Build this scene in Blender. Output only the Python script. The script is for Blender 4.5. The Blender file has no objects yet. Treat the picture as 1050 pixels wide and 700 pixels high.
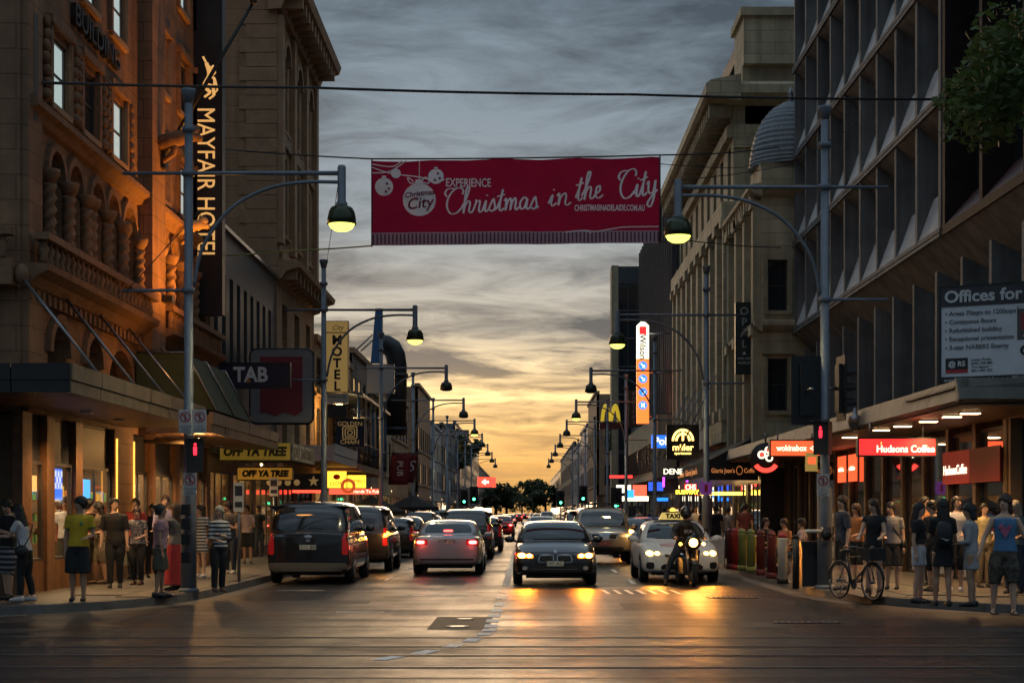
import bpy, bmesh, math, random
from mathutils import Vector, Matrix, noise
from mathutils.bvhtree import BVHTree
random.seed(7)
R = math.radians
PI = math.pi
scene = bpy.context.scene
C = scene.collection

# ------------------------------------------------------------ camera
# street axis runs along +Y, X is across the street, Z up, road surface at Z = 0
FPX, CXP, CYP, EYE = 1650.0, 537.0, 525.0, 1.65
cam_data = bpy.data.cameras.new('camera')
cam = bpy.data.objects.new('camera', cam_data)
C.objects.link(cam)
cam.location = (0, 0, EYE)
cam.rotation_euler = (PI / 2, 0, 0)
cam_data.sensor_width = 36.0
cam_data.lens = FPX / 1050.0 * 36.0
cam_data.shift_x = (525 - CXP) / 1050.0
cam_data.shift_y = (CYP - 350) / 1050.0
cam_data.clip_end = 4000
scene.camera = cam

# ------------------------------------------------------------ view
scene.view_settings.view_transform = 'Standard'
scene.view_settings.look = 'None'
scene.view_settings.gamma = 1.0
scene.view_settings.exposure = 0.80
scene.cycles.use_denoising = True
scene.cycles.sample_clamp_indirect = 4.0
scene.cycles.use_adaptive_sampling = True
scene.cycles.adaptive_threshold = 0.03
scene.cycles.max_bounces = 5
scene.cycles.diffuse_bounces = 3
scene.cycles.glossy_bounces = 3
scene.cycles.transparent_max_bounces = 8
scene.cycles.caustics_reflective = False
scene.cycles.caustics_refractive = False

# ------------------------------------------------------------ world: overcast dusk sky with a gap of sunset light
SUN_EL, SUN_AZ = R(5.0), R(-5.0)          # azimuth measured from +Y, negative to the left
world = bpy.data.worlds.new('World')
scene.world = world
world.use_nodes = True
wn, wl = world.node_tree.nodes, world.node_tree.links
wn.clear()
def WN(t, **kw):
    n = wn.new(t)
    for k, v in kw.items():
        if k.startswith('i_'):
            n.inputs[int(k[2:])].default_value = v
        else:
            setattr(n, k, v)
    return n
def wm(op, a, b=None, c=None):
    n = WN('ShaderNodeMath', operation=op)
    for i, v in enumerate((a, b, c)):
        if v is None: continue
        if isinstance(v, (int, float)): n.inputs[i].default_value = v
        else: wl.new(v, n.inputs[i])
    return n.outputs[0]
def wramp(fac, stops):
    n = WN('ShaderNodeValToRGB')
    e = n.color_ramp.elements
    while len(e) < len(stops): e.new(0.5)
    for i, (p, c) in enumerate(stops):
        e[i].position = p
        e[i].color = (*c, 1) if not isinstance(c, (int, float)) else (c, c, c, 1)
    wl.new(fac, n.inputs[0])
    return n.outputs[0]
def wmix(f, a, b):
    n = WN('ShaderNodeMix', data_type='RGBA')
    for i, v in ((0, f), (6, a), (7, b)):
        if isinstance(v, (int, float)): n.inputs[i].default_value = v
        else: wl.new(v, n.inputs[i])
    return n.outputs[2]
tc = WN('ShaderNodeTexCoord')
sep = WN('ShaderNodeSeparateXYZ'); wl.new(tc.outputs['Generated'], sep.inputs[0])
dx, dy, dz = sep.outputs
el = wm('MAXIMUM', dz, 0.0)
den = wm('ADD', el, 0.115)
comb = WN('ShaderNodeCombineXYZ')
wl.new(wm('DIVIDE', dx, den), comb.inputs[0]); wl.new(wm('DIVIDE', dy, den), comb.inputs[1])
def cloud(scale, detail, rough, sx, sy, off, dist=0.0):
    mp = WN('ShaderNodeMapping'); mp.inputs['Scale'].default_value = (sx, sy, 1); mp.inputs['Location'].default_value = off
    wl.new(comb.outputs[0], mp.inputs[0])
    n = WN('ShaderNodeTexNoise'); n.inputs['Scale'].default_value = scale; n.inputs['Detail'].default_value = detail
    n.inputs['Roughness'].default_value = rough; n.inputs['Distortion'].default_value = dist
    wl.new(mp.outputs[0], n.inputs['Vector'])
    return n.outputs[0]
c1 = cloud(1.15, 8, 0.6, 0.8, 1.0, (7.4, 2.35, 0), 0.5)
c2 = cloud(3.6, 7, 0.65, 0.8, 1.0, (9.3, 4.2, 0), 0.8)
cm = wm('ADD', wm('MULTIPLY', c1, 0.62), wm('MULTIPLY', c2, 0.38))
cmask = wramp(cm, [(0.42, 0.0), (0.575, 1.0)])
sx_, sy_, sz_ = math.sin(SUN_AZ), math.cos(SUN_AZ), 0.0
dot = wm('ADD', wm('MULTIPLY', dx, sx_), wm('MULTIPLY', dy, sy_))
glow = wramp(dot, [(0.35, 0.0), (0.97, 1.0)])
zz = wm('SQRT', el)
bright_w = wramp(zz, [(0.0, (.48, .25, .08)), (.17, (.64, .34, .10)), (.225, (.95, .57, .20)), (.275, (1.12, .77, .36)), (.305, (1.0, .76, .44)), (.335, (.42, .38, .31)), (.42, (.19, .232, .265)), (.56, (.125, .175, .22)), (1.0, (.42, .52, .62))])
dark_w = wramp(zz, [(0.0, (.40, .21, .075)), (.17, (.44, .24, .085)), (.225, (.38, .23, .10)), (.275, (.24, .175, .11)), (.305, (.12, .115, .11)), (.335, (.062, .075, .088)), (.42, (.040, .057, .074)), (.56, (.036, .055, .076)), (1.0, (.15, .20, .25))])
bright_c = wramp(zz, [(0.0, (.12, .145, .17)), (.3, (.13, .165, .195)), (.56, (.125, .175, .22)), (1.0, (.42, .52, .62))])
dark_c = wramp(zz, [(0.0, (.045, .058, .075)), (.3, (.040, .057, .076)), (.56, (.036, .055, .076)), (1.0, (.15, .20, .25))])
skycol = wmix(cmask, wmix(glow, bright_c, bright_w), wmix(glow, dark_c, dark_w))
nish = WN('ShaderNodeTexSky', sky_type='NISHITA', sun_disc=False)
nish.sun_elevation = SUN_EL; nish.sun_rotation = SUN_AZ; nish.altitude = 50; nish.dust_density = 3.0
bg1 = WN('ShaderNodeBackground'); wl.new(nish.outputs[0], bg1.inputs[0]); bg1.inputs[1].default_value = 0.001
bg2 = WN('ShaderNodeBackground'); wl.new(skycol, bg2.inputs[0]); bg2.inputs[1].default_value = 0.85
addw = WN('ShaderNodeAddShader'); wl.new(bg1.outputs[0], addw.inputs[0]); wl.new(bg2.outputs[0], addw.inputs[1])
wo = WN('ShaderNodeOutputWorld'); wl.new(addw.outputs[0], wo.inputs[0])

# ------------------------------------------------------------ low sun at the end of the street, veiled by cloud
sd = bpy.data.lights.new('sun', 'SUN'); sd.energy = 0.5; sd.angle = R(20); sd.color = (1.0, .66, .36)
sun = bpy.data.objects.new('sun', sd); C.objects.link(sun)
to_sun = Vector((math.sin(SUN_AZ) * math.cos(SUN_EL), math.cos(SUN_AZ) * math.cos(SUN_EL), math.sin(SUN_EL)))
sun.rotation_euler = to_sun.to_track_quat('Z', 'Y').to_euler()

# ------------------------------------------------------------ helpers
def P(px, py, Y):
    """photograph pixel at a chosen real depth -> world point"""
    return Vector(((px - CXP) * Y / FPX, Y, EYE + (CYP - py) * Y / FPX))
def XP(px, Y): return (px - CXP) * Y / FPX
def ZP(py, Y): return EYE + (CYP - py) * Y / FPX

MATS = {}
def mat(name, col, rough=0.6, metal=0.0, var=0.0, vscale=3.0, bump=0.0, bscale=20.0, emit=None, estr=0.0, coat=0.0, spec=0.5, streak=0.0, col2=None, cscale=1.0):
    if name in MATS: return MATS[name]
    m = bpy.data.materials.new(name); MATS[name] = m
    m.use_nodes = True
    n, l = m.node_tree.nodes, m.node_tree.links
    b = n['Principled BSDF']
    b.inputs['Base Color'].default_value = (*col, 1)
    b.inputs['Roughness'].default_value = rough
    b.inputs['Metallic'].default_value = metal
    b.inputs['Specular IOR Level'].default_value = spec
    if coat:
        b.inputs['Coat Weight'].default_value = coat
        b.inputs['Coat Roughness'].default_value = 0.05
    if emit:
        b.inputs['Emission Color'].default_value = (*emit, 1)
        b.inputs['Emission Strength'].default_value = estr
    if var or bump or streak or col2:
        tcn = n.new('ShaderNodeTexCoord')
        geo = n.new('ShaderNodeNewGeometry')
    if var or streak or col2:
        nz = n.new('ShaderNodeTexNoise'); nz.inputs['Scale'].default_value = vscale; nz.inputs['Detail'].default_value = 6
        nz.inputs['Roughness'].default_value = 0.65
        l.new(geo.outputs['Position'], nz.inputs['Vector'])
        rp = n.new('ShaderNodeMapRange'); rp.inputs[1].default_value = .3; rp.inputs[2].default_value = .7
        rp.inputs[3].default_value = 1 - var; rp.inputs[4].default_value = 1 + var * .6
        l.new(nz.outputs[0], rp.inputs[0])
        fac = rp.outputs[0]
        if streak:
            mp = n.new('ShaderNodeMapping'); mp.inputs['Scale'].default_value = (2.5, 2.5, .12)
            l.new(geo.outputs['Position'], mp.inputs[0])
            n2 = n.new('ShaderNodeTexNoise'); n2.inputs['Scale'].default_value = 1.0; n2.inputs['Detail'].default_value = 5
            l.new(mp.outputs[0], n2.inputs['Vector'])
            r2 = n.new('ShaderNodeMapRange'); r2.inputs[1].default_value = .35; r2.inputs[2].default_value = .65
            r2.inputs[3].default_value = 1 - streak; r2.inputs[4].default_value = 1.0
            l.new(n2.outputs[0], r2.inputs[0])
            mm = n.new('ShaderNodeMath'); mm.operation = 'MULTIPLY'
            l.new(fac, mm.inputs[0]); l.new(r2.outputs[0], mm.inputs[1]); fac = mm.outputs[0]
        src = n.new('ShaderNodeRGB'); src.outputs[0].default_value = (*col, 1); so = src.outputs[0]
        if col2:
            n3 = n.new('ShaderNodeTexNoise'); n3.inputs['Scale'].default_value = cscale; n3.inputs['Detail'].default_value = 4
            l.new(geo.outputs['Position'], n3.inputs['Vector'])
            r3 = n.new('ShaderNodeMapRange'); r3.inputs[1].default_value = .42; r3.inputs[2].default_value = .58
            l.new(n3.outputs[0], r3.inputs[0])
            mx = n.new('ShaderNodeMix'); mx.data_type = 'RGBA'; mx.inputs[7].default_value = (*col2, 1)
            l.new(r3.outputs[0], mx.inputs[0]); l.new(so, mx.inputs[6]); so = mx.outputs[2]
        vm = n.new('ShaderNodeVectorMath'); vm.operation = 'SCALE'
        l.new(so, vm.inputs[0]); l.new(fac, vm.inputs[3])
        l.new(vm.outputs[0], b.inputs['Base Color'])
    if bump:
        nb = n.new('ShaderNodeTexNoise'); nb.inputs['Scale'].default_value = bscale; nb.inputs['Detail'].default_value = 5
        l.new(geo.outputs['Position'], nb.inputs['Vector'])
        bp = n.new('ShaderNodeBump'); bp.inputs['Strength'].default_value = bump; bp.inputs['Distance'].default_value = 0.02
        l.new(nb.outputs[0], bp.inputs['Height']); l.new(bp.outputs[0], b.inputs['Normal'])
    return m
def glow_mat(name, col, strength, base=None):
    return mat(name, base or tuple(min(1, c * .6) for c in col), .4, emit=col, estr=strength)

class MB:
    """collects faces of one mesh"""
    def __init__(s): s.v, s.f, s.sm = [], [], []
    def add(s, verts, faces, smooth=False):
        o = len(s.v); s.v += [tuple(p) for p in verts]
        s.f += [tuple(i + o for i in f) for f in faces]; s.sm += [smooth] * len(faces)
        return s
    def box(s, x0, x1, y0, y1, z0, z1):
        x0, x1 = sorted((x0, x1)); y0, y1 = sorted((y0, y1)); z0, z1 = sorted((z0, z1))
        return s.add([(x0,y0,z0),(x1,y0,z0),(x1,y1,z0),(x0,y1,z0),(x0,y0,z1),(x1,y0,z1),(x1,y1,z1),(x0,y1,z1)],
              [(0,3,2,1),(4,5,6,7),(0,1,5,4),(1,2,6,5),(2,3,7,6),(3,0,4,7)])
    def hexa(s, p):
        """8 corner points, bottom ring then top ring"""
        return s.add(p, [(0,3,2,1),(4,5,6,7),(0,1,5,4),(1,2,6,5),(2,3,7,6),(3,0,4,7)])
    def rings(s, rings, close=True, cap=True, smooth=True):
        n = len(rings[0]); vs = [p for r in rings for p in r]; fs = []
        for i in range(len(rings) - 1):
            for j in range(n if close else n - 1):
                k = (j + 1) % n
                fs.append((i*n+j, i*n+k, (i+1)*n+k, (i+1)*n+j))
        if cap and close:
            fs.append(tuple(range(n - 1, -1, -1))); fs.append(tuple((len(rings)-1)*n + j for j in range(n)))
        return s.add(vs, fs, smooth)
    def tube(s, pts, r, n=8, cap=True):
        pts = [Vector(p) for p in pts]
        rr = r if isinstance(r, (list, tuple)) else [r] * len(pts)
        rings = []; up = None
        for i, p in enumerate(pts):
            t = (pts[min(i+1, len(pts)-1)] - pts[max(i-1, 0)]).normalized()
            if up is None: up = Vector((0,0,1)) if abs(t.z) < .9 else Vector((0,1,0))
            a = t.cross(up)
            if a.length < 1e-4: a = t.cross(Vector((1,0,0)))
            a.normalize(); b = a.cross(t).normalized(); up = b
            q = rr[i]; qa, qb = q if isinstance(q, tuple) else (q, q)
            rings.append([p + a*math.cos(2*PI*j/n)*qa + b*math.sin(2*PI*j/n)*qb for j in range(n)])
        return s.rings(rings, True, cap)
    def lathe(s, prof, n=16, o=(0,0,0), axis='z', cap=True):
        o = Vector(o); rings = []
        for r, h in prof:
            ring = []
            for j in range(n):
                a = 2*PI*j/n; c, d = r*math.cos(a), r*math.sin(a)
                q = {'z': (c, d, h), 'x': (h, c, d), 'y': (d, h, c)}[axis]
                ring.append(o + Vector(q))
            rings.append(ring)
        return s.rings(rings, True, cap)
    def prism(s, poly, a, b, axis='y'):
        """2-D polygon extruded from a to b along an axis ('x': poly=(y,z), 'y': (x,z), 'z': (x,y))"""
        f = {'x': lambda p, t: (t, p[0], p[1]), 'y': lambda p, t: (p[0], t, p[1]), 'z': lambda p, t: (p[0], p[1], t)}[axis]
        n = len(poly)
        vs = [f(p, a) for p in poly] + [f(p, b) for p in poly]
        return s.add(vs, [tuple(range(n-1,-1,-1)), tuple(range(n, 2*n))] + [(i, (i+1)%n, n+(i+1)%n, n+i) for i in range(n)])
    def ball(s, c, rx, ry=None, rz=None, n=12, m=8):
        ry = rx if ry is None else ry; rz = rx if rz is None else rz
        rings = []
        for i in range(m + 1):
            t = PI*(i/m*.96+.02); rings.append([(c[0]+rx*math.sin(t)*math.cos(2*PI*j/n), c[1]+ry*math.sin(t)*math.sin(2*PI*j/n), c[2]-rz*math.cos(t)) for j in range(n)])
        return s.rings(rings)
    def xf(s, M):
        s.v = [tuple(M @ Vector(p)) for p in s.v]; return s
    def merge(s, o): return s.add(o.v, o.f) if False else s._m(o)
    def _m(s, o):
        k = len(s.v); s.v += o.v; s.f += [tuple(i+k for i in f) for f in o.f]; s.sm += o.sm; return s
    def mesh(s, name, m=None, fix=True):
        me = bpy.data.meshes.new(name)
        me.from_pydata(s.v, [], s.f)
        me.polygons.foreach_set('use_smooth', s.sm)
        if fix:
            bm = bmesh.new(); bm.from_mesh(me)
            bmesh.ops.recalc_face_normals(bm, faces=bm.faces)
            bm.to_mesh(me); bm.free()
        if m: me.materials.append(m)
        return me
    def build(s, name, m, parent=None, loc=None, fix=True):
        return link(name, s.mesh(name, m, fix), parent, loc)
def link(name, me, parent=None, loc=None, rot=None):
    o = bpy.data.objects.new(name, me); C.objects.link(o)
    if parent: o.parent = parent
    if loc is not None: o.location = loc
    if rot is not None: o.rotation_euler = rot
    return o
def tag(o, label, cat, group=None):
    o['label'] = label; o['category'] = cat
    if group: o['group'] = group
    return o
def struct(o):
    o['kind'] = 'structure'; return o
def stuff(o):
    o['kind'] = 'stuff'; return o
def thing(name, label, cat, loc=(0,0,0), rz=0, group=None):
    o = bpy.data.objects.new(name, None); C.objects.link(o)
    o.location = loc; o.rotation_euler = (0, 0, rz); o.empty_display_size = .3
    return tag(o, label, cat, group)
def copy_tree(o, parent=None):
    c = o.copy(); C.objects.link(c)
    if parent: c.parent = parent
    for ch in list(o.children): copy_tree(ch, c)
    return c
def lamp(name, kind, loc, energy, col, parent=None, size=.1, rot=None, spot=None):
    d = bpy.data.lights.new(name, kind); d.energy = energy; d.color = col
    if kind in ('POINT', 'SPOT'): d.shadow_soft_size = size
    if kind == 'AREA': d.size = size
    if spot: d.spot_size, d.spot_blend = spot
    o = bpy.data.objects.new(name, d); C.objects.link(o); o.location = loc
    if rot is not None: o.rotation_euler = rot
    if parent: o.parent = parent
    return o
TXT = {}
def text_mesh(body, size=1.0, extrude=.01, align='LEFT', bold=0.0, shear=0.0, space=1.0, sx=1.0):
    """lettering as geometry, in the local XY plane, facing +Z"""
    cu = bpy.data.curves.new('lettering', 'FONT'); cu.body = body; cu.size = size; cu.extrude = extrude
    cu.align_x = align; cu.align_y = 'CENTER'; cu.offset = bold; cu.shear = shear; cu.space_character = space; cu.resolution_u = 3
    o = bpy.data.objects.new('lettering', cu); C.objects.link(o)
    o.scale = (sx, 1, 1)
    C.objects.unlink(o)
    me = bpy.data.meshes.new_from_object(o)
    bpy.data.objects.remove(o); bpy.data.curves.remove(cu)
    if sx != 1: me.transform(Matrix.Diagonal((sx, 1, 1, 1)))
    return me
def text(body, m, parent, loc, face='-y', size=.3, rz=0.0, name='lettering', width=None, **kw):
    """writing on a board; face = the direction it can be read from; rz turns it in its own plane"""
    me = text_mesh(body, size, **kw)
    if width and len(me.vertices):
        xs = [v.co.x for v in me.vertices]; w = max(xs) - min(xs)
        if w > 0: me.transform(Matrix.Diagonal((width / w, 1, 1, 1)))
    me.materials.clear(); me.materials.append(m)
    base = {'-y': Matrix.Rotation(PI/2, 4, 'X'), '+x': Matrix.Rotation(PI/2, 4, 'Z') @ Matrix.Rotation(PI/2, 4, 'X'),
            '-x': Matrix.Rotation(-PI/2, 4, 'Z') @ Matrix.Rotation(PI/2, 4, 'X'), '+y': Matrix.Rotation(PI, 4, 'Z') @ Matrix.Rotation(PI/2, 4, 'X')}[face]
    me.transform(base @ Matrix.Rotation(rz, 4, 'Z'))
    return link(name, me, parent, loc)
def crom(pts, n=6, closed=False):
    pts = [Vector(p) for p in pts]; out = []; N = len(pts)
    for i in range(N if closed else N - 1):
        g = lambda k: pts[k % N] if closed else pts[max(0, min(N-1, k))]
        p0, p1, p2, p3 = g(i-1), g(i), g(i+1), g(i+2)
        for j in range(n):
            t = j / n
            out.append(.5*((2*p1)+(p2-p0)*t+(2*p0-5*p1+4*p2-p3)*t*t+(3*p1-p0-3*p2+p3)*t**3))
    if not closed: out.append(pts[-1])
    return out

# ------------------------------------------------------------ materials
M = {}
M['asphalt'] = None
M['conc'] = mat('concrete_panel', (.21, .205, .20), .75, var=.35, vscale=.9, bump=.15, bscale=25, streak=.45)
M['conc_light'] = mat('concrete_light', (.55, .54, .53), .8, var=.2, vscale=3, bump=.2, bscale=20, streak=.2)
M['kerb'] = mat('kerb_stone', (.10, .094, .088), .7, var=.35, vscale=2.5, bump=.3, bscale=30)
M['sand'] = mat('sandstone_brown', (.30, .165, .088), .8, var=.3, vscale=1.6, bump=.35, bscale=14, streak=.3)
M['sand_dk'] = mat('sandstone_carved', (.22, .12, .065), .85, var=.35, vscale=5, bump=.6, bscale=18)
M['tan'] = mat('render_tan', (.44, .27, .145), .8, var=.22, vscale=.8, bump=.2, bscale=10, streak=.3)
M['tan_dk'] = mat('render_tan_trim', (.35, .22, .125), .8, var=.25, vscale=2, bump=.3, bscale=14)
M['cream'] = mat('stucco_cream', (.62, .52, .34), .8, var=.2, vscale=1.0, bump=.2, bscale=12, streak=.3)
M['cream_dk'] = mat('stucco_ochre', (.48, .40, .26), .8, var=.25, vscale=1.5, bump=.25, bscale=12, streak=.3)
M['brown'] = mat('granite_brown', (.035, .022, .022), .7, var=.3, vscale=3, spec=.12)
M['dkgrey'] = mat('cladding_dark_grey', (.06, .062, .068), .5, var=.25, vscale=1.5, streak=.2)
M['charcoal'] = mat('charcoal_paint', (.03, .03, .033), .55, var=.2, vscale=2)
M['black'] = mat('black_paint', (.012, .012, .013), .45, var=.3, vscale=4)
M['glass'] = mat('window_glass', (.02, .024, .028), .06, spec=.9)
M['glass_sky'] = mat('window_lit_pale', (.25, .28, .27), .15, spec=.8, emit=(.50,.62,.60), estr=.42, var=.1)  # pale emission stands in for sky reflected in the panes
M['frame'] = mat('window_frame_dark', (.05, .042, .036), .5, var=.2)
M['galv'] = mat('galvanised_steel', (.30, .33, .37), .45, metal=.35, var=.18, vscale=6, bump=.05)
M['steel'] = mat('steel_grey', (.22, .22, .23), .35, metal=.8)
M['wire'] = mat('cable_black', (.02, .02, .022), .6)
M['white'] = mat('paint_white', (.75, .75, .73), .5, var=.12, vscale=8)
M['offwhite'] = mat('paint_offwhite', (.55, .54, .50), .6, var=.15, vscale=4)
M['slate'] = mat('slate_roof', (.20, .22, .24), .55, var=.3, vscale=8)
M['green_awn'] = mat('canvas_green', (.035, .055, .028), .9, var=.2)
M['timber'] = mat('timber_warm', (.22, .10, .04), .55, var=.35, vscale=6, streak=.3)
M['red'] = mat('red_paint', (.45, .025, .03), .5)
M['navy'] = mat('navy_paint', (.012, .016, .04), .5)
M['gold'] = mat('gold_letters', (.75, .45, .15), .35, metal=.3, emit=(1., .55, .18), estr=.35)
# ------------------------------------------------------------ ground, road, footpaths
KL, KR = -6.05, 5.7           # kerb lines of the street
def asphalt_mat():
    m = bpy.data.materials.new('asphalt'); m.use_nodes = True
    n, l = m.node_tree.nodes, m.node_tree.links; b = n['Principled BSDF']
    geo = n.new('ShaderNodeNewGeometry')
    def nz(scale, det, sc=(1,1,1)):
        mp = n.new('ShaderNodeMapping'); mp.inputs['Scale'].default_value = sc; l.new(geo.outputs['Position'], mp.inputs[0])
        t = n.new('ShaderNodeTexNoise'); t.inputs['Scale'].default_value = scale; t.inputs['Detail'].default_value = det; t.inputs['Roughness'].default_value = .65
        l.new(mp.outputs[0], t.inputs['Vector']); return t.outputs[0]
    def mr(x, a, b_, c, d):
        r = n.new('ShaderNodeMapRange'); r.inputs[1].default_value=a; r.inputs[2].default_value=b_; r.inputs[3].default_value=c; r.inputs[4].default_value=d
        l.new(x, r.inputs[0]); return r.outputs[0]
    def mul(a, b_):
        q = n.new('ShaderNodeMath'); q.operation='MULTIPLY'; l.new(a, q.inputs[0]); l.new(b_, q.inputs[1]); return q.outputs[0]
    big = mr(nz(.35, 5), .35, .65, .6, 1.35)
    fine = mr(nz(45, 3), .3, .7, .65, 1.3)
    lane = mr(nz(.9, 4, (1, .06, 1)), .35, .65, .75, 1.2)
    cross = mr(nz(.8, 4, (.05, 1.6, 1)), .35, .65, .75, 1.2)
    vo = n.new('ShaderNodeTexVoronoi'); vo.feature = 'DISTANCE_TO_EDGE'; vo.inputs['Scale'].default_value = .42
    wob = n.new('ShaderNodeTexNoise'); wob.inputs['Scale'].default_value = 1.3; wob.inputs['Detail'].default_value = 6; l.new(geo.outputs['Position'], wob.inputs['Vector'])
    va = n.new('ShaderNodeVectorMath'); va.operation = 'MULTIPLY_ADD'; va.inputs[1].default_value = (1.6,1.6,0); l.new(wob.outputs['Color'], va.inputs[0]); l.new(geo.outputs['Position'], va.inputs[2]); l.new(va.outputs[0], vo.inputs['Vector'])
    crack = mr(vo.outputs['Distance'], .0, .018, .45, 1.0)
    oil = mr(nz(1.6, 3, (1, .35, 1)), .55, .75, 1.0, .55)
    mid = mr(nz(7, 5, (1, .5, 1)), .35, .65, .6, 1.45)
    fine = mul(fine, mid)
    f = mul(mul(mul(big, fine), mul(lane, cross)), mul(crack, oil))
    vm = n.new('ShaderNodeVectorMath'); vm.operation='SCALE'; vm.inputs[0].default_value=(.027,.0262,.0268); l.new(f, vm.inputs[3])
    l.new(vm.outputs[0], b.inputs['Base Color'])
    l.new(mr(mul(mul(big, cross), lane), .5, 1.5, .34, .58), b.inputs['Roughness'])
    b.inputs['Specular IOR Level'].default_value = .2
    bp = n.new('ShaderNodeBump'); bp.inputs['Strength'].default_value=.45; bp.inputs['Distance'].default_value=.012
    l.new(nz(70, 3), bp.inputs['Height']); l.new(bp.outputs[0], b.inputs['Normal'])
    return m
M['asphalt'] = asphalt_mat()
M['paving'] = mat('footpath_paver', (.085, .072, .058), .55, var=.3, vscale=1.2, bump=.2, bscale=40)
M['paving2'] = mat('footpath_paver_dark', (.065, .056, .048), .5, var=.3, vscale=1.5, bump=.2, bscale=40)
M['joint'] = mat('footpath_joint', (.06, .055, .05), .8)
M['line'] = mat('road_line_paint', (.85, .83, .78), .7, var=.3, vscale=9, bump=.1)
M['rail'] = mat('rail_steel', (.20, .195, .19), .42, metal=.7, var=.3, vscale=4)
M['tar'] = mat('tar_patch', (.016, .016, .017), .7, var=.2)
g = MB(); g.add([(-900,-60,-.012),(900,-60,-.012),(900,1800,-.012),(-900,1800,-.012)], [(0,1,2,3)])
struct(g.build('ground', mat('ground_soil', (.05,.047,.042), .9, var=.3, vscale=.2), fix=False))
g = MB()
ny = 40
ys = [-20 + 1020*(i/ny)**1.6 for i in range(ny+1)]
g.add([(x, y, 0) for y in ys for x in (-60, 60)], [(2*i, 2*i+1, 2*i+3, 2*i+2) for i in range(ny)])
road = struct(g.build('road', M['asphalt'], fix=False))

def kerb_path(side):
    """plan points of the kerb from the far end of the block, round the corner, out along the cross street"""
    k = KL if side < 0 else KR
    pts = [(k, 900), (k, 300), (k, 120), (k, 60), (k, 45), (k, 38), (k, 34), (k*1.005, 31.5)]
    if side < 0: pts += [(-6.2,29.9),(-6.5,28.5),(-7.05,27.2),(-7.8,26.2),(-8.9,25.4),(-10.2,25.0),(-12,24.85),(-16,24.8),(-60,24.8)]
    else: pts += [(5.9,30.3),(6.25,28.9),(6.8,27.7),(7.6,26.6),(8.6,25.7),(10.0,25.15),(12,24.95),(16,24.9),(60,24.9)]
    return pts
def offset_path(pts, d):
    out = []
    for i, p in enumerate(pts):
        a = Vector(pts[max(0,i-1)]); b = Vector(pts[min(len(pts)-1,i+1)])
        t = (b-a).normalized(); out.append((p[0]-t.y*d, p[1]+t.x*d))
    return out
for side, nm in ((-1, 'footpath_left'), (1, 'footpath_right')):
    kp = kerb_path(side); d = -.3 if side < 0 else .3          # inner edge of the kerb stone
    inner = offset_path(kp, d)
    # sloping deck: kerb height .14, rising slightly to the buildings
    fp = MB(); vs = []
    for (x, y) in inner: vs.append((x, y, .142))
    far = [(side*60, y if i < 9 else max(y, 30.0)) for i, (x, y) in enumerate(inner)]
    n = len(inner)
    vs += [(fx, max(fy, iy[1]), .155) for (fx, fy), iy in zip(far, inner)]
    fp.add(vs, [(i, i+1, n+i+1, n+i) for i in range(n-1)])
    o = struct(fp.build(nm, M['paving2'], fix=True))
    # kerb stones as single pieces near the camera
    dense = []
    for i in range(len(kp)-1):
        a, b = Vector(kp[i]), Vector(kp[i+1])
        if min(a.y, b.y) > 62 or max(abs(a.x), abs(b.x)) > 17: continue
        m_ = max(1, round((b-a).length/1.2))
        for j in range(m_): dense.append(a.lerp(b, j/m_))
    dense.append(Vector(kp[-2]))
    for i in range(len(dense)-1):
        a, b = dense[i], dense[i+1]; t = (b-a).normalized(); nn = Vector((-t.y, t.x))*(d/abs(d))
        a2, b2 = a + t*.006, b - t*.006
        q = MB(); hh = .145 + random.uniform(-.003,.003)
        q.hexa([(a2.x,a2.y,-.01),(b2.x,b2.y,-.01),(*(b2+nn*.31),-.01),(*(a2+nn*.31),-.01),
                (*(a2+nn*.03),hh),(*(b2+nn*.03),hh),(*(b2+nn*.31),hh),(*(a2+nn*.31),hh)])
        q.build('kerb_stone', M['kerb'], o)
    # far kerb
    q = MB(); k = KL if side < 0 else KR
    q.box(k, k+side*.31, 60.5, 900, -.01, .145); q.build('kerb_stone', M['kerb'], o)
    # large pavers near the camera, each its own slab
    x = inner[7][0] + side*.05; cnt = 0
    me = {}
    for ix in range(5):
        for iy in range(9):
            x0 = abs(k)+.75+ix*.93; y0 = 29.2 + iy*1.22 + (ix%2)*.6
            w = MB().box(-.455,.455,-.6,.6,0,.012+.004*((ix*7+iy*3)%3))
            key = (ix*7+iy*3)%3
            if key not in me: me[key] = w.mesh('paver', M['paving'])
            if x0 > 9.0-.5 and side<0 or x0 > 9.6: continue
            link('paver', me[key], o, (side*x0, y0, .1435))
    # gutter strip
    gp = offset_path(kp, -d*1.3)
    gm = MB(); n = len(kp)
    gm.add([(x,y,.004) for x,y in kp]+[(x,y,.004) for x,y in gp], [(i,i+1,n+i+1,n+i) for i in range(n-1)])
    gm.build('gutter', mat('gutter_concrete', (.075,.072,.07), .6, var=.3, vscale=1.5), o)

# painted lines, each dash its own sheet on the road
def quad(name, pts, z, m, par=None):
    q = MB(); q.add([(p[0],p[1],z) for p in pts], [tuple(range(len(pts)))]); 
    bm_ = q.build(name, m, par or road, fix=True); return bm_
def strip(x0, y0, x1, y1, w, z=.006, m=None, name='lane_marking'):
    a, b = Vector((x0,y0)), Vector((x1,y1)); t = (b-a).normalized(); nn = Vector((-t.y,t.x))*w/2
    q = MB(); q.add([(*(a+nn),z),(*(b+nn),z),(*(b-nn),z),(*(a-nn),z)], [(0,1,2,3)])
    o = q.build(name, m or M['line'], road, fix=False)
    if o.data.polygons[0].normal.z < 0: o.data.flip_normals()
    return o
strip(-.40, 36.0, -.38, 62, .17)
for y in range(64, 180, 9): strip(-.38, y, -.38, y+4.5, .14)
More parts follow.
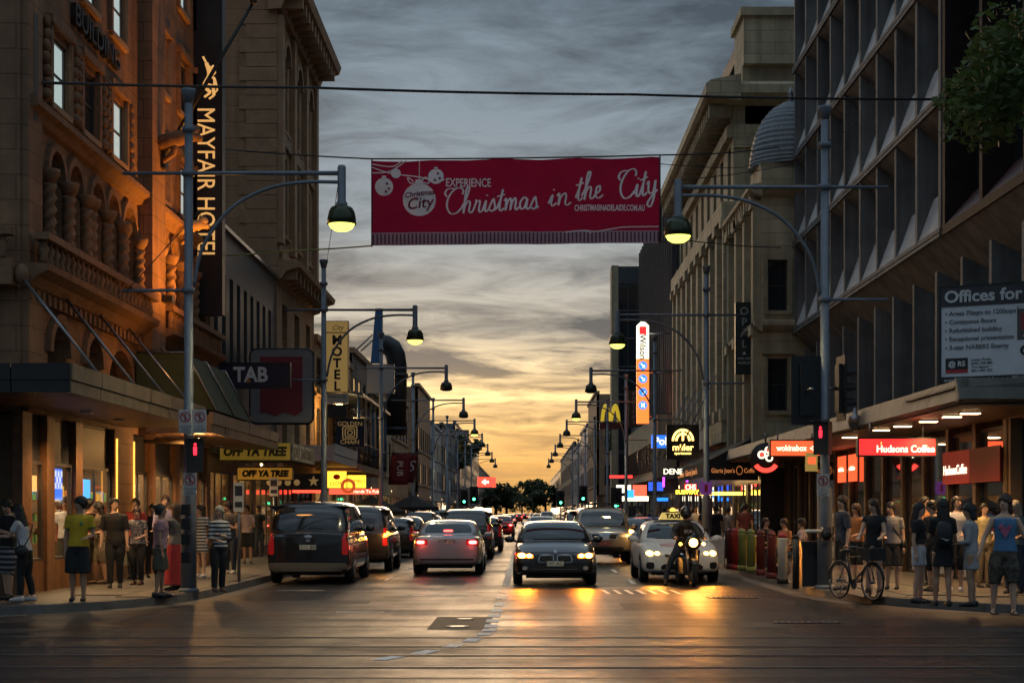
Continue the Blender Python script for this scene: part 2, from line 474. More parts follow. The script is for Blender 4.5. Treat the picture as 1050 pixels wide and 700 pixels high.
# short dashes that bend off to the left across the junction
gp_ = [(516,606.7),(514,612.6),(512,619.4),(509.3,625.5),(507,631),(505,636.2),(503.6,641.6),(501.5,645.8),(496.5,650),(484,656),(465,661.8),(436,668.4),(398,674.6)]
gx = [(XP(u,FPX*EYE/(v-CYP)), FPX*EYE/(v-CYP)) for u,v in gp_]
for i,(a,b) in enumerate(gx):
    q = gx[max(0,i-1)] if i else gx[1]; t = (Vector(q)-Vector((a,b)))*.27
    strip(a-t.x, b-t.y, a+t.x, b+t.y, .19)
for y in range(37, 140, 7): strip(2.55, y, 2.55, y+2.4, .12); strip(-3.35, y+2, -3.35, y+4.2, .10)
strip(-3.2, 34.2, -2.0, 34.2, .16); strip(-5.2, 33.9, -4.2, 33.9, .14)      # worn stop line pieces
for i in range(7): strip(1.72+i*.24, 32.5, 1.68+i*.24, 34.2, .085)           # worn bars in front of the dark sedan
strip(-3.1, 26.6, -2.3, 26.6, .1); strip(-2.2, 31.9, -1.0, 31.9, .08)
strip(.0,17.9,-.0001,17.9001,.01)
# tram rails of the cross street: steel running rail beside its groove, on tar
for yy in (17.15, 18.58, 19.82, 21.25):
    strip(-60, yy, 60, yy, .26, .004, M['tar'], 'rail_groove')
    strip(-60, yy, 60, yy, .06, .009, M['rail'], 'tram_rail')
for (x,y,w,d) in ((-3.6,29.6,1.6,1.1),(2.2,28.2,1.0,2.2),(7.5,22.6,2.6,1.0),(-8.5,22.4,3.2,.9),(3.4,23.6,.8,1.4),(-1.8,38,.9,3.0)):
    quad('road_patch', [(x-w/2,y-d/2),(x+w/2,y-d/2+.05),(x+w/2-.04,y+d/2),(x-w/2+.03,y+d/2-.03)], .0035, mat('road_patch_asphalt',(.018,.018,.019),.6,var=.3,vscale=4,bump=.3,bscale=60))
for yy in (24.7, 16.0, 23.2): strip(-60, yy, 60, yy, .05, .004, M['tar'], 'seam')
quad('manhole_surround', [(XP(440,23.2),22.7),(XP(502,23.2),22.7),(XP(502,23.2),25.4),(XP(440,23.2),25.4)], .005, M['tar'])
def manhole(px, py, r, label):
    Y = FPX*EYE/(py-CYP)
    t = thing('manhole_cover', label, 'manhole', (XP(px,Y), Y, 0))
    q = MB(); q.lathe([(r,.004),(r,.016),(r-.04,.018),(r-.05,.012),(0.01,.012)], 20); q.build('rim', M['rail'], t)
    q = MB()
    for i in range(-3,4):
        w = math.sqrt(max(.01,(r-.06)**2-(i*r/4)**2)); q.box(-w, w, i*r/4-.02, i*r/4+.02, .011, .017)
    q.build('grid_ribs', M['steel'], t)
manhole(469, 642.6, .17, 'round iron manhole cover in the dark patch left of the white dashes')
manhole(477, 634.8, .14, 'round iron manhole cover at the far edge of the dark road patch')
def drain(px, py, w, d, label):
    Y = FPX*EYE/(py-CYP); t = thing('storm_drain', label, 'drain', (XP(px,Y), Y, 0))
    q = MB(); q.box(-w/2,w/2,-d/2,d/2,.002,.010); q.build('frame', M['tar'], t)
    b = MB().box(-.02,.02,-d/2+.03,d/2-.03,.010,.018).mesh('bar', M['steel'])
    for i in range(int(w/.1)): link('bar', b, t, (-w/2+.06+i*.1,0,0))
drain(751, 612.6, .95, .5, 'long metal drain grate near the motorcycle lane')
drain(826, 638, 1.0, .35, 'long metal drain grate on the dark road by the corner kerb')
# ------------------------------------------------------------ facade tools
class Fac:
    """a wall plane: u along the wall, v up, d outward"""
    def __init__(s, O, u, n): s.O, s.u, s.n = Vector(O), Vector(u), Vector(n)
    def p(s, u, v, d=0): return s.O + s.u*u + s.n*d + Vector((0,0,v))
    def box(s, mb, u0, u1, v0, v1, d0, d1):
        return mb.hexa([s.p(u0,v0,d0),s.p(u1,v0,d0),s.p(u1,v0,d1),s.p(u0,v0,d1),s.p(u0,v1,d0),s.p(u1,v1,d0),s.p(u1,v1,d1),s.p(u0,v1,d1)])
    def bar(s, name, m, par, u0, u1, v0, v1, d0, d1):
        return s.box(MB(), u0, u1, v0, v1, d0, d1).build(name, m, par)
    def prof(s, mb, prof, u0, u1):
        """moulding: (d, v) profile swept along u"""
        n = len(prof)
        return mb.add([s.p(u0,v,d) for d,v in prof]+[s.p(u1,v,d) for d,v in prof],
            [tuple(range(n-1,-1,-1)), tuple(range(n,2*n))]+[(i,(i+1)%n,n+(i+1)%n,n+i) for i in range(n)])
def left_fac(X, Y0): return Fac((X,Y0,0),(0,1,0),(1,0,0))
def right_fac(X, Y0): return Fac((X,Y0,0),(0,1,0),(-1,0,0))
def front_fac(X0, Y): return Fac((X0,Y,0),(1,0,0),(0,-1,0))
def wall_open(F, L, v0, v1, ops, depth, name, m, par):
    us = sorted({0, L, *[o[0] for o in ops], *[o[1] for o in ops]}); vs = sorted({v0, v1, *[o[2] for o in ops], *[o[3] for o in ops]})
    us = [u for u in us if 0 <= u <= L]; vs = [v for v in vs if v0 <= v <= v1]
    q = MB()
    for i in range(len(us)-1):
        for j in range(len(vs)-1):
            cu, cv = (us[i]+us[i+1])/2, (vs[j]+vs[j+1])/2
            if any(o[0] < cu < o[1] and o[2] < cv < o[3] for o in ops): continue
            q.add([F.p(us[i],vs[j]),F.p(us[i+1],vs[j]),F.p(us[i+1],vs[j+1]),F.p(us[i],vs[j+1])], [(0,1,2,3)])
    for a,b,c,d in [o[:4] for o in ops]:
        for (p,r) in (((a,c),(b,c)),((b,c),(b,d)),((b,d),(a,d)),((a,d),(a,c))):
            q.add([F.p(*p),F.p(*r),F.p(r[0],r[1],-depth),F.p(p[0],p[1],-depth)], [(0,1,2,3)])
    return q.build(name, m, par, fix=False)
def window(F, par, u0, u1, v0, v1, d=-.2, nu=2, nv=2, glass=None, fm=None, fw=.06, sill=None):
    q = MB()
    F.box(q,u0,u0+fw,v0,v1,d-.03,d+.03); F.box(q,u1-fw,u1,v0,v1,d-.03,d+.03)
    F.box(q,u0+fw,u1-fw,v0,v0+fw,d-.03,d+.03); F.box(q,u0+fw,u1-fw,v1-fw,v1,d-.03,d+.03)
    for i in range(1,nu): c=u0+(u1-u0)*i/nu; F.box(q,c-.02,c+.02,v0+fw,v1-fw,d-.02,d+.025)
    for i in range(1,nv): c=v0+(v1-v0)*i/nv; F.box(q,u0+fw,u1-fw,c-.025,c+.025,d-.02,d+.02)
    w = q.build('window', fm or M['frame'], par)
    t = random.uniform(-.006,.006)
    g_ = MB(); g_.add([F.p(u0+fw,v0+fw,d+t-.008),F.p(u1-fw,v0+fw,d-.008),F.p(u1-fw,v1-fw,d-.008-t),F.p(u0+fw,v1-fw,d-.008)],[(0,1,2,3)])
    g_.build('pane', glass or M['glass'], w, fix=False)
    if sill: F.box(MB(),u0-.1,u1+.1,v0-.12,v0-.002,d+.05,sill).build('sill', M['sand_dk'] if sill is True else M['tan_dk'], w)
    return w
def arch_fill(F, u0, u1, v1, rise, d0, d1, n=8):
    """the two spandrels that turn a square opening head into an arch"""
    q = MB(); c = (u0+u1)/2; r = (u1-u0)/2
    for i in range(n):
        a0, a1 = PI-PI*i/n, PI-PI*(i+1)/n
        ua, va = c+r*math.cos(a0), v1-rise+rise*math.sin(a0); ub, vb = c+r*math.cos(a1), v1-rise+rise*math.sin(a1)
        q.hexa([F.p(ua,va,d0),F.p(ub,vb,d0),F.p(ub,vb,d1),F.p(ua,va,d1),F.p(ua,v1+.01,d0),F.p(ub,v1+.01,d0),F.p(ub,v1+.01,d1),F.p(ua,v1+.01,d1)])
    return q
def arch_band(F, u0, u1, vs, w, d0, d1, n=10):
    q = MB(); c=(u0+u1)/2; r=(u1-u0)/2
    for i in range(n):
        pts=[]
        for a in (PI-PI*i/n, PI-PI*(i+1)/n):
            for rr in (r, r+w): pts.append((c+rr*math.cos(a), vs+rr*math.sin(a)))
        q.hexa([F.p(*pts[0],d0),F.p(*pts[2],d0),F.p(*pts[2],d1),F.p(*pts[0],d1),F.p(*pts[1],d0),F.p(*pts[3],d0),F.p(*pts[3],d1),F.p(*pts[1],d1)])
    return q
def core(par, x0, x1, y0, y1, z0, z1, m, name='wall'):
    return MB().box(x0,x1,y0,y1,z0,z1).build(name, m, par)
# shop interior: real room with a lit ceiling panel
WARM = (1.0,.62,.28)
def room(F, par, u0, u1, v0, v1, depth, wallm, lit, estr=6, floorm=None, panel=.5):
    q = MB()
    a = [F.p(u0,v0,-.02),F.p(u1,v0,-.02),F.p(u1,v0,-depth),F.p(u0,v0,-depth),F.p(u0,v1,-.02),F.p(u1,v1,-.02),F.p(u1,v1,-depth),F.p(u0,v1,-depth)]
    q.add(a, [(0,1,2,3),(4,7,6,5),(1,5,6,2),(2,6,7,3),(3,7,4,0)])
    r = q.build('shop_interior', wallm, par, fix=False)
    n = max(1, round((u1-u0)/2.2)); L=(u1-u0)/n
    for i in range(n):
        c = u0+L*(i+.5)
        F.box(MB(),c-panel,c+panel,v1-.07,v1-.02,-depth*.62,-depth*.3).build('ceiling_light', glow_mat('shop_light_%s_%g'%('%.2f_%.2f_%.2f'%lit,estr), lit, estr), r)
    return r
def shelves(F, par, u0, u1, v0, v1, d, seed, cols):
    """rows of coloured goods on shelves along a shop's back wall"""
    rnd = random.Random(seed)
    n = 3
    for k in range(n):
        v = v0+(v1-v0)*k/n
        sh = F.box(MB(),u0,u1,v,v+.04,d-.2,d+.2).build('shelf', M['timber'], par)
        u = u0+.05
        while u < u1-.3:
            w = rnd.uniform(.15,.4); h = rnd.uniform(.15,(v1-v0)/n*.75)
            F.box(MB(),u,u+w,v+.042,v+.042+h,d-.12,d+.12).build('goods', cols[rnd.randrange(len(cols))], sh)
            u += w+rnd.uniform(.03,.2)
GOODS = [mat('goods_%d'%i, c, .5) for i,c in enumerate([(.5,.05,.04),(.6,.45,.08),(.08,.2,.5),(.6,.58,.5),(.1,.35,.12),(.5,.2,.06)])]
M['shop_wall'] = mat('shop_wall_warm', (.30,.21,.11), .8, var=.5, vscale=1.5, col2=(.12,.05,.03), cscale=.8)
M['shop_wall2'] = mat('shop_wall_dim', (.13,.085,.05), .8, var=.2)
# ashlar joints for the sandstone
def ashlar(m, bw, bh, axis):
    n, l = m.node_tree.nodes, m.node_tree.links
    b = n['Principled BSDF']
    geo = n.new('ShaderNodeNewGeometry'); sp = n.new('ShaderNodeSeparateXYZ'); l.new(geo.outputs['Position'], sp.inputs[0])
    cb = n.new('ShaderNodeCombineXYZ'); ad = n.new('ShaderNodeMath'); l.new(sp.outputs[0], ad.inputs[0]); l.new(sp.outputs[1], ad.inputs[1])
    l.new(ad.outputs[0], cb.inputs[0]); l.new(sp.outputs[2], cb.inputs[1])
    br = n.new('ShaderNodeTexBrick'); br.inputs['Scale'].default_value = 1; br.inputs['Brick Width'].default_value = bw; br.inputs['Row Height'].default_value = bh
    br.inputs['Mortar Size'].default_value = .012; br.inputs['Color1'].default_value = (1,1,1,1); br.inputs['Color2'].default_value = (.82,.82,.82,1); br.inputs['Mortar'].default_value = (.45,.45,.45,1)
    l.new(cb.outputs[0], br.inputs['Vector'])
    old = b.inputs['Base Color'].links[0].from_socket
    mx = n.new('ShaderNodeMix'); mx.data_type='RGBA'; mx.blend_type='MULTIPLY'; mx.inputs[0].default_value = 1
    l.new(old, mx.inputs[6]); l.new(br.outputs[0], mx.inputs[7]); l.new(mx.outputs[2], b.inputs['Base Color'])
ashlar(M['sand'], 1.15, .46, 'y'); ashlar(M['tan'], 1.6, .6, 'y'); ashlar(M['cream'], 1.3, .5, 'y')

# ------------------------------------------------------------ LEFT 1: the carved sandstone corner hotel
XL = -9.2
def hotel():
    b = thing('hotel_building', 'tall carved brown sandstone corner building with arched loggia and dark awning', 'building', (XL,29.4,0))
    b.location = (0,0,0)
    F = left_fac(XL, 29.4); L = 17.6; H = 24
    cols = [(1.85,3.0),(4.05,5.2),(6.4,7.6),(11.0,12.1),(13.4,14.5),(15.6,16.7)]
    ops = []
    for u0,u1 in cols:
        for r in range(5): ops.append((u0,u1,9.6+2.75*r,10.95+2.75*r))
    log = [(1.6,2.6),(2.9,3.9),(4.6,5.6),(5.9,6.9),(7.3,8.5),(11.0,11.9),(12.2,13.1),(14.0,14.9),(15.2,16.1)]
    for u0,u1 in log: ops.append((u0,u1,6.85,8.7))
    low = [(1.7,2.9),(4.2,5.4),(6.3,8.6),(11.2,12.6),(14.2,15.6)]
    for u0,u1 in low: ops.append((u0,u1,4.15,5.35))
    wall_open(F, L, 3.5, H, ops, .42, 'wall', M['sand'], b)
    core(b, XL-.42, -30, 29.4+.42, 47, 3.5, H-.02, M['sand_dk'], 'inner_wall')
    G = front_fac(-30, 29.4)
    fo = [(18.0+0*k, 19.0, 9.6+2.75*k, 10.95+2.75*k) for k in range(5)]
    wall_open(G, 20.8, 3.5, H, fo, .42, 'wall', M['sand'], b)
    for o in fo: window(G, b, *o, d=-.3)
    for k,(u0,u1) in enumerate(cols):
        for r in range(5):
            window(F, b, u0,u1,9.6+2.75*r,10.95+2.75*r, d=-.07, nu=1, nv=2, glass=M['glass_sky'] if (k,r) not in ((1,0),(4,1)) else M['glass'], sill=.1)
            # carved surround
            q = MB(); v0=9.6+2.75*r
            F.box(q,u0-.2,u0-.03,v0-.05,v0+1.5,0,.09); F.box(q,u1+.03,u1+.2,v0-.05,v0+1.5,0,.09); F.box(q,u0-.26,u1+.26,v0+1.5,v0+1.66,0,.14)
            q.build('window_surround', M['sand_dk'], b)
            if k < 3 and r == 0:          # scrolled corbels flanking the lowest row
                for uu in (u0-.42, u1+.42):
                    s_ = MB()
                    for j in range(7):
                        a = j/6; s_.ball(F.p(uu+.05*math.sin(a*9), v0+.05+a*1.4, .06), .11-.03*a, .13-.03*a, .13, 8, 6)
                    s_.build('carved_scroll', M['sand_dk'], b)
    def tw(u, va, vb, r=.13):
        q = MB(); n=18; rings=[]
        for i in range(n+1):
            v = va+(vb-va)*i/n; ring=[]
            for j in range(8):
                a = 2*PI*j/8 + i*.75; rr = r*(1+.22*math.cos(2*a - i*1.5)); p = F.p(u,v,.1); ring.append((p.x+rr*math.cos(a), p.y+rr*math.sin(a), p.z))
            rings.append(ring)
        q.rings(rings)
        o = q.build('twisted_column', M['sand_dk'], b)
        c = MB(); p=F.p(u,vb,.1); c.lathe([(r*.9,0),(r*1.5,.12),(r*1.7,.2),(r*1.7,.26)],10,(p.x,p.y,p.z)); c.build('capital', M['sand_dk'], o)
        c = MB(); p=F.p(u,va,.1); c.lathe([(r*1.5,-.12),(r*1.5,-.04),(r*1.1,0)],10,(p.x,p.y,p.z)); c.build('base', M['sand_dk'], o)
    for u0,u1 in log:
        arch_fill(F,u0,u1,8.7,(u1-u0)/2,-.42,-.002).build('arch_head', M['sand'], b)
        arch_band(F,u0,u1,8.7-(u1-u0)/2,.15,.003,.10).build('arch_moulding', M['sand_dk'], b)
        window(F, b, u0,u1,6.85,8.7, d=-.2, nu=1, nv=2)
        for uu in (u0-.16,u1+.16): tw(uu, 6.95, 8.7-(u1-u0)/2-.25)
    for u0,u1 in low:
        arch_fill(F,u0,u1,5.35,min((u1-u0)/2,.9),-.42,-.002).build('arch_head', M['sand'], b)
        window(F, b, u0,u1,4.15,5.35, d=-.36, nu=2, nv=1)
    for u0,u1 in low:
        if u1-u0 < 2: arch_band(F,u0,u1,5.35-(u1-u0)/2,.2,.003,.12).build('arch_moulding', M['sand_dk'], b)
    # sill course above the loggia, carved frieze
    q = MB(); F.prof(q, [(0,8.95),(.1,8.98),(.16,9.1),(.28,9.16),(.28,9.28),(.2,9.34),(0,9.36)], .2, 9.0); q.build('string_course', M['sand_dk'], b)
    q = MB(); F.prof(q, [(0,8.95),(.1,8.98),(.16,9.1),(.28,9.16),(.28,9.28),(.2,9.34),(0,9.36)], 10.4, 17.5); q.build('string_course', M['sand_dk'], b)
    # main balcony cornice: moulding, dentils, balusters, rail
    def balcony(u0,u1):
        q = MB(); F.prof(q, [(0,5.75),(.18,5.82),(.3,5.98),(.52,6.08),(.55,6.2),(0,6.22)], u0, u1); c_ = q.build('cornice', M['sand_dk'], b)
        n = int((u1-u0)/.36)
        me = MB().lathe([(.05,0),(.09,.06),(.06,.14),(.10,.26),(.05,.38),(.08,.42)],8).mesh('baluster', M['sand_dk'])
        dm = F.box(MB(),0,.17,5.6,5.76,0,.16); 
        for i in range(n):
            p = F.p(u0+.18+i*.36, 6.222, .38); link('baluster', me, c_, (p.x,p.y,p.z))
            u = u0+.1+i*.36; F.bar('dentil', M['sand_dk'], c_, u,u+.2,5.58,5.79,.005,.17)
        F.bar('balcony_rail', M['sand_dk'], c_, u0,u1,6.645,6.78,.24,.52)
    balcony(.0,8.9); balcony(10.5,17.5)
    G.bar('cornice', M['sand_dk'], b, 0,20.8-.001,5.75,6.22,.003,.5)
    G.bar('balcony_rail', M['sand_dk'], b, 0,20.8,6.645,6.78,.24,.52)
    for i in range(4):
        p = G.p(20.6-i*.36,6.222,.38); link('baluster', MB().lathe([(.05,0),(.09,.06),(.06,.14),(.10,.26),(.05,.38),(.08,.42)],8).mesh('baluster', M['sand_dk']), b, p)
    # projecting pilaster bay, quoin pilasters
    for u0,u1,d in ((9.0,10.4,.34),(.05,.9,.14),(17.0,17.6,.16)):
        F.bar('pilaster', M['sand'], b, u0,u1,3.5,H,0,d)
    for k in range(3): F.bar('slit_window', M['frame'], b, .35,.6,8.9+k*3,10.9+k*3,.141,.146)
    # big letters cut from the frieze between window rows
    tm = mat('letters_bronze_dark', (.02,.015,.012), .5)
    text('BUILDING', tm, b, F.p(5.05,11.75,.06), '+x', .62, align='CENTER', extrude=.06, name='carved_letters', width=3.6)
    # carved animal bracket on the pilaster
    for (u,v,s_) in ((9.7,10.6,1.0),(12.9,9.05,.8),(2.9,13.0,1.2)):
        q = MB(); d0=.34 if u<10 and u>9 else .1
        q.tube([F.p(u,v,d0),F.p(u,v+.12*s_,d0+.45*s_),F.p(u,v+.2*s_,d0+.8*s_),F.p(u,v+.1*s_,d0+1.05*s_)],[.18*s_,.2*s_,.17*s_,.06*s_],9)
        q.ball(F.p(u,v+.3*s_,d0+.85*s_),.17*s_,.14*s_,.16*s_,9,7); q.tube([F.p(u,v+.05,d0+.4*s_),F.p(u,v-.25*s_,d0+.35*s_),F.p(u,v-.45*s_,d0+.1)],[.1*s_,.08*s_,.05*s_],7)
        q.ball(F.p(u,v+.42*s_,d0+.75*s_),.05*s_,.05*s_,.09*s_,6,5)
        q.build('beast_bracket', mat('stone_carved_pale',(.40,.26,.13),.8,var=.3,vscale=6) if v<10 else M['sand_dk'], b)
    # ground floor: stone piers, lit shop windows
    piers = [(-.02,.55),(1.5,2.0),(3.5,4.0),(6.6,8.3),(10.1,10.6),(12.9,13.5),(15.4,15.9),(17.1,17.6)]
    for i,(u0,u1) in enumerate(piers): F.bar('pier', M['timber'] if i not in (3,) else M['sand'], b, u0,u1,.142,3.5,-.14,.05)
    bays = [(piers[i][1],piers[i+1][0]) for i in range(len(piers)-1)]
    for i,(u0,u1) in enumerate(bays):
        F.bar('stall_riser', M['timber'], b, u0,u1,.142,.72,-.3,-.02)
        window(F, b, u0,u1,.72,2.62, d=-.07, nu=2 if u1-u0>1.7 else 1, nv=1, glass=GLASS_CLEAR, fm=M['frame'])
        F.bar('transom_panel', M['charcoal'], b, u0,u1,2.62,3.5,-.35,-.1)
    r_ = room(F, b, .0,17.6,.15,3.45,4.2,M['shop_wall2'],(1.,.70,.36),14.0)
    shelves(F, r_, .6,9.0,.9,2.4,-2.2,3,GOODS); shelves(F, r_, 10.5,17,.9,2.4,-2.6,5,GOODS)
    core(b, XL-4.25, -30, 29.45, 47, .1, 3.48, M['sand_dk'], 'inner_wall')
    # screens and notices in the windows
    for (u,v,w,h,m_,nm) in ((2.55,1.9,.55,.62,'blue','window_screen'),(4.6,1.85,.6,.5,'blue2','window_screen'),(1.05,2.05,.35,.3,'or','window_screen'),(2.2,1.75,.3,.3,'red','window_screen'),(4.35,2.05,.3,.25,'red','window_screen')):
        em = {'blue':(.05,.16,.8),'blue2':(.1,.45,.9),'or':(1.,.45,.12),'red':(.9,.05,.04)}[m_]
        F.bar(nm, glow_mat('screen_'+m_, em, 1.1), b, u,u+w,v,v+h,-.15,-.12)
    cm_ = mat('checker_white',(.8,.8,.8),.5,emit=(1,1,1),estr=.6)
    for i in range(5):
        for j in range(3):
            if (i+j)%2==0: F.bar('checker', cm_, b, 2.58+i*.1,2.68+i*.1,2.12+j*.12,2.24+j*.12,-.118,-.112)
    # warm strip lights on the stone pier
    for u in (6.66,8.24): F.bar('strip_light', glow_mat('strip_warm',(1.,.42,.06),1.3), b, u-.025,u+.025,.6,3.3,.07,.1)
    # wall floodlights on the balcony (the lit orange patches), then added warm fill
    fl = F.box(MB(),9.95,10.25,6.8,6.95,.34,.6).build('floodlight', M['black'], b)
    lamp('flood_and_fill_lamp','SPOT',F.p(9.6,6.2,2.9),700,(1.,.36,.05),b,.15,Vector((.75,-.12,-1)).to_track_quat('Z','Y').to_euler(),(R(120),.9))
    lamp('flood_and_fill_lamp','SPOT',F.p(12.2,6.5,1.9),380,(1.,.36,.05),b,.15,Vector((.6,.2,-1)).to_track_quat('Z','Y').to_euler(),(R(85),.7))
    lamp('flood_and_fill_lamp','POINT',F.p(6.9,5.2,1.6),22,(1.,.40,.07),b,.2)  # added warm fill in front of the wall, no fixture
    lamp('flood_and_fill_lamp','POINT',F.p(3.5,6.9,3.2),26,(1.,.40,.09),b,.3)  # second added fill, brightens the corner end of the facade
    # flag pole on the facade
    f = thing('flagpole','dark slanting flagpole on the upper front of the sandstone building','flagpole',F.p(10.0,10.3,.36))
    q = MB(); q.tube([(0,0,0),(2.2,.0,3.8)],[.06,.04],8); q.ball((2.22,0,3.85),.09); q.build('pole', M['black'], f)
    q = MB(); q.box(-.03,.1,-.15,.15,-.25,.2); q.build('bracket', M['black'], f)
GLASS_CLEAR = bpy.data.materials.new('shop_glass'); GLASS_CLEAR.use_nodes = True
_n, _l = GLASS_CLEAR.node_tree.nodes, GLASS_CLEAR.node_tree.links
_n.clear(); _o=_n.new('ShaderNodeOutputMaterial'); _m=_n.new('ShaderNodeMixShader'); _t=_n.new('ShaderNodeBsdfTransparent'); _g=_n.new('ShaderNodeBsdfGlossy'); _f=_n.new('ShaderNodeFresnel')
_t.inputs[0].default_value=(.86,.88,.88,1); _g.inputs['Roughness'].default_value=.03; _f.inputs[0].default_value=1.45
_l.new(_f.outputs[0],_m.inputs[0]); _l.new(_t.outputs[0],_m.inputs[1]); _l.new(_g.outputs[0],_m.inputs[2]); _l.new(_m.outputs[0],_o.inputs[0])
hotel()

def awning(name, label, side, xf, xe, y0, y1, z0, z1, fm, um, tiles=None, ret=True, par_lights=(), group=None):
    """cantilevered street awning: deck, fascia tiles, soffit boards, hanger rods"""
    a = thing(name, label, 'awning', (0,0,0), 0, group)
    MB().box(min(xf,xe-side*.06), max(xf,xe-side*.06), y0+.06, y1, z0+.03, z1-.06).build('deck', fm, a)
    n = max(1, int((y1-y0)/.42)); 
    wd = (y1-y0-.06)/n
    sb = MB().box(min(xf,xe)+.07, max(xf,xe)-.07, 0.006, wd-.006, -.02, 0).mesh('soffit_board', um)
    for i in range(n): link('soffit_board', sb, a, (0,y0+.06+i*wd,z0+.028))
    tl = tiles or 1.5; n = max(1, round((y1-y0)/tl)); tl = (y1-y0)/n
    for r,(za,zb,dd) in enumerate(((z0,z0+(z1-z0)*.42,.0),(z0+(z1-z0)*.44,z1,.025))):
        for i in range(n):
            e = random.uniform(-.006,.006)
            q = MB().box(xe-side*.06, xe+side*(dd+.012+e), y0+i*tl+.012, y0+(i+1)*tl-.012, za, zb); q.build('fascia_panel', fm, a)
    if ret:
        for (za,zb,dd) in ((z0,z0+(z1-z0)*.42,.0),(z0+(z1-z0)*.44,z1,.02)):
            m_ = max(1, round(abs(xe-xf)/1.2)); wl_=(xe-xf)/m_
            for i in range(m_): MB().box(xf+i*wl_+.01*side, xf+(i+1)*wl_-.01*side, y0-dd-.01, y0+.06, za, zb).build('fascia_panel', M['black'], a)
    return a
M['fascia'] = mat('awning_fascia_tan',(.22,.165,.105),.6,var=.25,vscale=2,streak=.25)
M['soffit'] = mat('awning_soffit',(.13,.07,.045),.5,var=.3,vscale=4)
aw = awning('street_awning','long tan panelled awning with hanger rods along the sandstone building',1,XL,-7.3,25.9,36.8,3.58,4.05,M['fascia'],M['soffit'],1.75)
# frontal return of the awning along the cross street
q = MB().box(-30,XL-.01,25.9,29.4,3.6,3.98).build('deck', M['black'], aw)
for i in range(4): MB().box(-9.2-i*1.5-.01,-10.7-i*1.5+.01,25.86,25.9,3.58,4.05).build('fascia_panel', M['black'], aw)
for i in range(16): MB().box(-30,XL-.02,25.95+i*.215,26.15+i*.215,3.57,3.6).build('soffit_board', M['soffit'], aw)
for i,yy in enumerate((28.2,30.9,33.4,35.9,38.6,41.2,43.9)):
    q = MB().tube([(XL+.05,yy+.9,6.0),(-7.45,yy,4.07)],.028 if i!=4 else .04,6); q.build('hanger_rod', M['steel'] if i!=4 else M['fascia'], aw)
    MB().ball((XL+.12,yy+.9,5.95),.14,.14,.2,8,6).build('rod_anchor', M['sand_dk'], aw)
bk = glow_mat('awning_bulb',(1.,.62,.22),14)
lt = thing('bracket_lamp','small lit warm bulb on a bracket arm under the tan awning','lamp',(0,0,0))
MB().tube([(-9.1,38.6,3.35),(-7.85,38.4,3.33)],.05,8).build('arm', M['fascia'], lt)
MB().ball((-7.75,38.38,3.33),.09).build('bulb', bk, lt)
lamp('bulb_light','POINT',(-7.75,38.38,3.18),55,(1.,.5,.16),lt,.08)
# green canvas blade sign box on top of the awning
gcan = thing('canvas_canopy','dark green canvas entrance canopy on top of the tan awning','canopy',(0,0,0))
q = MB(); q.hexa([(-9.15,38.0,4.07),(-7.3,38.0,4.07),(-7.3,43.0,4.07),(-9.15,43.0,4.07),(-9.15,38.0,5.4),(-8.0,38.0,5.4),(-8.0,43.0,5.4),(-9.15,43.0,5.4)]); q.build('canvas', M['green_awn'], gcan)
q = MB()
for yy in (37.98,40.5,43.02): q.tube([(-7.28,yy,4.08),(-7.98,yy,5.42),(-9.15,yy,5.42)],.025,6)
q.build('frame', M['steel'], gcan)
# under-awning lights of the hotel side
for i,yy in enumerate((30.5,33.0,40.8,44.0)):
    d = thing('downlight','round recessed warm downlight, %s from the street corner under the tan awnings'%('first','second','third','fourth')[i],'light',(-8.3,yy,3.56 if i<2 else 3.49),0,'downlights under the tan awning')
    MB().lathe([(.11,.0),(.11,-.03),(.09,-.03),(.085,-.01),(.01,-.01)],14).build('rim', M['steel'], d)
    MB().lathe([(.08,-.011),(.01,-.014)],14).build('lens', glow_mat('downlight_lens',(1.,.68,.34),9), d)
    lamp('downlight_lamp','SPOT',(0,0,-.05),170,(1.,.58,.24),d,.06,None,(R(130),.8))

# ------------------------------------------------------------ LEFT 2: low dark building with slot windows
def slot_building():
    b = thing('office_building','low dark grey office front with a row of tall slot windows','building')
    F = left_fac(XL-.05, 47.05); L=12.9; H=10.35
    n=9; ops=[(1.0+i*1.28,1.62+i*1.28,6.1,9.0) for i in range(n)]
    wall_open(F,L,3.4,H,ops,.3,'wall',M['dkgrey'],b)
    core(b,XL-.35,-26,47.05,59.95,3.4,H-.02,M['dkgrey'],'inner_wall')
    for o in ops: window(F,b,*o,d=-.25,nu=1,nv=2)
    F.bar('coping', M['steel'], b, -.0,L,H,H+.12,-.2,.12)
    F.bar('sign_band', M['charcoal'], b, 0,L,3.4,4.6,.003,.08)
    ops=[(.3,3.6,.4,2.9),(4.2,8.0,.4,2.9),(8.6,12.5,.4,2.9)]
    wall_open(F,L,.14,3.4,ops,.2,'wall',M['timber'],b)
    for o in ops: window(F,b,*o,d=-.06,nu=3,nv=1,glass=GLASS_CLEAR)
    r_=room(F,b,.1,L-.1,.15,3.35,4,M['shop_wall'],(1.,.7,.3),6.5); shelves(F,r_,.5,12.2,.7,2.6,-2.6,11,GOODS)
    core(b,XL-4.1,-26,47.05,59.95,.1,3.38,M['dkgrey'],'inner_wall')
slot_building()
aw2 = awning('street_awning','second tan panelled awning past the dark gap, before the yellow shop sign',1,XL+.36,-7.3,37.6,47.8,3.5,4.0,M['fascia'],M['soffit'],1.6,ret=False)

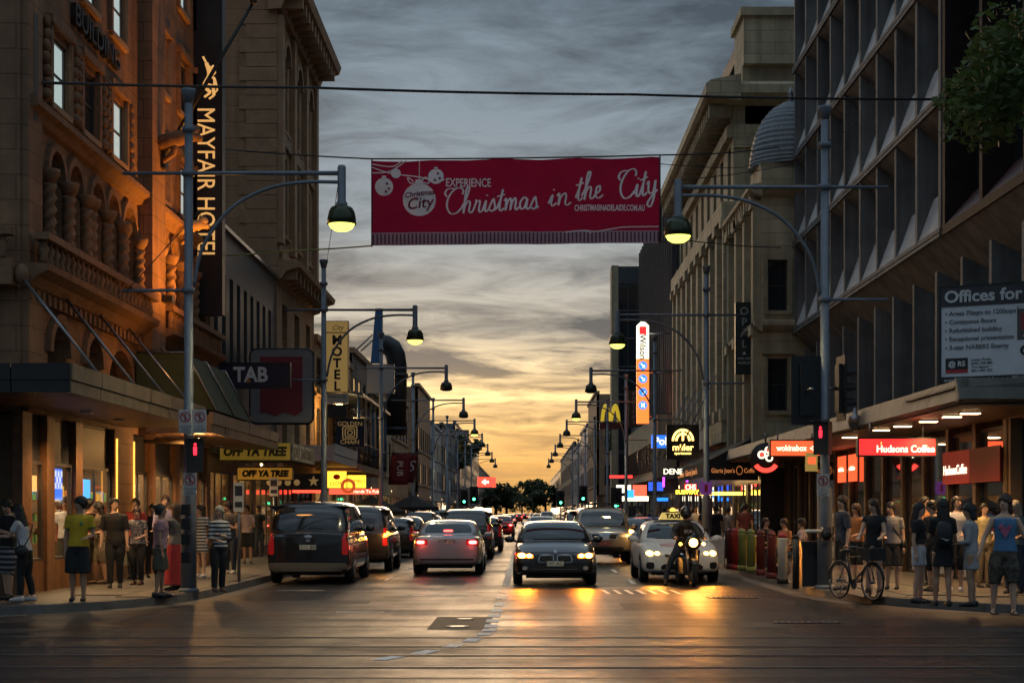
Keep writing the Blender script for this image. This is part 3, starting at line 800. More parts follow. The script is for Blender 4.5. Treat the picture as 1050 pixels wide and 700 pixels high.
# ------------------------------------------------------------ LEFT 3: tall tan block with deep eaves
def tan_block():
    b = thing('tan_building','tall tan rendered block with deep eaves and blank side wall','building')
    F = left_fac(XL, 60.0); L=10.6; H=20.9
    cols=[(1.3,2.6),(4.6,6.0),(8.0,9.3)]; ops=[]
    for u0,u1 in cols:
        for v0,v1 in ((3.9,5.6),(6.6,9.6),(12.2,15.3),(16.2,19.6)): ops.append((u0,u1,v0,v1))
    wall_open(F,L,3.4,H,ops,.4,'wall',M['tan'],b)
    core(b,XL-.4,-24,60.0,70.6,.1,H,M['tan'],'side_wall')
    for u0,u1 in cols:
        for v0,v1 in ((3.9,5.6),(6.6,9.6),(12.2,15.3),(16.2,19.6)):
            w=window(F,b,u0,u1,v0,v1,d=-.3,nu=2,nv=3,sill=.15)
            if v1>15 and v1>19: 
                arch_fill(F,u0,u1,v1,(u1-u0)/2,-.4,-.002).build('arch_head',M['tan'],b); arch_band(F,u0,u1,v1-(u1-u0)/2,.25,.004,.16).build('arch_moulding',M['tan_dk'],b)
    for u in (.0,3.2,6.7,9.9): F.bar('pilaster',M['tan_dk'],b,u,u+.65,11.7,20.2,.004,.22)
    for v in (11.0,15.6): F.bar('spandrel',M['tan_dk'],b,.66,9.88,v,v+.5,.004,.12)
    # stone quoins on the near corner
    for i in range(33):
        v=3.4+i*.53; e=.0
        G=front_fac(-10.6-(.0 if i%2 else .25),60.0)
        MB().box(XL-1.15-(.25 if i%2 else 0),XL-.0,59.96,59.999,v+.012,v+.518).build('quoin',M['tan_dk'],b)
    # eaves and mid cornice
    q=MB(); F.prof(q,[(-.3,20.3),(.2,20.35),(.35,20.75),(1.05,20.95),(1.15,21.25),(-.3,21.5)],-.3,L+.5); q.build('eaves',M['tan_dk'],b)
    for i in range(12): F.bar('eave_bracket',M['tan_dk'],b,.1+i*.9,.4+i*.9,20.45,20.9,.2,.95)
    MB().box(-24,XL+.3,59.6,71.0,21.5,21.7).build('roof',M['tan_dk'],b)
    q=MB(); F.prof(q,[(-.1,10.3),(.2,10.4),(.35,10.65),(.85,10.8),(.9,11.0),(-.1,11.1)],-.0,L+.4); q.build('cornice',M['tan_dk'],b)
    for i in range(10): F.bar('cornice_bracket',M['tan_dk'],b,.2+i*1.05,.45+i*1.05,10.35,10.75,.1,.7)
    ops=[(.6,4.6,.4,2.9),(5.4,10.0,.4,2.9)]
    wall_open(F,L,.14,3.4,ops,.2,'wall',M['tan_dk'],b)
    for o in ops: window(F,b,*o,d=-.06,nu=3,nv=1)
tan_block()
aw3 = awning('street_awning','dim cream box awning under the red rounded pylon sign',1,XL,-7.3,62,70.4,3.6,4.3,M['offwhite'],M['soffit'],2.2,ret=False)

# ------------------------------------------------------------ further left: pub and shops stepping away
WIN_GLOW=mat('window_added_glow',(.3,.22,.12),.3,emit=(1.,.62,.25),estr=.55,var=.2)  # glow added to random panes to lift the near-black far walls
def simple_block(name,label,side,X,y0,y1,h,m,rows,ncol,depth=14,shop=True,lit=(1.,.66,.3),estr=6,trim=None,cat='building',group=None,ww=.55,parapet=.3,gf=3.4,glass=None,endwin=0,aw=None):
    b=thing(name,label,cat,(0,0,0),0,group); F=(left_fac if side<0 else right_fac)(X,y0); L=y1-y0
    ops=[]; pitch=L/ncol
    for (v0,v1) in rows:
        for i in range(ncol): c=(i+.5)*pitch; ops.append((c-pitch*ww/2,c+pitch*ww/2,v0,v1))
    wall_open(F,L,gf,h,ops,.25,'wall',m,b)
    core(b,X+side*.25,X+side*depth,y0,y1,gf,h-.02,m,'side_wall')
    rw=random.Random(int(y0))
    for o in ops: window(F,b,*o,d=-.08,nu=2 if o[1]-o[0]>1 else 1,nv=2,glass=WIN_GLOW if rw.random()<.14 else glass)
    F.bar('parapet',trim or m,b,0,L,h,h+parapet,-.3,.15)
    for v0,v1 in rows: F.bar('sill_course',trim or m,b,0,L,v0-.22,v0-.08,.003,.1)
    if endwin:      # windows on the end wall that faces the camera
        G=front_fac(X if side>0 else X-depth,y0)
        for (v0,v1) in rows:
            for i in range(endwin):
                u=(.8+i*2.2) if side>0 else depth-.8-i*2.2-1.2
                window(G,b,u,u+1.2,v0,v1,d=.04,nu=1,nv=2,glass=glass)
    if shop:
        ops=[(.3+i*L/2,(i+1)*L/2-.3,.4,2.8) for i in range(2)]
        wall_open(F,L,.14,gf,ops,.2,'wall',m,b)
        for o in ops: window(F,b,*o,d=-.06,nu=3,nv=1,glass=GLASS_CLEAR)
        r_=room(F,b,.1,L-.1,.15,gf-.05,3.2,M['shop_wall'],lit,estr)
        shelves(F,r_,.5,L-.5,.6,2.4,-2.2,int(y0),GOODS)
        core(b,X+side*3.3,X+side*depth,y0,y1,.1,gf-.02,m,'inner_wall')
    else:
        core(b,X,X+side*depth,y0,y1,.1,gf,m,'inner_wall')
    return b,F
M['brick'] = mat('brick_dull',(.16,.085,.06),.85,var=.3,vscale=3,bump=.3)
M['grey_r'] = mat('render_grey',(.20,.19,.18),.8,var=.25,vscale=1,streak=.35)
M['ochre_r'] = mat('render_ochre',(.36,.23,.10),.8,var=.2,vscale=1,streak=.25)
M['white_r'] = mat('render_white',(.42,.42,.42),.8,var=.15,vscale=1,streak=.25)
M['blue_r'] = mat('render_blue',(.03,.10,.24),.6,var=.2,vscale=1)
M['blue_gl'] = mat('blue_grey_cladding',(.09,.12,.17),.4,var=.2,vscale=1)
pub,FP = simple_block('pub_building','yellow rendered pub with dark iron lace balcony behind the MOTEL sign',-1,XL,70.8,86,9.2,M['ochre_r'],[(4.3,6.3),(7.0,8.6)],5,trim=M['tan_dk'],estr=9)
# pub balcony with lattice
q=MB().box(XL,-7.3,71.2,85.6,3.5,3.8); q.build('balcony_deck',M['tan_dk'],pub)
rail=MB().box(-7.36,-7.3,71.2,85.6,4.75,4.83).build('balcony_rail',M['black'],pub)
lm=MB().tube([(0,0,0),(0,.62,.88)],.03,5).tube([(0,.62,0),(0,0,.88)],.03,5).mesh('lattice',M['black'])
for i in range(23): link('lattice',lm,pub,(-7.33,71.25+i*.625,3.83))
for i in range(7): MB().tube([(-7.33,71.4+i*2.3,3.8),(-7.33,71.4+i*2.3,6.9)],.06,8).build('verandah_post',M['blue_r'] if i%3==0 else M['black'],pub)
MB().hexa([(XL,71,7.2),(-7.1,71,6.8),(-7.1,85.8,6.8),(XL,85.8,7.2),(XL,71,7.32),(-7.1,71,6.92),(-7.1,85.8,6.92),(XL,85.8,7.32)]).build('verandah_roof',M['blue_gl'],pub)
simple_block('shop_building','stepped grey rendered building behind the pub with a pale blank hoarding',-1,XL,86.2,97,10.2,M['grey_r'],[(4.2,6.2),(7.2,9.0)],4,trim=M['tan_dk'],estr=9)
simple_block('shop_building','cream gabled shop building under the black bent pipe',-1,XL,97.2,112,8.8,M['cream_dk'],[(4.2,6.4)],5,trim=M['cream_dk'],estr=8)
simple_block('shop_building','sand coloured shop with plain parapet, beyond the black pipe',-1,XL,112.2,128,9.9,M['tan'],[(4.2,6.0),(7.0,8.8)],5,estr=7)
simple_block('shop_building','low pale sawtooth shop on the left of the street, far block',-1,XL,140,158,12.6,M['tan'],[(4.2,6.0),(7.2,9.2)],6,estr=6)
simple_block('shop_building','white flat roofed block with a rooftop plant room on the left',-1,XL,158.5,180,10.4,M['white_r'],[(4.2,6.0),(7.2,9.0)],7,estr=5,glass=M['glass'])
simple_block('shop_building','grey terrace with two window rows before the pale hospital block',-1,XL,181,215,11.5,M['grey_r'],[(4.2,6.0),(7.2,9.2)],9,estr=5)
simple_block('apartment_block','big pale grey apartment block closing the left side far down the street',-1,XL,216,330,13.6,M['blue_gl'],[(4+2.9*i,5.7+2.9*i) for i in range(3)],20,estr=4,endwin=5)
simple_block('terrace','low dark terrace far down the left side of the street',-1,XL,331,470,11.0,M['grey_r'],[(4.2,6.0),(7.2,9.2)],18,estr=4)

lt=thing('verandah_lantern','warm lit lantern on the pub balcony left of the square navy sign','lamp',(-8.2,71.6,6.3))
MB().lathe([(.02,.45),(.16,.3),(.16,.26)],8).build('cap',M['black'],lt); MB().lathe([(.13,.26),(.15,0),(.05,-.06)],8).build('glass',glow_mat('lantern_glass',(1.,.6,.2),7),lt)
lamp('lantern_light','POINT',(0,0,-.25),90,(1.,.55,.18),lt,.1)
# black bent duct and blue fin over the roofs
d=thing('duct_pipe','fat black inverted J duct rising above the shop roofs','pipe')
Yp=100.0; s_=FPX/Yp
def dp(px,py): return P(px,py,Yp)
pts=[dp(413,446),dp(413,385),dp(412.5,366),dp(409,354),dp(402,349),dp(396,347)]
MB().tube([dp(406,446)]+[dp(407,p_) for p_ in (400,375)]+[dp(405.5,364),dp(402,357),dp(396,353.5),dp(390,352.5)],.62,16).build('pipe',M['black'],d)
q=MB(); q.lathe([(.70,-.12),(.70,.12),(.62,.12)],16,dp(407,385)); q.build('flange',M['charcoal'],d)
q=MB(); q.lathe([(.70,-.12),(.70,.12),(.62,.12)],16,dp(406.5,440)); q.build('flange',M['charcoal'],d)
d=thing('rooftop_fin','blue leaning fin with stay rods on a left roof','sign')
q=MB(); a,b_,c_,e_=P(380,372,98),P(392,372,98),P(392,316,98),P(385,316,98)
q.hexa([a,b_,b_+Vector((0,.5,0)),a+Vector((0,.5,0)),e_,c_,c_+Vector((0,.5,0)),e_+Vector((0,.5,0))]); q.build('fin',M['blue_r'],d)
q=MB(); q.tube([P(366,358,98),P(382,343,98)],.05,6).tube([P(370,360,98),P(383,348,98)],.05,6); q.build('stay_rod',M['steel'],d)
# ------------------------------------------------------------ RIGHT 1: precast concrete office tower
XT = 10.0
M['bronze'] = mat('bronze_mullion',(.13,.085,.045),.4,metal=.4,var=.2)
M['redpanel'] = glow_mat('sign_red_lit',(.95,.03,.03),.85)
M['redpanel2'] = glow_mat('sign_red_lit_orange',(.95,.10,.03),.9)
M['lettlit'] = glow_mat('letters_lit',(1.,.88,.6),1.2)
def tower():
    b = thing('office_tower','grey concrete office tower with deep angled window cells on the right','building')
    F = right_fac(XT,38.7); ns=7; sh=3.2; z0=8.34; pitch=2.3; nb=9
    fin = F.box(MB(),-.11,.11,0,sh-.0,-.75,0); fin.v=[(x-XT,y-38.7,z) for x,y,z in fin.v]; finm=fin.mesh('cell_fin',M['conc'])
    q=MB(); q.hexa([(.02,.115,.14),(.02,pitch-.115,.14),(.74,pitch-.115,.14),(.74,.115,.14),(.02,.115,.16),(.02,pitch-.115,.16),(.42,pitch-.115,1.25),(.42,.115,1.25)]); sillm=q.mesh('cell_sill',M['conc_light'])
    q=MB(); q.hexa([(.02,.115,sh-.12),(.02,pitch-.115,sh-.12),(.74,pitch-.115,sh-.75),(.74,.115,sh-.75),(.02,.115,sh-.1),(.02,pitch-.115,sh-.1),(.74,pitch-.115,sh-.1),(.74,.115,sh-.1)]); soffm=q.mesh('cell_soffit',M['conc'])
    q=MB(); q.add([(.72,.115,.9),(.72,pitch-.115,.9),(.72,pitch-.115,sh-.6),(.72,.115,sh-.6)],[(0,1,2,3)]); panem=q.mesh('pane',M['glass'])
    for s_ in range(ns):
        z=z0+s_*sh
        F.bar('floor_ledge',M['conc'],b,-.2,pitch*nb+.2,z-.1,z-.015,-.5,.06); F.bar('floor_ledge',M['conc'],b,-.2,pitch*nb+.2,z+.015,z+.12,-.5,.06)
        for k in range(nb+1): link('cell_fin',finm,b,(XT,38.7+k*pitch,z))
        for k in range(nb):
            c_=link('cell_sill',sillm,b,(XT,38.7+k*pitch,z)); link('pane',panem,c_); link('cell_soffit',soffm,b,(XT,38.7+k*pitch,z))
    core(b,XT+.76,28,32.0,59.4,8.3,z0+ns*sh,M['dkgrey'],'inner_wall')
    F.bar('roof_edge',M['conc'],b,-6.7,pitch*nb+.2,z0+ns*sh-.1,z0+ns*sh+.5,-.9,.06)
    # near section: dark brown granite cells, wider
    F2=right_fac(XT,32.0)
    for s_ in range(ns):
        z=z0+s_*sh
        F2.bar('floor_ledge',M['brown'],b,.0,6.5,z-.1,z+.12,-.6,.03)
        for k in range(3): F2.bar('granite_fin',M['brown'],b,.0+k*3.1,.22+k*3.1,z+.12,z+sh-.1,-.7,.0)
        for k in range(2):
            u0=.24+k*3.1; q=MB(); q.hexa([F2.p(u0,z+.121,-.72),F2.p(u0+2.84,z+.121,-.72),F2.p(u0+2.84,z+.121,-.01),F2.p(u0,z+.121,-.01),F2.p(u0,z+.95,-.72),F2.p(u0+2.84,z+.95,-.72),F2.p(u0+2.84,z+.14,-.01),F2.p(u0,z+.14,-.01)])
            sl=q.build('cell_sill',mat('granite_red',(.09,.04,.04),.5,var=.3),b)
            q=MB(); q.add([F2.p(u0,z+.9,-.7),F2.p(u0+2.84,z+.9,-.7),F2.p(u0+2.84,z+sh-.1,-.7),F2.p(u0,z+sh-.1,-.7)],[(0,1,2,3)]); q.build('pane',M['glass'],sl,fix=False)
    F2.bar('cell_frame',M['brown'],b,-.001,.0,z0,z0+ns*sh,-.7,0)
    G=front_fac(XT,32.0)
    for s_ in range(ns):
        z=z0+s_*sh
        G.bar('floor_ledge',M['brown'],b,.01,18,z-.1,z+.12,0,.05)
        for k in range(7): window(G,b,.3+k*2.5,2.5+k*2.5,z+.5,z+2.9,d=.03,nu=1,nv=1)
    # canted soffit below the panels and the blade walls over the awning
    q=MB(); q.hexa([(XT+.95,32.0,7.2),(XT+1.0,32.0,7.2),(XT+1.0,59.4,7.2),(XT+.95,59.4,7.2),(XT+.02,32.0,8.24),(XT+.9,32.0,8.24),(XT+.9,59.4,8.24),(XT+.02,59.4,8.24)]); q.build('canted_soffit',M['conc'],b)
    core(b,XT+1.0,28,32.0,59.4,3.4,8.29,M['charcoal'],'inner_wall')
    q=MB(); q.prism([(0,0),(.85,0),(.85,3.2),(0,2.75)],-.1,.1,'y')
    bl=MB(); bl.prism([(XT+.12,3.9),(XT+.99,3.9),(XT+.99,7.15),(XT+.12,7.55)],-.1,.1,'y'); blm=bl.mesh('blade_wall',M['conc'])
    for k in range(nb+3): link('blade_wall',blm,b,(0,32.6+k*2.3,0))
    for k in range(nb+2):
        q=MB(); q.add([(XT+.97,32.72+k*2.3,4.2),(XT+.97,34.78+k*2.3,4.2),(XT+.97,34.78+k*2.3,7.0),(XT+.97,32.72+k*2.3,7.0)],[(0,1,2,3)]); q.build('pane',M['glass'],b,fix=False)
    # ground floor: bronze columns and dark glass in front of a dim cafe
    X0=9.6; Fg=right_fac(X0,32.0); L=27.4
    for k in range(13): Fg.bar('column',M['bronze'],b,.0+k*2.2,.24+k*2.2,.14,3.6,-.24,.0)
    for k in range(12):
        w=window(Fg,b,.25+k*2.2,2.19+k*2.2,.16,3.4,d=-.12,nu=1,nv=1,glass=GLASS_CLEAR,fm=M['black'],fw=.07)
    r_=room(Fg,b,.0,L,.15,3.55,4.5,M['shop_wall2'],(1.,.45,.12),1.6,panel=.35)
    shelves(Fg,r_,1,L-1,.5,2.0,-3.5,21,GOODS)
    core(b,X0+4.6,28,32.1,59.4,.1,3.4,M['brown'],'inner_wall')
    Gg=front_fac(X0,32.0)
    for k in range(4): Gg.bar('column',M['bronze'],b,.02+k*2.2,.25+k*2.2,.14,3.6,.0,.2)
    for k in range(3): window(Gg,b,.27+k*2.2,2.2+k*2.2,.16,3.4,d=.06,nu=1,nv=1,glass=M['glass'],fm=M['black'])
    # framed red advertising panels behind the glass
    def panel(u0,u1,v0,v1,m,d=.02,name='window_poster'): return Fg.bar(name,m,b,u0,u1,v0,v1,d,d+.04)
    panel(.25,2.45,2.28,3.0,mat('sign_red_dark',(.16,.012,.015),.45))
    p_=panel(2.47,4.65,2.28,3.0,mat('sign_red_mid',(.26,.02,.02),.45,emit=(.9,.04,.03),estr=.06))
    text('HudsonsCoffee',M['lettlit'],b,Fg.p(4.55,2.58,.07),'-x',.3,extrude=.004,bold=.002,width=1.9)
    for (u0,v0) in ((14.2,2.55),(15.8,2.55)):
        panel(u0,u0+1.1,v0,v0+.78,M['redpanel2'])
        text('wokinabox',M['lettlit'],b,Fg.p(u0+.95,v0+.38,.07),'-x',.2,extrude=.004,width=.8)
    return b
tower()
# right street awning: metal canopy with timber soffit
aw=thing('street_awning','pale metal edged canopy with lit timber soffit along the grey tower','awning')
XE=7.54
M['canopy'] = mat('canopy_metal',(.16,.15,.13),.6,metal=.1,var=.25,vscale=3,streak=.2)
M['soffit_w'] = mat('soffit_timber_warm',(.24,.13,.06),.5,var=.3,vscale=5)
def sloped(x0,z0,x1,z1,th,y0,y1): return MB().hexa([(x0,y0,z0),(x1,y0,z1),(x1,y1,z1),(x0,y1,z0),(x0,y0,z0+th),(x1,y0,z1+th),(x1,y1,z1+th),(x0,y1,z0+th)])
for i in range(15):
    y0=28.0+i*2.13; sloped(XE+.12,3.78,XT+.9,4.02,.05,y0+.01,y0+2.12).build('roof_sheet',M['canopy'],aw)
for i in range(15):
    y0=28.0+i*2.13
    q=MB(); q.hexa([(XE,y0+.01,3.60),(XE+.1,y0+.01,3.55),(XE+.1,y0+2.12,3.55),(XE,y0+2.12,3.60),(XE+.10,y0+.01,3.98),(XE+.2,y0+.01,3.98),(XE+.2,y0+2.12,3.98),(XE+.10,y0+2.12,3.98)]); q.build('fascia_panel',M['canopy'],aw)
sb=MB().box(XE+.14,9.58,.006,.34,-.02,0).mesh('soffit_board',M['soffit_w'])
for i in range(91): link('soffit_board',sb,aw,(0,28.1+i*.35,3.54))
for i in range(4):
    x0=XE+.0+i*2.4
    q=MB(); q.hexa([(x0+.01,27.9,3.62),(x0+2.39,27.9,3.62),(x0+2.39,28.05,3.56),(x0+.01,28.05,3.56),(x0+.01,28.1,4.0),(x0+2.39,28.1,4.0),(x0+2.39,28.2,4.0),(x0+.01,28.2,4.0)]); q.build('fascia_panel',M['canopy'],aw)
    MB().hexa([(x0+.01,28.2,3.83),(x0+2.39,28.2,3.83),(x0+2.39,31.9,3.83),(x0+.01,31.9,3.83),(x0+.01,28.2,3.87),(x0+2.39,28.2,3.87),(x0+2.39,31.9,3.87),(x0+.01,31.9,3.87)]).build('roof_sheet',M['canopy'],aw)
MB().box(9.6,17,28.1,32,3.5,3.54).build('soffit_board',M['soffit_w'],aw)
desc=['first','second','third','fourth','fifth','sixth','seventh','eighth']
for i,(x,y) in enumerate([(8.3,29.9),(8.25,31.0),(8.2,32.6),(8.1,34.4),(8.0,36.0),(8.0,39.5),(8.0,43.5),(8.0,48.0)]):
    d=thing('downlight','warm rectangular downlight, %s from the corner under the pale metal canopy'%desc[i],'light',(x,y,3.518),0,'downlights under the metal canopy')
    MB().box(-.2,.2,-.09,.09,-.03,0).build('rim',M['steel'],d); MB().box(-.17,.17,-.07,.07,-.045,-.03).build('lens',glow_mat('canopy_downlight',(1.,.62,.28),12),d)
    lamp('downlight_lamp','SPOT',(0,0,-.06),170,(1.,.58,.24),d,.08,None,(R(135),.8))
cmr=thing('security_camera','grey dome security camera hanging under the metal canopy edge','camera',P(877,434,36.5))
MB().lathe([(.05,.35),(.05,.2),(.16,.16),(.17,.0)],14).build('housing',M['steel'],cmr)
MB().lathe([(.15,0),(.14,-.08),(.09,-.15),(.02,-.17)],14).build('dome',M['glass'],cmr)

# hanging sign boxes under the right canopy
def box_sign(name,label,px0,px1,py0,py1,Y,m,th=.16,rz=0,cat='sign',hang=None,frame=None,group=None):
    c=P((px0+px1)/2,(py0+py1)/2,Y); w=(px1-px0)*Y/FPX; h=(py1-py0)*Y/FPX
    t=thing(name,label,cat,c,rz,group)
    MB().box(-w/2,w/2,-th/2,th/2,-h/2,h/2).build('panel',m,t)
    if frame:
        f=.03; q=MB()
        q.box(-w/2-f,w/2+f,-th/2-.012,th/2+.012,h/2,h/2+f).box(-w/2-f,w/2+f,-th/2-.012,th/2+.012,-h/2-f,-h/2).box(-w/2-f,-w/2,-th/2-.012,th/2+.012,-h/2,h/2).box(w/2,w/2+f,-th/2-.012,th/2+.012,-h/2,h/2); q.build('frame',frame,t)
    if hang:
        for sx in (-1,1): MB().tube([(sx*w*.35,0,h/2),(sx*w*.35,0,h/2+hang)],.018,6).build('hanger_rod',M['steel'],t)
    return t,w,h
t,w,h=box_sign('coffee_sign','long red lit coffee shop box sign hanging under the metal canopy',880,958,450,466.5,33,M['redpanel'],hang=.36,frame=M['black'])
text('Hudsons Coffee',M['lettlit'],t,(.17,-.092,-.045),size=.2,align='CENTER',bold=.004,extrude=.006,width=w*.76)
text('‘',glow_mat('letters_gold_lit',(1.,.6,.1),1.2),t,(-.35,-.092,.03),size=.2,extrude=.006)
t,w,h=box_sign('wok_sign','red orange lit noodle box sign left of the traffic light',790,840,452,467,42,M['redpanel2'],hang=.2,frame=M['black'])
text('wokinabox',M['lettlit'],t,(-.1,-.092,0),size=.22,align='CENTER',bold=.003,extrude=.006,width=w*.62)
q=MB()
for (a,c_) in ((0,0),(.06,.04),(.12,0),(.06,-.04)): q.box(w*.30+a,w*.30+a+.05,-.098,-.086,c_-.022,c_+.022)
q.build('emblem',M['lettlit'],t)
t,w,h=box_sign('poster_board','narrow yellow framed red poster panel on a dark column',826,838,464,483,41,mat('poster_yellow',(.4,.3,.08),.5,emit=(.9,.6,.15),estr=.15),.1)
MB().box(-w*.32,w*.32,-.065,-.052,-h*.1,h*.25).build('red_field',M['redpanel2'],t)

# ------------------------------------------------------------ leasing board standing on the canopy
lb=thing('leasing_board','grey office leasing billboard with dark header above the canopy','billboard',(7.66+1.35,28.9,4.1),R(-27))
lb.location=(7.66+1.12,28.95,4.12)
W2,H2=2.5,1.62
grey_b=mat('board_grey',(.72,.73,.76),.6,var=.1); dk_b=mat('board_dark',(.05,.05,.055),.6)
MB().box(-W2/2,W2/2,-.03,.03,0,H2).build('panel',grey_b,lb)
MB().box(-W2/2,W2/2,-.045,-.031,H2-.34,H2).build('header',dk_b,lb)
fr=MB(); fr.box(-W2/2-.03,W2/2+.03,-.05,.04,H2,H2+.04).box(-W2/2-.03,-W2/2,-.05,.04,0,H2).box(W2/2,W2/2+.03,-.05,.04,0,H2).box(-W2/2-.03,W2/2+.03,-.05,.04,-.12,0); fr.build('frame',M['black'],lb)
wht=mat('letters_white',(.7,.7,.7),.5); blk=mat('letters_black',(.02,.02,.02),.5); gry=mat('letters_grey',(.12,.12,.13),.5)
text('Offices for lease',wht,lb,(-W2/2+.06,-.052,H2-.17),size=.3,bold=.008,extrude=.003,width=2.1)
for i,s_ in enumerate(('• Areas 70sqm to 1200sqm','• Contiguous floors','• Refurbished building','• Exceptional presentation','• 3-star NABERS Energy')):
    text(s_,gry,lb,(-W2/2+.07,-.036,H2-.47-i*.155),size=.115,bold=.002,extrude=.003)
MB().box(.1,1.15,-.036,-.031,.62,H2-.4).build('picture',mat('interior_photo',(.10,.085,.075),.4),lb)
MB().box(.16,.3,-.042,-.037,.8,1.1).build('picture_furniture',mat('photo_red',(.3,.04,.04),.5),lb)
q=MB(); q.add([(.2,-.043,.68),(.62,-.043,.68),(.52,-.043,.80),(.28,-.043,.80)],[(0,1,2,3)]); q.build('picture_furniture',wht,lb,fix=False)
q=MB(); q.add([(.12,-.043,1.18),(1.12,-.043,1.1),(1.12,-.043,1.2),(.12,-.043,1.21)],[(0,1,2,3)]); q.build('picture_furniture',wht,lb,fix=False)
text('CBRE',blk,lb,(.15,-.036,.42),size=.24,bold=.012,extrude=.003)
MB().box(-W2/2+.08,-W2/2+.48,-.040,-.031,.07,.34).build('logo_box',blk,lb)
MB().box(-W2/2+.08,-W2/2+.48,-.044,-.0405,.07,.13).build('logo_band',M['red'],lb)
text('@ RS',wht,lb,(-W2/2+.13,-.045,.23),size=.13,bold=.004,extrude=.003)
for i,s_ in enumerate(('Lester Rowe','0402 338 880','Tim Hamel','0411 097 374')): text(s_,blk,lb,(-W2/2+.54,-.036,.30-i*.068),size=.068,extrude=.003)
text('www.cbrecommercial.com.au/901644745',wht,lb,(-W2/2+.05,-.053,-.06),size=.10,extrude=.003)
for sx in (-1,0,1): MB().tube([(sx*1.1,.06,-.16),(sx*1.1,.06,H2)],.03,6).build('post',M['black'],lb)

# ------------------------------------------------------------ RIGHT 2: cream building with bell dome
XC = 8.8
def cream_small():
    b=thing('cream_building','ornate cream building with slate bell dome beside the grey tower','building')
    G=front_fac(XC,59.6); F=right_fac(XC,59.6); L=7.9; H=14.4
    ops=[(.25,.98,5.4,7.35),(.25,.98,9.1,11.0)]
    wall_open(G,2.6,3.3,H,ops,.25,'wall',M['cream'],b)
    for o in ops:
        window(G,b,*o,d=-.18,nu=1,nv=2,fm=M['frame'])
        G.bar('sill',M['cream_dk'],b,o[0]-.12,o[1]+.12,o[2]-.14,o[2],.003,.14)
    for (u0,u1) in ((.08,.22),(1.0,1.14)):
        for (v0,v1) in ((5.3,7.45),(9.0,11.1)): G.bar('architrave',M['cream_dk'],b,u0,u1,v0,v1,.003,.08)
    q=MB(); q.prism([(XC-.0,7.5),(XC+1.22,7.5),(XC+1.22,7.62),(XC+.61,7.98),(XC,7.62)],59.42,59.597,'y'); q.build('pediment',M['cream_dk'],b)
    wall_open(F,L,3.3,H,[(1.2+i*2.3,2.2+i*2.3,v,v+2.0) for i in range(3) for v in (5.3,9.0,11.8)],.25,'wall',M['cream'],b)
    for i in range(3):
        for v in (5.3,9.0,11.8): window(F,b,1.2+i*2.3,2.2+i*2.3,v,v+2.0,d=-.18,nu=1,nv=2)
    core(b,XC+.25,18,59.85,67.5,.1,H-.03,M['cream_dk'],'inner_wall')
    for i in range(4): F.bar('pilaster',M['cream_dk'],b,.05+i*2.4,.6+i*2.4,3.8,13.2,.003,.3)
    for i in range(8): F.bar('pilaster_cap',M['cream'],b,(i%4)*2.4,.65+(i%4)*2.4,8.2 if i<4 else 12.9,8.55 if i<4 else 13.3,.302,.4)
    for v,d in ((3.5,.35),(8.3,.3),(13.3,.5)):
        q=MB(); F.prof(q,[(0,v),(d*.5,v+.08),(d,v+.25),(d,v+.4),(0,v+.5)],-.3,L); q.build('cornice',M['cream_dk'],b)
        q=MB(); G.prof(q,[(.0,v+.002),(d*.5,v+.082),(d,v+.252),(d,v+.398),(0,v+.498)],-.0,2.6); q.build('cornice',M['cream_dk'],b)
    for i in range(10): F.bar('cornice_bracket',M['cream'],b,.3+i*.75,.52+i*.75,13.0,13.5,.05,.4)
    # drum and dome
    cx,cy=10.15,61.1
    MB().box(cx-1.35,cx+1.35,cy-1.35,cy+1.35,H,H+.25).build('drum',M['cream_dk'],b)
    prof=[(1.5,14.65),(1.46,15.0),(1.38,15.5),(1.25,16.0),(1.02,16.5),(.7,16.9),(.3,17.15),(.08,17.2)]
    q=MB(); rows=18
    rings=[]
    for i in range(rows*2):
        t=i/(rows*2-1)*(len(prof)-1); k=min(int(t),len(prof)-2); f=t-k
        r=prof[k][0]*(1-f)+prof[k+1][0]*f; z=prof[k][1]*(1-f)+prof[k+1][1]*f
        rr=r+(.035 if i%2==0 else 0)
        rings.append([(cx+rr*math.cos(2*PI*j/24+PI/24)*1.06,cy+rr*math.sin(2*PI*j/24+PI/24)*1.06,z) for j in range(24)])
    q.rings(rings,smooth=False); q.build('dome_roof',M['slate'],b)
    q=MB().lathe([(.1,17.15),(.16,17.25),(.06,17.35),(.12,17.5),(.1,17.6),(.02,17.8)],10,(cx,cy,0)); q.build('finial',M['steel'],b)
    # ground floor
    F.bar('fascia',M['black'],b,0,L,3.0,3.5,.003,.2)
    ops=[(.3,3.6,.3,2.8),(4.2,7.6,.3,2.8)]; wall_open(F,L,.14,3.3,ops,.2,'wall',M['black'],b)
    for o in ops: window(F,b,*o,d=-.06,nu=3,nv=1,glass=GLASS_CLEAR)
    r_=room(F,b,.1,L-.1,.15,3.25,3.5,M['shop_wall'],(1.,.62,.25),9); shelves(F,r_,.5,7.4,.5,2.3,-2.4,31,GOODS)
    G.bar('wall',M['black'],b,0,2.6,.14,3.3,-.2,.0)
cream_small()

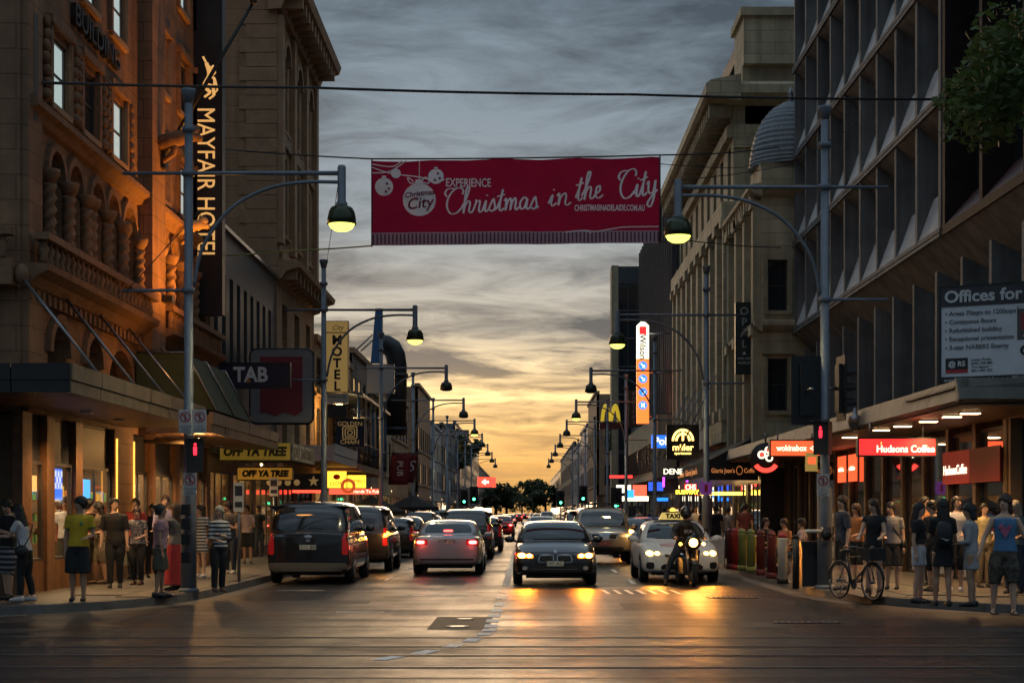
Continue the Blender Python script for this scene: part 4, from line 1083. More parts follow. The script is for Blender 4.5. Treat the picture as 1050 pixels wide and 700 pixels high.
def cream_large():
    b=thing('eaves_building','large cream classical building with giant pilasters and bracketed eaves','building')
    F=right_fac(XC,67.6); L=23.2; H=19.0; G=front_fac(XC,67.6)
    n=9; pitch=L/n; ops=[]
    for i in range(n):
        c=(i+.5)*pitch; ops+=[(c-.55,c+.55,15.0,17.2),(c-.6,c+.6,10.2,13.2),(c-.6,c+.6,6.4,9.3)]
    wall_open(F,L,4.0,H,ops,.5,'wall',M['cream_dk'],b)
    for o in ops: window(F,b,*o,d=-.4,nu=2,nv=3)
    core(b,XC+.5,20,67.6,90.8,.1,H-.02,M['cream_dk'],'inner_wall')
    wall_open(G,11,4.0,H,[],.1,'wall',M['cream_dk'],b)
    for i in range(n+1):
        u=i*pitch; u0,u1=max(0,u-.36),min(L,u+.36)
        p_=F.bar('giant_pilaster',M['cream'],b,u0,u1,6.0,13.6,.003,.42)
        F.bar('capital',M['cream'],p_,u0-.1,u1+.1,13.6,14.0,.003,.55); F.bar('base',M['cream'],p_,u0-.1,u1+.1,5.5,6.0,.003,.55)
    for v0,v1,d in ((14.0,14.7,.5),(4.6,5.5,.5),(17.4,17.9,.25)): F.bar('entablature',M['cream'],b,0,L,v0,v1,.003,d); G.bar('entablature',M['cream'],b,0,10.9,v0,v1,.003,.16)
    G.bar('corner_pilaster',M['cream_dk'],b,.0,1.3,5,17.4,.161,.24)
    for v in (16.9,13.2): G.bar('corner_cap',M['cream'],b,-.05,1.4,v,v+.3,.241,.34)
    # eaves with brackets
    q=MB(); F.prof(q,[(-.2,18.7),(1.1,18.9),(1.25,19.0),(1.25,19.4),(1.05,19.55),(-.2,19.8)],-1.0,L); q.build('eaves',M['cream'],b)
    q=MB(); G.prof(q,[(.0,18.702),(.75,18.9),(.95,19.02),(.95,19.38),(.8,19.53),(0,19.7)],.2,4.2); q.build('eaves',M['cream'],b)
    br=F.box(MB(),0,.32,18.2,18.72,.02,1.0)
    for i in range(26): F.bar('eave_bracket',M['cream_dk'],b,.1+i*.9,.4+i*.9,18.25,18.76,.02,1.0)
    # parapet blocks over the eaves
    MB().box(9.3,18,68.4,90,19.8,20.6).build('parapet',M['cream_dk'],b); MB().box(9.3,12.3,68.0,71,20.6,22.6).build('roof_block',M['cream'],b)
    MB().box(9.15,12.5,67.85,71.2,22.6,22.95).build('roof_block_cap',M['cream_dk'],b)
    # lean stays at the first floor
    for i in range(4): MB().tube([(XC-.45,70+i*4,7.6),(XC-2.0,70.4+i*4,4.3)],.035,6).build('stay_rod',M['steel'],b)
    # shops
    ops=[(.3+i*3.3,3.2+i*3.3,.3,2.9) for i in range(7)]; wall_open(F,L,.14,4.0,ops,.2,'wall',M['black'],b)
    for o in ops: window(F,b,*o,d=-.06,nu=2,nv=1,glass=GLASS_CLEAR)
    r_=room(F,b,.1,L-.1,.15,3.4,3.5,M['shop_wall'],(1.,.66,.26),13); shelves(F,r_,.5,22.5,.5,2.5,-2.4,33,GOODS)
cream_large()
pent=thing('modern_rooftop','grey modern office block rising behind the eaves building roof','building')
Yq=96.0
core(pent,XP(775,Yq),30,Yq,118,19,ZP(36,Yq),M['dkgrey'],'wall')
core(pent,XP(765,Yq)-.2,30,Yq-.8,118,ZP(48,Yq),ZP(31,Yq),M['charcoal'],'roof_slab')
core(pent,XP(779,Yq),30,Yq-.2,118,ZP(31,Yq)-.02,ZP(17,Yq),M['grey_r'],'plant_room')
for i in range(4): MB().box(XP(784+i*11,Yq),XP(793+i*11,Yq),Yq-.06,Yq-.01,ZP(68,Yq),ZP(50,Yq)).build('window',M['glass'],pent)

# ------------------------------------------------------------ cafe awnings on the right
def lean_awning(name,label,y0,y1,x0,z0,x1,z1,m,val=.35):
    t=thing(name,label,'awning'); n=max(1,round((y1-y0)/1.6)); L=(y1-y0)/n
    for i in range(n):
        a=y0+i*L
        MB().hexa([(x0,a+.01,z0),(x1,a+.01,z1),(x1,a+L-.01,z1),(x0,a+L-.01,z0),(x0,a+.01,z0+.03),(x1,a+.01,z1+.03),(x1,a+L-.01,z1+.03),(x0,a+L-.01,z0+.03)]).build('canvas_panel',m,t)
        MB().box(x1-.015,x1+.015,a+.01,a+L-.01,z1-val,z1+.015).build('valance',m,t)
    MB().prism([(x0,z0),(x1,z1),(x1,z1-val),(x0,z1-val)],y0-.03,y0,'y').build('end_panel',m,t)
    return t
canv=mat('canvas_charcoal',(.022,.022,.024),.85,var=.2); lett_br=mat('letters_brown_lit',(.5,.16,.06),.5,emit=(1.,.35,.1),estr=.35)
ca=lean_awning('cafe_awning','charcoal canvas cafe awning with brown coffee lettering left of the red wok sign',60.2,72,8.75,4.5,6.9,3.55,canv,.55)
MB().box(6.9,8.75,60.1,60.16,2.85,3.42).build('sign_valance',canv,ca)
text('Gloria Jean’s ◯ Coffees',lett_br,ca,(7.0,60.08,3.2),size=.24,extrude=.005,width=1.75)
text('Coffees  Gloria Jean’s',lett_br,ca,(6.87,71.8,3.28),'-x',size=.36,extrude=.005,width=8)
cl=glow_mat('cafe_strip',(1.,.5,.14),8)
for i,(x,y) in enumerate(((6.6,60.4),(6.9,64),(7.3,68))):
    d=thing('strip_lamp','short warm strip lamp, %s along the charcoal cafe awning'%desc[i],'light',(x+.6,y,3.3),0,'strip lamps of the cafe awning')
    MB().box(-.35,.35,-.05,.05,-.04,.04).build('tube',cl,d); MB().box(-.38,.38,-.06,.06,.041,.08).build('housing',M['black'],d)
    lamp('strip_glow','POINT',(0,0,-.12),35,(1.,.58,.2),d,.1)
# round grill restaurant sign
rs=thing('round_sign','round dark lit restaurant sign with red ring under the metal canopy','sign',P(785,470,50))
MB().lathe([(.02,-.07),(.47,-.07),(.5,0),(.47,.07),(.02,.07)],28,axis='y').build('disc',M['black'],rs)
rc=glow_mat('sign_red_ring',(.95,.06,.04),1.1)
q=MB()
for i in range(9):
    a0,a1=PI*(1.18+.64*i/9),PI*(1.18+.64*(i+1)/9); o_=[]
    for a in (a0,a1):
        for r in (.30,.44): o_.append((r*math.cos(a),r*math.sin(a)))
    q.hexa([(o_[0][0],-.10,o_[0][1]),(o_[2][0],-.10,o_[2][1]),(o_[3][0],-.10,o_[3][1]),(o_[1][0],-.10,o_[1][1]),(o_[0][0],-.071,o_[0][1]),(o_[2][0],-.071,o_[2][1]),(o_[3][0],-.071,o_[3][1]),(o_[1][0],-.071,o_[1][1])])
q.build('ring',rc,rs)
for (x,z,r,m_) in ((-.13,.12,.13,M['lettlit']),(.07,.27,.11,M['lettlit']),(.1,.02,.12,M['lettlit']),(-.13,.12,.08,rc),(.07,.27,.06,rc),(.1,.02,.07,M['black'])):
    MB().lathe([(.01,-.10 if m_ is M['lettlit'] else -.108),(r,-.10 if m_ is M['lettlit'] else -.108),(r,-.075)],14,(x,0,z),axis='y').build('emblem_spot',m_,rs)
MB().tube([(0,0,.5),(0,0,.8)],.03,6).build('hanger_rod',M['steel'],rs)

# ------------------------------------------------------------ further right
SLATE_CL=mat('cladding_slate',(.10,.108,.118),.85,var=.2,spec=.08)
ftw,_=simple_block('finned_tower','dark grey tower with thin vertical fins beyond the classical building',1,XC,91.2,118,20.6,SLATE_CL,[(6.2+3.1*i,8.6+3.1*i) for i in range(4)],14,ww=.62,estr=10,trim=M['charcoal'],glass=M['glass'])
for i in range(19): right_fac(XC,91.2).bar('fin',SLATE_CL,ftw,.2+i*1.42,.42+i*1.42,7.4,20.5,.16,.42)
fb=thing('car_park_front','pale lit concrete band with windows under the dark finned tower','building')
core(fb,7.6,8.7,91.4,117,3.6,7.2,M['cream_dk'],'wall')
for i in range(9):
    w=window(right_fac(7.6,91.4),fb,.5+i*2.8,2.6+i*2.8,4.0,5.8,d=.02,nu=2,nv=1)
glt=thing('glass_tower','tall dark glass office block with a pale edge strip','building')
Yg=132; x0=XP(634,Yg); core(glt,x0,30,Yg,137,.1,ZP(273,Yg),M['glass'],'curtain_wall'); core(glt,XP(627,Yg),x0,Yg,134,.1,ZP(272,Yg),M['cream_dk'],'edge_strip')
for i in range(9): MB().box(x0,30,Yg-.08,Yg-.005,2+i*2.3,2.16+i*2.3).build('floor_band',M['dkgrey'],glt)
for i in range(8): MB().box(x0+i*.75,x0+.07+i*.75,Yg-.07,Yg-.004,.2,ZP(273,Yg)).build('mullion',M['dkgrey'],glt)
simple_block('shop_building','brown stepped shop block under the yellow arch sign, right side',1,XC,118.2,131.8,8.5,M['grey_r'],[(4.4,6.6)],4,estr=9)
simple_block('shop_building','brown box building past the glass tower on the right',1,7.3,161,182,13.5,M['tan_dk'],[(4.4,6.4),(8,10.4)],5,estr=6,endwin=2)
simple_block('shop_building','blue painted shop with rooftop frames, right side of the street',1,7.3,183,206,11.5,M['blue_r'],[(4.4,6.4),(7.6,9.6)],6,estr=6)
simple_block('shop_building','pale grey shop row beyond the blue shop on the right',1,7.4,207,240,10.5,M['white_r'],[(4.4,6.4),(7.4,9.2)],8,estr=6)
simple_block('terrace','dark grey terrace far down the right side of the street',1,7.6,241,330,12,M['grey_r'],[(4.4,6.4),(7.6,9.6)],16,estr=5)
simple_block('terrace','hazy dark terrace at the far end of the right side',1,7.8,331,470,10.5,M['dkgrey'],[(4.4,6.4),(7.4,9.2)],16,estr=5)
# ------------------------------------------------------------ street lamps on tall poles
M['pole'] = mat('pole_grey_paint',(.19,.22,.26),.5,metal=.15,var=.2,vscale=5,streak=.2)
M['lampdome'] = mat('lamp_dome_dark',(.03,.04,.03),.4,metal=.3)
def street_lamp(side, lit):
    s=-side                      # arm points to the road
    t=bpy.data.objects.new('street_lamp',None); C.objects.link(t); t.empty_display_size=.3
    MB().tube([(0,0,.14),(0,0,2.1),(0,0,2.2),(0,0,9.4)],[.15,.15,.095,.075],12).build('pole',M['pole'],t)
    MB().lathe([(.16,.14),(.2,.14),(.2,.2),(.155,.22)],12).build('base_plate',M['pole'],t)
    MB().lathe([(.08,9.4),(.14,9.62),(.14,9.66),(.02,9.68)],12).build('cap',M['pole'],t)
    for z in (8.9,8.07,5.85): MB().lathe([(.09,-.06),(.125,-.05),(.125,.05),(.09,.06)],12,(0,0,z)).build('collar',M['pole'],t)
    MB().tube([(-s*1.25,0,8.07),(s*2.9,0,8.07)],[.03,.045],8).build('arm',M['pole'],t)
    MB().tube(crom([(s*.1,0,5.95),(s*.28,0,6.7),(s*.8,0,7.4),(s*1.5,0,7.78),(s*2.2,0,7.9),(s*2.9,0,7.9)],6),.035,8).build('curved_brace',M['pole'],t)
    MB().tube([(-s*1.25,0,5.85),(0,0,5.85)],.03,8).build('banner_arm',M['pole'],t)
    h=MB().lathe([(.06,8.22),(.08,8.18),(.08,7.55),(.11,7.5),(.11,7.42)],12,(s*2.9,0,0)).build('lamp_head',M['pole'],t)
    MB().lathe([(.13,7.45),(.20,7.42),(.245,7.34),(.27,7.22),(.278,7.10),(.26,7.10),(.25,7.2),(.23,7.30),(.10,7.36)],18,(s*2.9,0,0)).build('shade',M['lampdome'] if not lit else mat('lamp_dome_green',(.035,.045,.02),.3,metal=.3),h)
    if lit:
        MB().lathe([(.01,6.96),(.13,6.98),(.21,7.03),(.248,7.10),(.248,7.17),(.01,7.2)],18,(s*2.9,0,0)).build('lens',glow_mat('lamp_lens',(.95,.95,.16),1.25),h)
        lamp('street_lamp_light','SPOT',(s*2.9,0,6.95),330,(1.,.80,.40),t,.15,None,(R(150),.7))
    else: MB().lathe([(.01,7.04),(.16,7.05),(.25,7.09),(.25,7.12),(.01,7.14)],18,(s*2.9,0,0)).build('lens',M['glass'],h)
    return t
lits={(-1,0):1,(-1,1):1,(-1,4):1,(1,0):1,(1,1):1,(1,3):1}
pos={-1:-6.35,1:5.95}
near={(-1,0):'tall grey lamp pole with two no-turn plates on the left corner',(1,0):'tall grey lamp pole carrying the dark traffic light on the right corner',
 (-1,1):'lamp pole standing in front of the MOTEL sign',(1,1):'lamp pole with yellow lamp beside the tall parking sign',
 (-1,2):'unlit lamp pole next to the black bent pipe',(1,2):'unlit lamp pole before the glass tower edge'}
protos={}
ordn=['first','second','third','fourth','fifth','sixth','seventh','eighth','ninth','tenth']
for side in (-1,1):
    for k in range(9):
        lit=bool(lits.get((side,k))); key=(side,lit)
        if key not in protos: t=protos[key]=street_lamp(side,lit)
        else: t=copy_tree(protos[key])
        Y=(30.5 if side<0 else 31.8)+20.6*k
        t.location=(pos[side],Y,0)
        lab=near.get((side,k)) or '%s of the hanging street lamps along the %s kerb, counted from the corner'%(ordn[k],'left' if side<0 else 'right')
        tag(t,lab,'street lamp','hanging street lamps along both kerbs')

# ------------------------------------------------------------ signals and plates on the corner poles
redm=glow_mat('signal_red',(1.,.03,.06),1.1); greenm=glow_mat('signal_green',(.05,1.,.35),7)
def signal(label,loc,rz,lit='back',scale=1.0,group='traffic lights at the crossings'):
    """three-lens traffic light, lenses face local -Y"""
    t=thing('traffic_light',label,'traffic light',loc,rz,group); t.scale=(scale,)*3
    MB().box(-.15,.15,-.08,.1,-.5,.5).build('housing',M['black'],t)
    q=MB(); q.box(-.32,.32,.0,.02,-.68,.68); q.build('backboard',M['black'],t)
    for i,z in enumerate((.32,0,-.32)):
        m_=greenm if (lit=='green' and i==2) else redm if (lit=='red' and i==0) else M['glass']
        MB().lathe([(.01,-.1),(.10,-.095),(.105,-.08)],14,(0,0,z),axis='y').build('lens',m_,t)
        q=MB()
        for j in range(8):
            a0,a1=PI*(-.1+1.2*j/8),PI*(-.1+1.2*(j+1)/8); c=lambda a,r,y:(r*math.cos(a),y,z+r*math.sin(a))
            q.hexa([c(a0,.12,-.08),c(a1,.12,-.08),c(a1,.12,-.28),c(a0,.12,-.28),c(a0,.13,-.08),c(a1,.13,-.08),c(a1,.13,-.28),c(a0,.13,-.28)])
        q.build('visor',M['black'],t)
    MB().tube([(0,.1,0),(0,.35,0)],.04,6).build('mount',M['steel'],t)
    return t
signal('large dark traffic light seen from behind on the right corner pole',(5.58,31.75,4.05),PI+.15,'off',1.0)
signal('narrow dark traffic light seen edge on behind the right corner pole',(6.3,31.9,4.1),R(95),'off',.95)
def ped(label,loc,rz):
    t=thing('pedestrian_signal',label,'signal',loc,rz,'pedestrian signals')
    MB().box(-.16,.16,-.08,.1,-.32,.32).build('housing',M['black'],t)
    MB().box(-.19,.19,-.22,-.08,.33,.35).build('visor',M['black'],t)
    q=MB(); q.ball((0,-.1,.2),.028,.01,.032,8,6); q.box(-.035,.035,-.1,-.09,.03,.16); q.box(-.03,-.005,-.1,-.09,-.0,.03).box(.005,.03,-.1,-.09,0,.03); q.build('red_figure',redm,t)
    return t
ped('red pedestrian signal on the left corner pole below the plates',(-6.2,30.25,2.72),R(25)); ped('red pedestrian signal low on the right corner pole',(5.85,31.5,3.1),R(-35))
def plate(label,px,py,w,h,Y,kind):
    t=thing('traffic_plate',label,'road sign',P(px,py,Y),0,'no-turn plates')
    MB().box(-w/2,w/2,-.01,.01,-h/2,h/2).build('plate',M['white'],t)
    MB().box(-w/2+.005,w/2-.005,-.0125,-.0105,-h/2+.005,h/2-.005).build('face',M['offwhite'],t)
    q=MB()
    for i in range(20):
        a0,a1=2*PI*i/20,2*PI*(i+1)/20; r0,r1=w*.33,w*.42
        q.add([(r*math.cos(a),-.015,h*.18+r*math.sin(a)) for a,r in ((a0,r0),(a1,r0),(a1,r1),(a0,r1))],[(0,1,2,3)])
    q.add([(-w*.27,-.0152,h*.18+w*.20),(-w*.20,-.0152,h*.18+w*.27),(w*.27,-.0152,h*.18-w*.20),(w*.20,-.0152,h*.18-w*.27)],[(0,1,2,3)])
    q.build('prohibition_ring',M['red'],t,fix=False)
    q=MB(); q.box(-w*.05,w*.05,-.0145,-.013,h*.02,h*.33); q.build('arrow',blk,t)
    for i,s_ in enumerate((('TRAM','VEHICLES','EXEMPT') if kind else ('AUTHORISED','BUSES','EXCEPTED'))): text(s_,blk,t,(0,-.014,-h*.22-i*h*.11),size=h*.1,align='CENTER',extrude=.001)
    return t
plate('white no-turn plate left of the left corner pole',190,432,.24,.44,30.3,0)
plate('white no-entry plate right of the left corner pole',205,432,.24,.44,30.3,1)
plate('white plate with red lower band low on the left pole',195,496,.24,.42,30.2,0)
plate('white no-turn plate on the right corner pole',844,497,.24,.44,31.55,1)
bx=thing('signal_box','push button box and clamps on the left corner pole','box',(-6.35,30.28,1.15))
for z in (.55,.28,0,-.35): MB().box(-.08,.08,-.08,.06,z-.1,z+.1).build('button_unit',M['black'],bx)
bx=thing('signal_box','round push button unit on the right corner pole','box',(5.95,31.6,1.2))
MB().lathe([(.01,-.06),(.09,-.05),(.11,0)],14,axis='y').build('button',M['black'],bx); MB().box(-.09,.09,.0,.05,-.16,.16).build('plate',M['steel'],bx)

# small footpath posts
def sign_post(label,px,pyt,pyb,w,h,txt=None,m=None):
    Y=2475/(pyb-CYP); x=XP(px,Y); zt=ZP(pyt,Y); t=thing('sign_post',label,'sign post',(x,Y,.14))
    MB().tube([(0,0,0),(0,0,zt-.14)],.035,8).build('post',M['steel'],t)
    MB().box(-w/2,w/2,-.05,-.035,zt-.14-h,zt-.14).build('plate',m or M['offwhite'],t)
    MB().box(-w/2+.03,w/2-.03,-.053,-.0505,zt-.14-h*.45,zt-.14-h*.1).build('symbol',M['charcoal'],t)
    MB().box(-w/2+.03,w/2-.03,-.053,-.0505,zt-.14-h*.85,zt-.14-h*.65).build('legend',M['charcoal'],t)
sign_post('small white parking plate on a dark post before the black van',245,495,596,.22,.62)
sign_post('small white plate on a post behind the striped top woman',281,490,580,.24,.5)
pst=thing('short_post','slim black rail post beside the dark bin near the right pole','post',(XP(816,31.8),31.8,.14)); MB().tube([(0,0,0),(0,0,1.0)],.07,10).build('post',M['black'],pst); MB().lathe([(.075,1.0),(.05,1.06),(.01,1.07)],10).build('cap',M['black'],pst)
binn=thing('litter_bin','dark square litter bin beside the right corner pole','bin',(XP(831,32.2),32.2,.145))
MB().box(-.2,.2,-.2,.2,.03,.85).build('body',M['charcoal'],binn); MB().box(-.22,.22,-.22,.22,.852,.93).build('lid',M['black'],binn); MB().box(-.12,.12,-.203,-.2,.66,.8).build('slot',M['black'],binn)
rl=thing('hand_rail','short pale rail arm clamped to the right corner pole','rail',(XP(832,31.6),31.6,1.28)); MB().tube([(-.12,0,0),(.2,0,0)],.035,8).build('bar',M['offwhite'],rl); MB().tube([(.2,0,-.08),(.2,0,.08)],.03,8).build('clamp',M['steel'],rl)
# bollards
cols={'maroon':(.12,.02,.02),'red':(.35,.03,.03),'green':(.22,.26,.08),'white':(.6,.58,.52)}
bl=[(749,583,'maroon','deep red bollard at the far end of the bollard row'),(754,583.6,'red','brighter red bollard second from the far end'),(761,584.6,'green','first olive green bollard next to the red ones'),(770,586.4,'green','second olive green bollard in the middle of the row'),
    (780,589,'maroon','dark red bollard right of the olive green ones'),(791,592.5,'maroon','dark red bollard next to the white bollard'),(802.5,598,'white','white bollard with red cap and black foot')]
for px,pb,cn,lab in bl:
    Y=2475/(pb-CYP); t=thing('bollard',lab,'bollard',(XP(px,Y),Y,.142),0,'bollards along the right kerb')
    m_=mat('bollard_'+cn,cols[cn],.45,var=.2,vscale=6)
    MB().lathe([(.10,.14),(.10,.92),(.105,.94),(.105,.97)],14).build('post',m_,t)
    MB().lathe([(.105,.97),(.10,1.03),(.06,1.08),(.01,1.1)],14).build('cap',mat('bollard_red',cols['red'],.45) if cn=='white' else m_,t)
    MB().lathe([(.12,.0),(.12,.13),(.105,.14)],14).build('foot',M['black'] if cn=='white' else m_,t)
# cafe barriers
for i,(px,m_) in enumerate(((764,'y'),(778,'y'),(793,'y'),(735,'w'))):
    Y=44.5-i*.25; t=thing('cafe_barrier','%s cafe barrier panel behind the bollards'%('yellow','yellow and red','golden yellow','pale')[i],'barrier',(XP(px,Y),Y,.142),0,'cafe barrier panels')
    MB().box(-.2,.2,-.015,.015,.12,.85).build('panel',mat('barrier_y',(.5,.33,.04),.6) if m_=='y' else M['offwhite'],t)
    for sx in (-.21,.21): MB().tube([(sx,0,0),(sx,0,.95)],.02,6).build('leg',M['steel'],t)
    if i==1: MB().ball((0,-.02,.5),.1,.01,.13,10,6).build('emblem',mat('bollard_red',cols['red']),t)

# ------------------------------------------------------------ the street banner
YB=44.0
crim=mat('banner_crimson',(.29,.007,.052),.75,var=.12,vscale=1.2)
def translucent(m,w=.5):
    n,l=m.node_tree.nodes,m.node_tree.links; b=n['Principled BSDF']; o=n['Material Output']; t_=n.new('ShaderNodeBsdfTranslucent'); mx=n.new('ShaderNodeMixShader'); mx.inputs[0].default_value=w
    src=b.inputs['Base Color']
    if src.links: l.new(src.links[0].from_socket,t_.inputs[0])
    else: t_.inputs[0].default_value=src.default_value
    l.new(b.outputs[0],mx.inputs[1]); l.new(t_.outputs[0],mx.inputs[2]); l.new(mx.outputs[0],o.inputs[0])
translucent(crim,.55)
bn=thing('street_banner','crimson Christmas banner with white lettering strung across the street','banner',P(529,206,YB))
BO=P(529,206,YB); SB=YB/FPX
def bz(x,z):
    return .13*noise.noise(Vector((x*.6,z*.8,3)))+.05*noise.noise(Vector((x*2.1,z*.8,9)))
def banner_grid(px0,px1,py_f,n,m_,mat_,name,off=0.):
    q=MB(); vs=[]
    for j in range(m_+1):
        for i in range(n+1):
            px=px0+(px1-px0)*i/n; y0,y1=py_f(px); py=y0+(y1-y0)*j/m_
            x=(px-529)*SB; z=(206-py)*SB; vs.append((x,bz(x,z)-off,z))
    W_=n+1
    fs=[(j*W_+i,j*W_+i+1,(j+1)*W_+i+1,(j+1)*W_+i) for j in range(m_) for i in range(n)]
    q.add(vs,fs,True); return q.build(name,mat_,bn)
ff=lambda px:(px-381)/296
banner_grid(381,677,lambda px:(164.5-4*ff(px)+1.6*abs(math.sin(px*.0424)),239-3*ff(px)),60,16,crim,'cloth')
banner_grid(381,677,lambda px:(239-3*ff(px),252-3*ff(px)),60,4,mat('banner_pink_grey',(.55,.38,.46),.75),'hem_band')
for i in range(74):
    px=383+i*4; q=MB(); y0=240.3-3*ff(px); x=(px-529)*SB
    q.add([(x-.022,bz(x,(206-y0)*SB)-.02,(206-y0)*SB),(x+.022,bz(x,(206-y0)*SB)-.02,(206-y0)*SB),(x+.022,bz(x,(206-y0-10.5)*SB)-.02,(206-y0-10.5)*SB),(x-.022,bz(x,(206-y0-10.5)*SB)-.02,(206-y0-10.5)*SB)],[(0,1,2,3)])
    q.build('hem_stripe',mat('banner_dark_stripe',(.16,.06,.09),.8),bn,fix=False)
GL={'C':([[(.60,.72),(.62,.86),(.50,.97),(.28,.92),(.08,.62),(.06,.28),(.22,.02),(.45,.04),(.62,.22)],[(.02,.66),(-.06,.78),(.0,.92),(.16,.96),(.34,.92)]],.62),
'h':([[(-.04,.15),(.12,.5),(.22,.92),(.15,1.0),(.10,.75),(.08,0),(.12,.28),(.22,.45),(.30,.38),(.29,.08),(.37,.0),(.46,.1)]],.45),
'r':([[(0,.1),(.08,.40),(.05,.48),(.13,.42),(.22,.42),(.21,.08),(.28,0),(.38,.1)]],.36),
'i':([[(0,.1),(.09,.43),(.08,.08),(.14,0),(.23,.1)],[(.10,.60),(.115,.64)]],.22),
's':([[(0,.1),(.14,.47),(.20,.30),(.23,.12),(.14,0),(.05,.05),(.16,.02),(.32,.1)]],.31),
't':([[(0,.1),(.12,.5),(.16,.82),(.11,.5),(.10,.08),(.17,0),(.27,.1)],[(-.04,.55),(.26,.62)]],.26),
'm':([[(0,.36),(.06,.46),(.07,.0),(.11,.3),(.20,.46),(.25,.36),(.25,0),(.29,.3),(.38,.46),(.43,.36),(.43,.07),(.49,0),(.57,.1)]],.56),
'a':([[(.29,.38),(.17,.46),(.04,.26),(.09,.02),(.22,.08),(.30,.42),(.29,.08),(.36,0),(.45,.1)]],.44),
'n':([[(0,.36),(.06,.46),(.07,.0),(.11,.3),(.21,.46),(.26,.36),(.26,.07),(.33,0),(.42,.1)]],.42),
'e':([[(-.02,.12),(.18,.26),(.17,.44),(.06,.38),(.05,.10),(.17,0),(.33,.1)]],.33),
'y':([[(0,.35),(.05,.46),(.06,.14),(.16,.03),(.27,.12),(.31,.46),(.29,-.15),(.18,-.42),(.06,-.30),(.2,-.08),(.42,.12)]],.42)}
wl_=mat('banner_white',(.92,.90,.92),.7)
def script(word,px0,px1,py0,py1,sc):
    """brush lettering: each letter a ribbon following the cloth"""
    tot=sum(GL[c][1] for c in word); x=0
    for c in word:
        q=MB()
        for st in GL[c][0]:
            pts=crom([(a,b,0) for a,b in st],5); n=len(pts); top=[];
            for i,p in enumerate(pts):
                t=(pts[min(i+1,n-1)]-pts[max(i-1,0)]).normalized(); w=(.020+.018*abs(t.y))*sc*SB
                u=(x+p.x+.10*p.y)/tot; px=px0+(px1-px0)*u; py=py0+(py1-py0)*u-p.y*sc
                X_,Z_=(px-529)*SB,(206-py)*SB; nx,nz=-t.y,t.x; dd=bz(X_,Z_)
                top.append(((X_+nx*w,bz(X_+nx*w,Z_+nz*w)-.018,Z_+nz*w),(X_-nx*w,bz(X_-nx*w,Z_-nz*w)-.018,Z_-nz*w)))
            for i in range(n-1): q.add([top[i][0],top[i+1][0],top[i+1][1],top[i][1]],[(0,1,2,3)])
        q.build('script_letter',wl_,bn,fix=False); x+=GL[c][1]
script('Christmas',456,552,220,214,27); script('in',562,585,211,210,26); script('the',590,618,206,203,28); script('City',634,674,205,198,30)
def btext(s_,px0,px1,py,size,sx=None):
    me=text_mesh(s_,size*SB,.002,bold=.006); xs=[v.co.x for v in me.vertices]; w=max(xs)-min(xs)
    me.transform(Matrix.Rotation(PI/2,4,'X')@Matrix.Diagonal(((px1-px0)*SB/w,1,1,1))); me.materials.append(wl_)
    x=(px0-529)*SB; z=(206-py)*SB
    for v in me.vertices: v.co.y+=bz(v.co.x+x,v.co.z+z)-.014
    link('lettering',me,bn,(x,0,z))
btext('EXPERIENCE',457,503,188,12); btext('CHRISTMASINADELAIDE.COM.AU',589,661,213.5,8.5)
def bauble(px,py,r,name='bauble'):
    q=MB(); x,z=(px-529)*SB,(206-py)*SB; n=24
    vs=[(x,bz(x,z)-.02,z)]+[(x+r*SB*math.cos(2*PI*i/n),bz(x+r*SB*math.cos(2*PI*i/n),z+r*SB*math.sin(2*PI*i/n))-.018,z+r*SB*math.sin(2*PI*i/n)) for i in range(n)]
    q.add(vs,[(0,1+i,1+(i+1)%n) for i in range(n)]); o=q.build(name,wl_,bn,fix=False)
    cq=MB(); cq.box(x-r*.22*SB,x+r*.22*SB,bz(x,z)-.02,bz(x,z)-.012,z+r*SB*.98,z+r*SB*1.2); cq.build('bauble_cap',wl_,bn)
for a in ((430,205,17),(394,192,9.3),(406,178,5),(447,181,8)): bauble(*a)
crl=mat('banner_print_red',(.2,.01,.04),.8)
for (s_,px,py,sz) in (('Christmas',430,199,7.5),('City',430,209,16)):
    me=text_mesh(s_,sz*SB,.001,'CENTER',bold=.004,shear=.25); me.transform(Matrix.Rotation(PI/2,4,'X')@Matrix.Rotation(.12,4,'Z')); me.materials.append(crl)
    x,z=(px-529)*SB,(206-py)*SB; [setattr(v.co,'y',v.co.y+bz(v.co.x+x,v.co.z+z)-.030) for v in me.vertices]; link('print',me,bn,(x,0,z))
for (px,py) in ((397,189),(399,194),(396,197),(449,178),(451,183),(446,185)):
    x,z=(px-529)*SB,(206-py)*SB; q=MB(); q.lathe([(.005,-.001),(.035,0)],8,(x,bz(x,z)-.03,z),axis='y',cap=False); q.build('print_dot',crl,bn,fix=False)
def bline(pts,w=.55):
    pp=crom([(a,b,0) for a,b in pts],6); q=MB()
    for i in range(len(pp)-1):
        a,b=pp[i],pp[i+1]; t=(b-a).normalized(); r=[]
        for p,s_ in ((a,1),(b,1),(b,-1),(a,-1)):
            X_,Z_=(p.x-t.y*w*s_-529)*SB,(206-p.y-t.x*w*s_)*SB; r.append((X_,bz(X_,Z_)-.018,Z_))
        q.add(r,[(0,1,2,3)])
    q.build('printed_line',wl_,bn,fix=False)
bline([(381.5,172),(400,178),(425,181),(450,186),(456,184)]); bline([(381.5,178),(400,176),(416,165)]); bline([(430,165),(430,188)],.35); bline([(382,169),(402,171),(412,165)])
bline([(424,186),(418,182),(421,188),(430,187),(440,188),(437,182),(432,186)])
bline([(579,238),(600,236.5),(612,237.5),(640,233),(676,232.2)]); bline([(600,237),(607,239.5)])
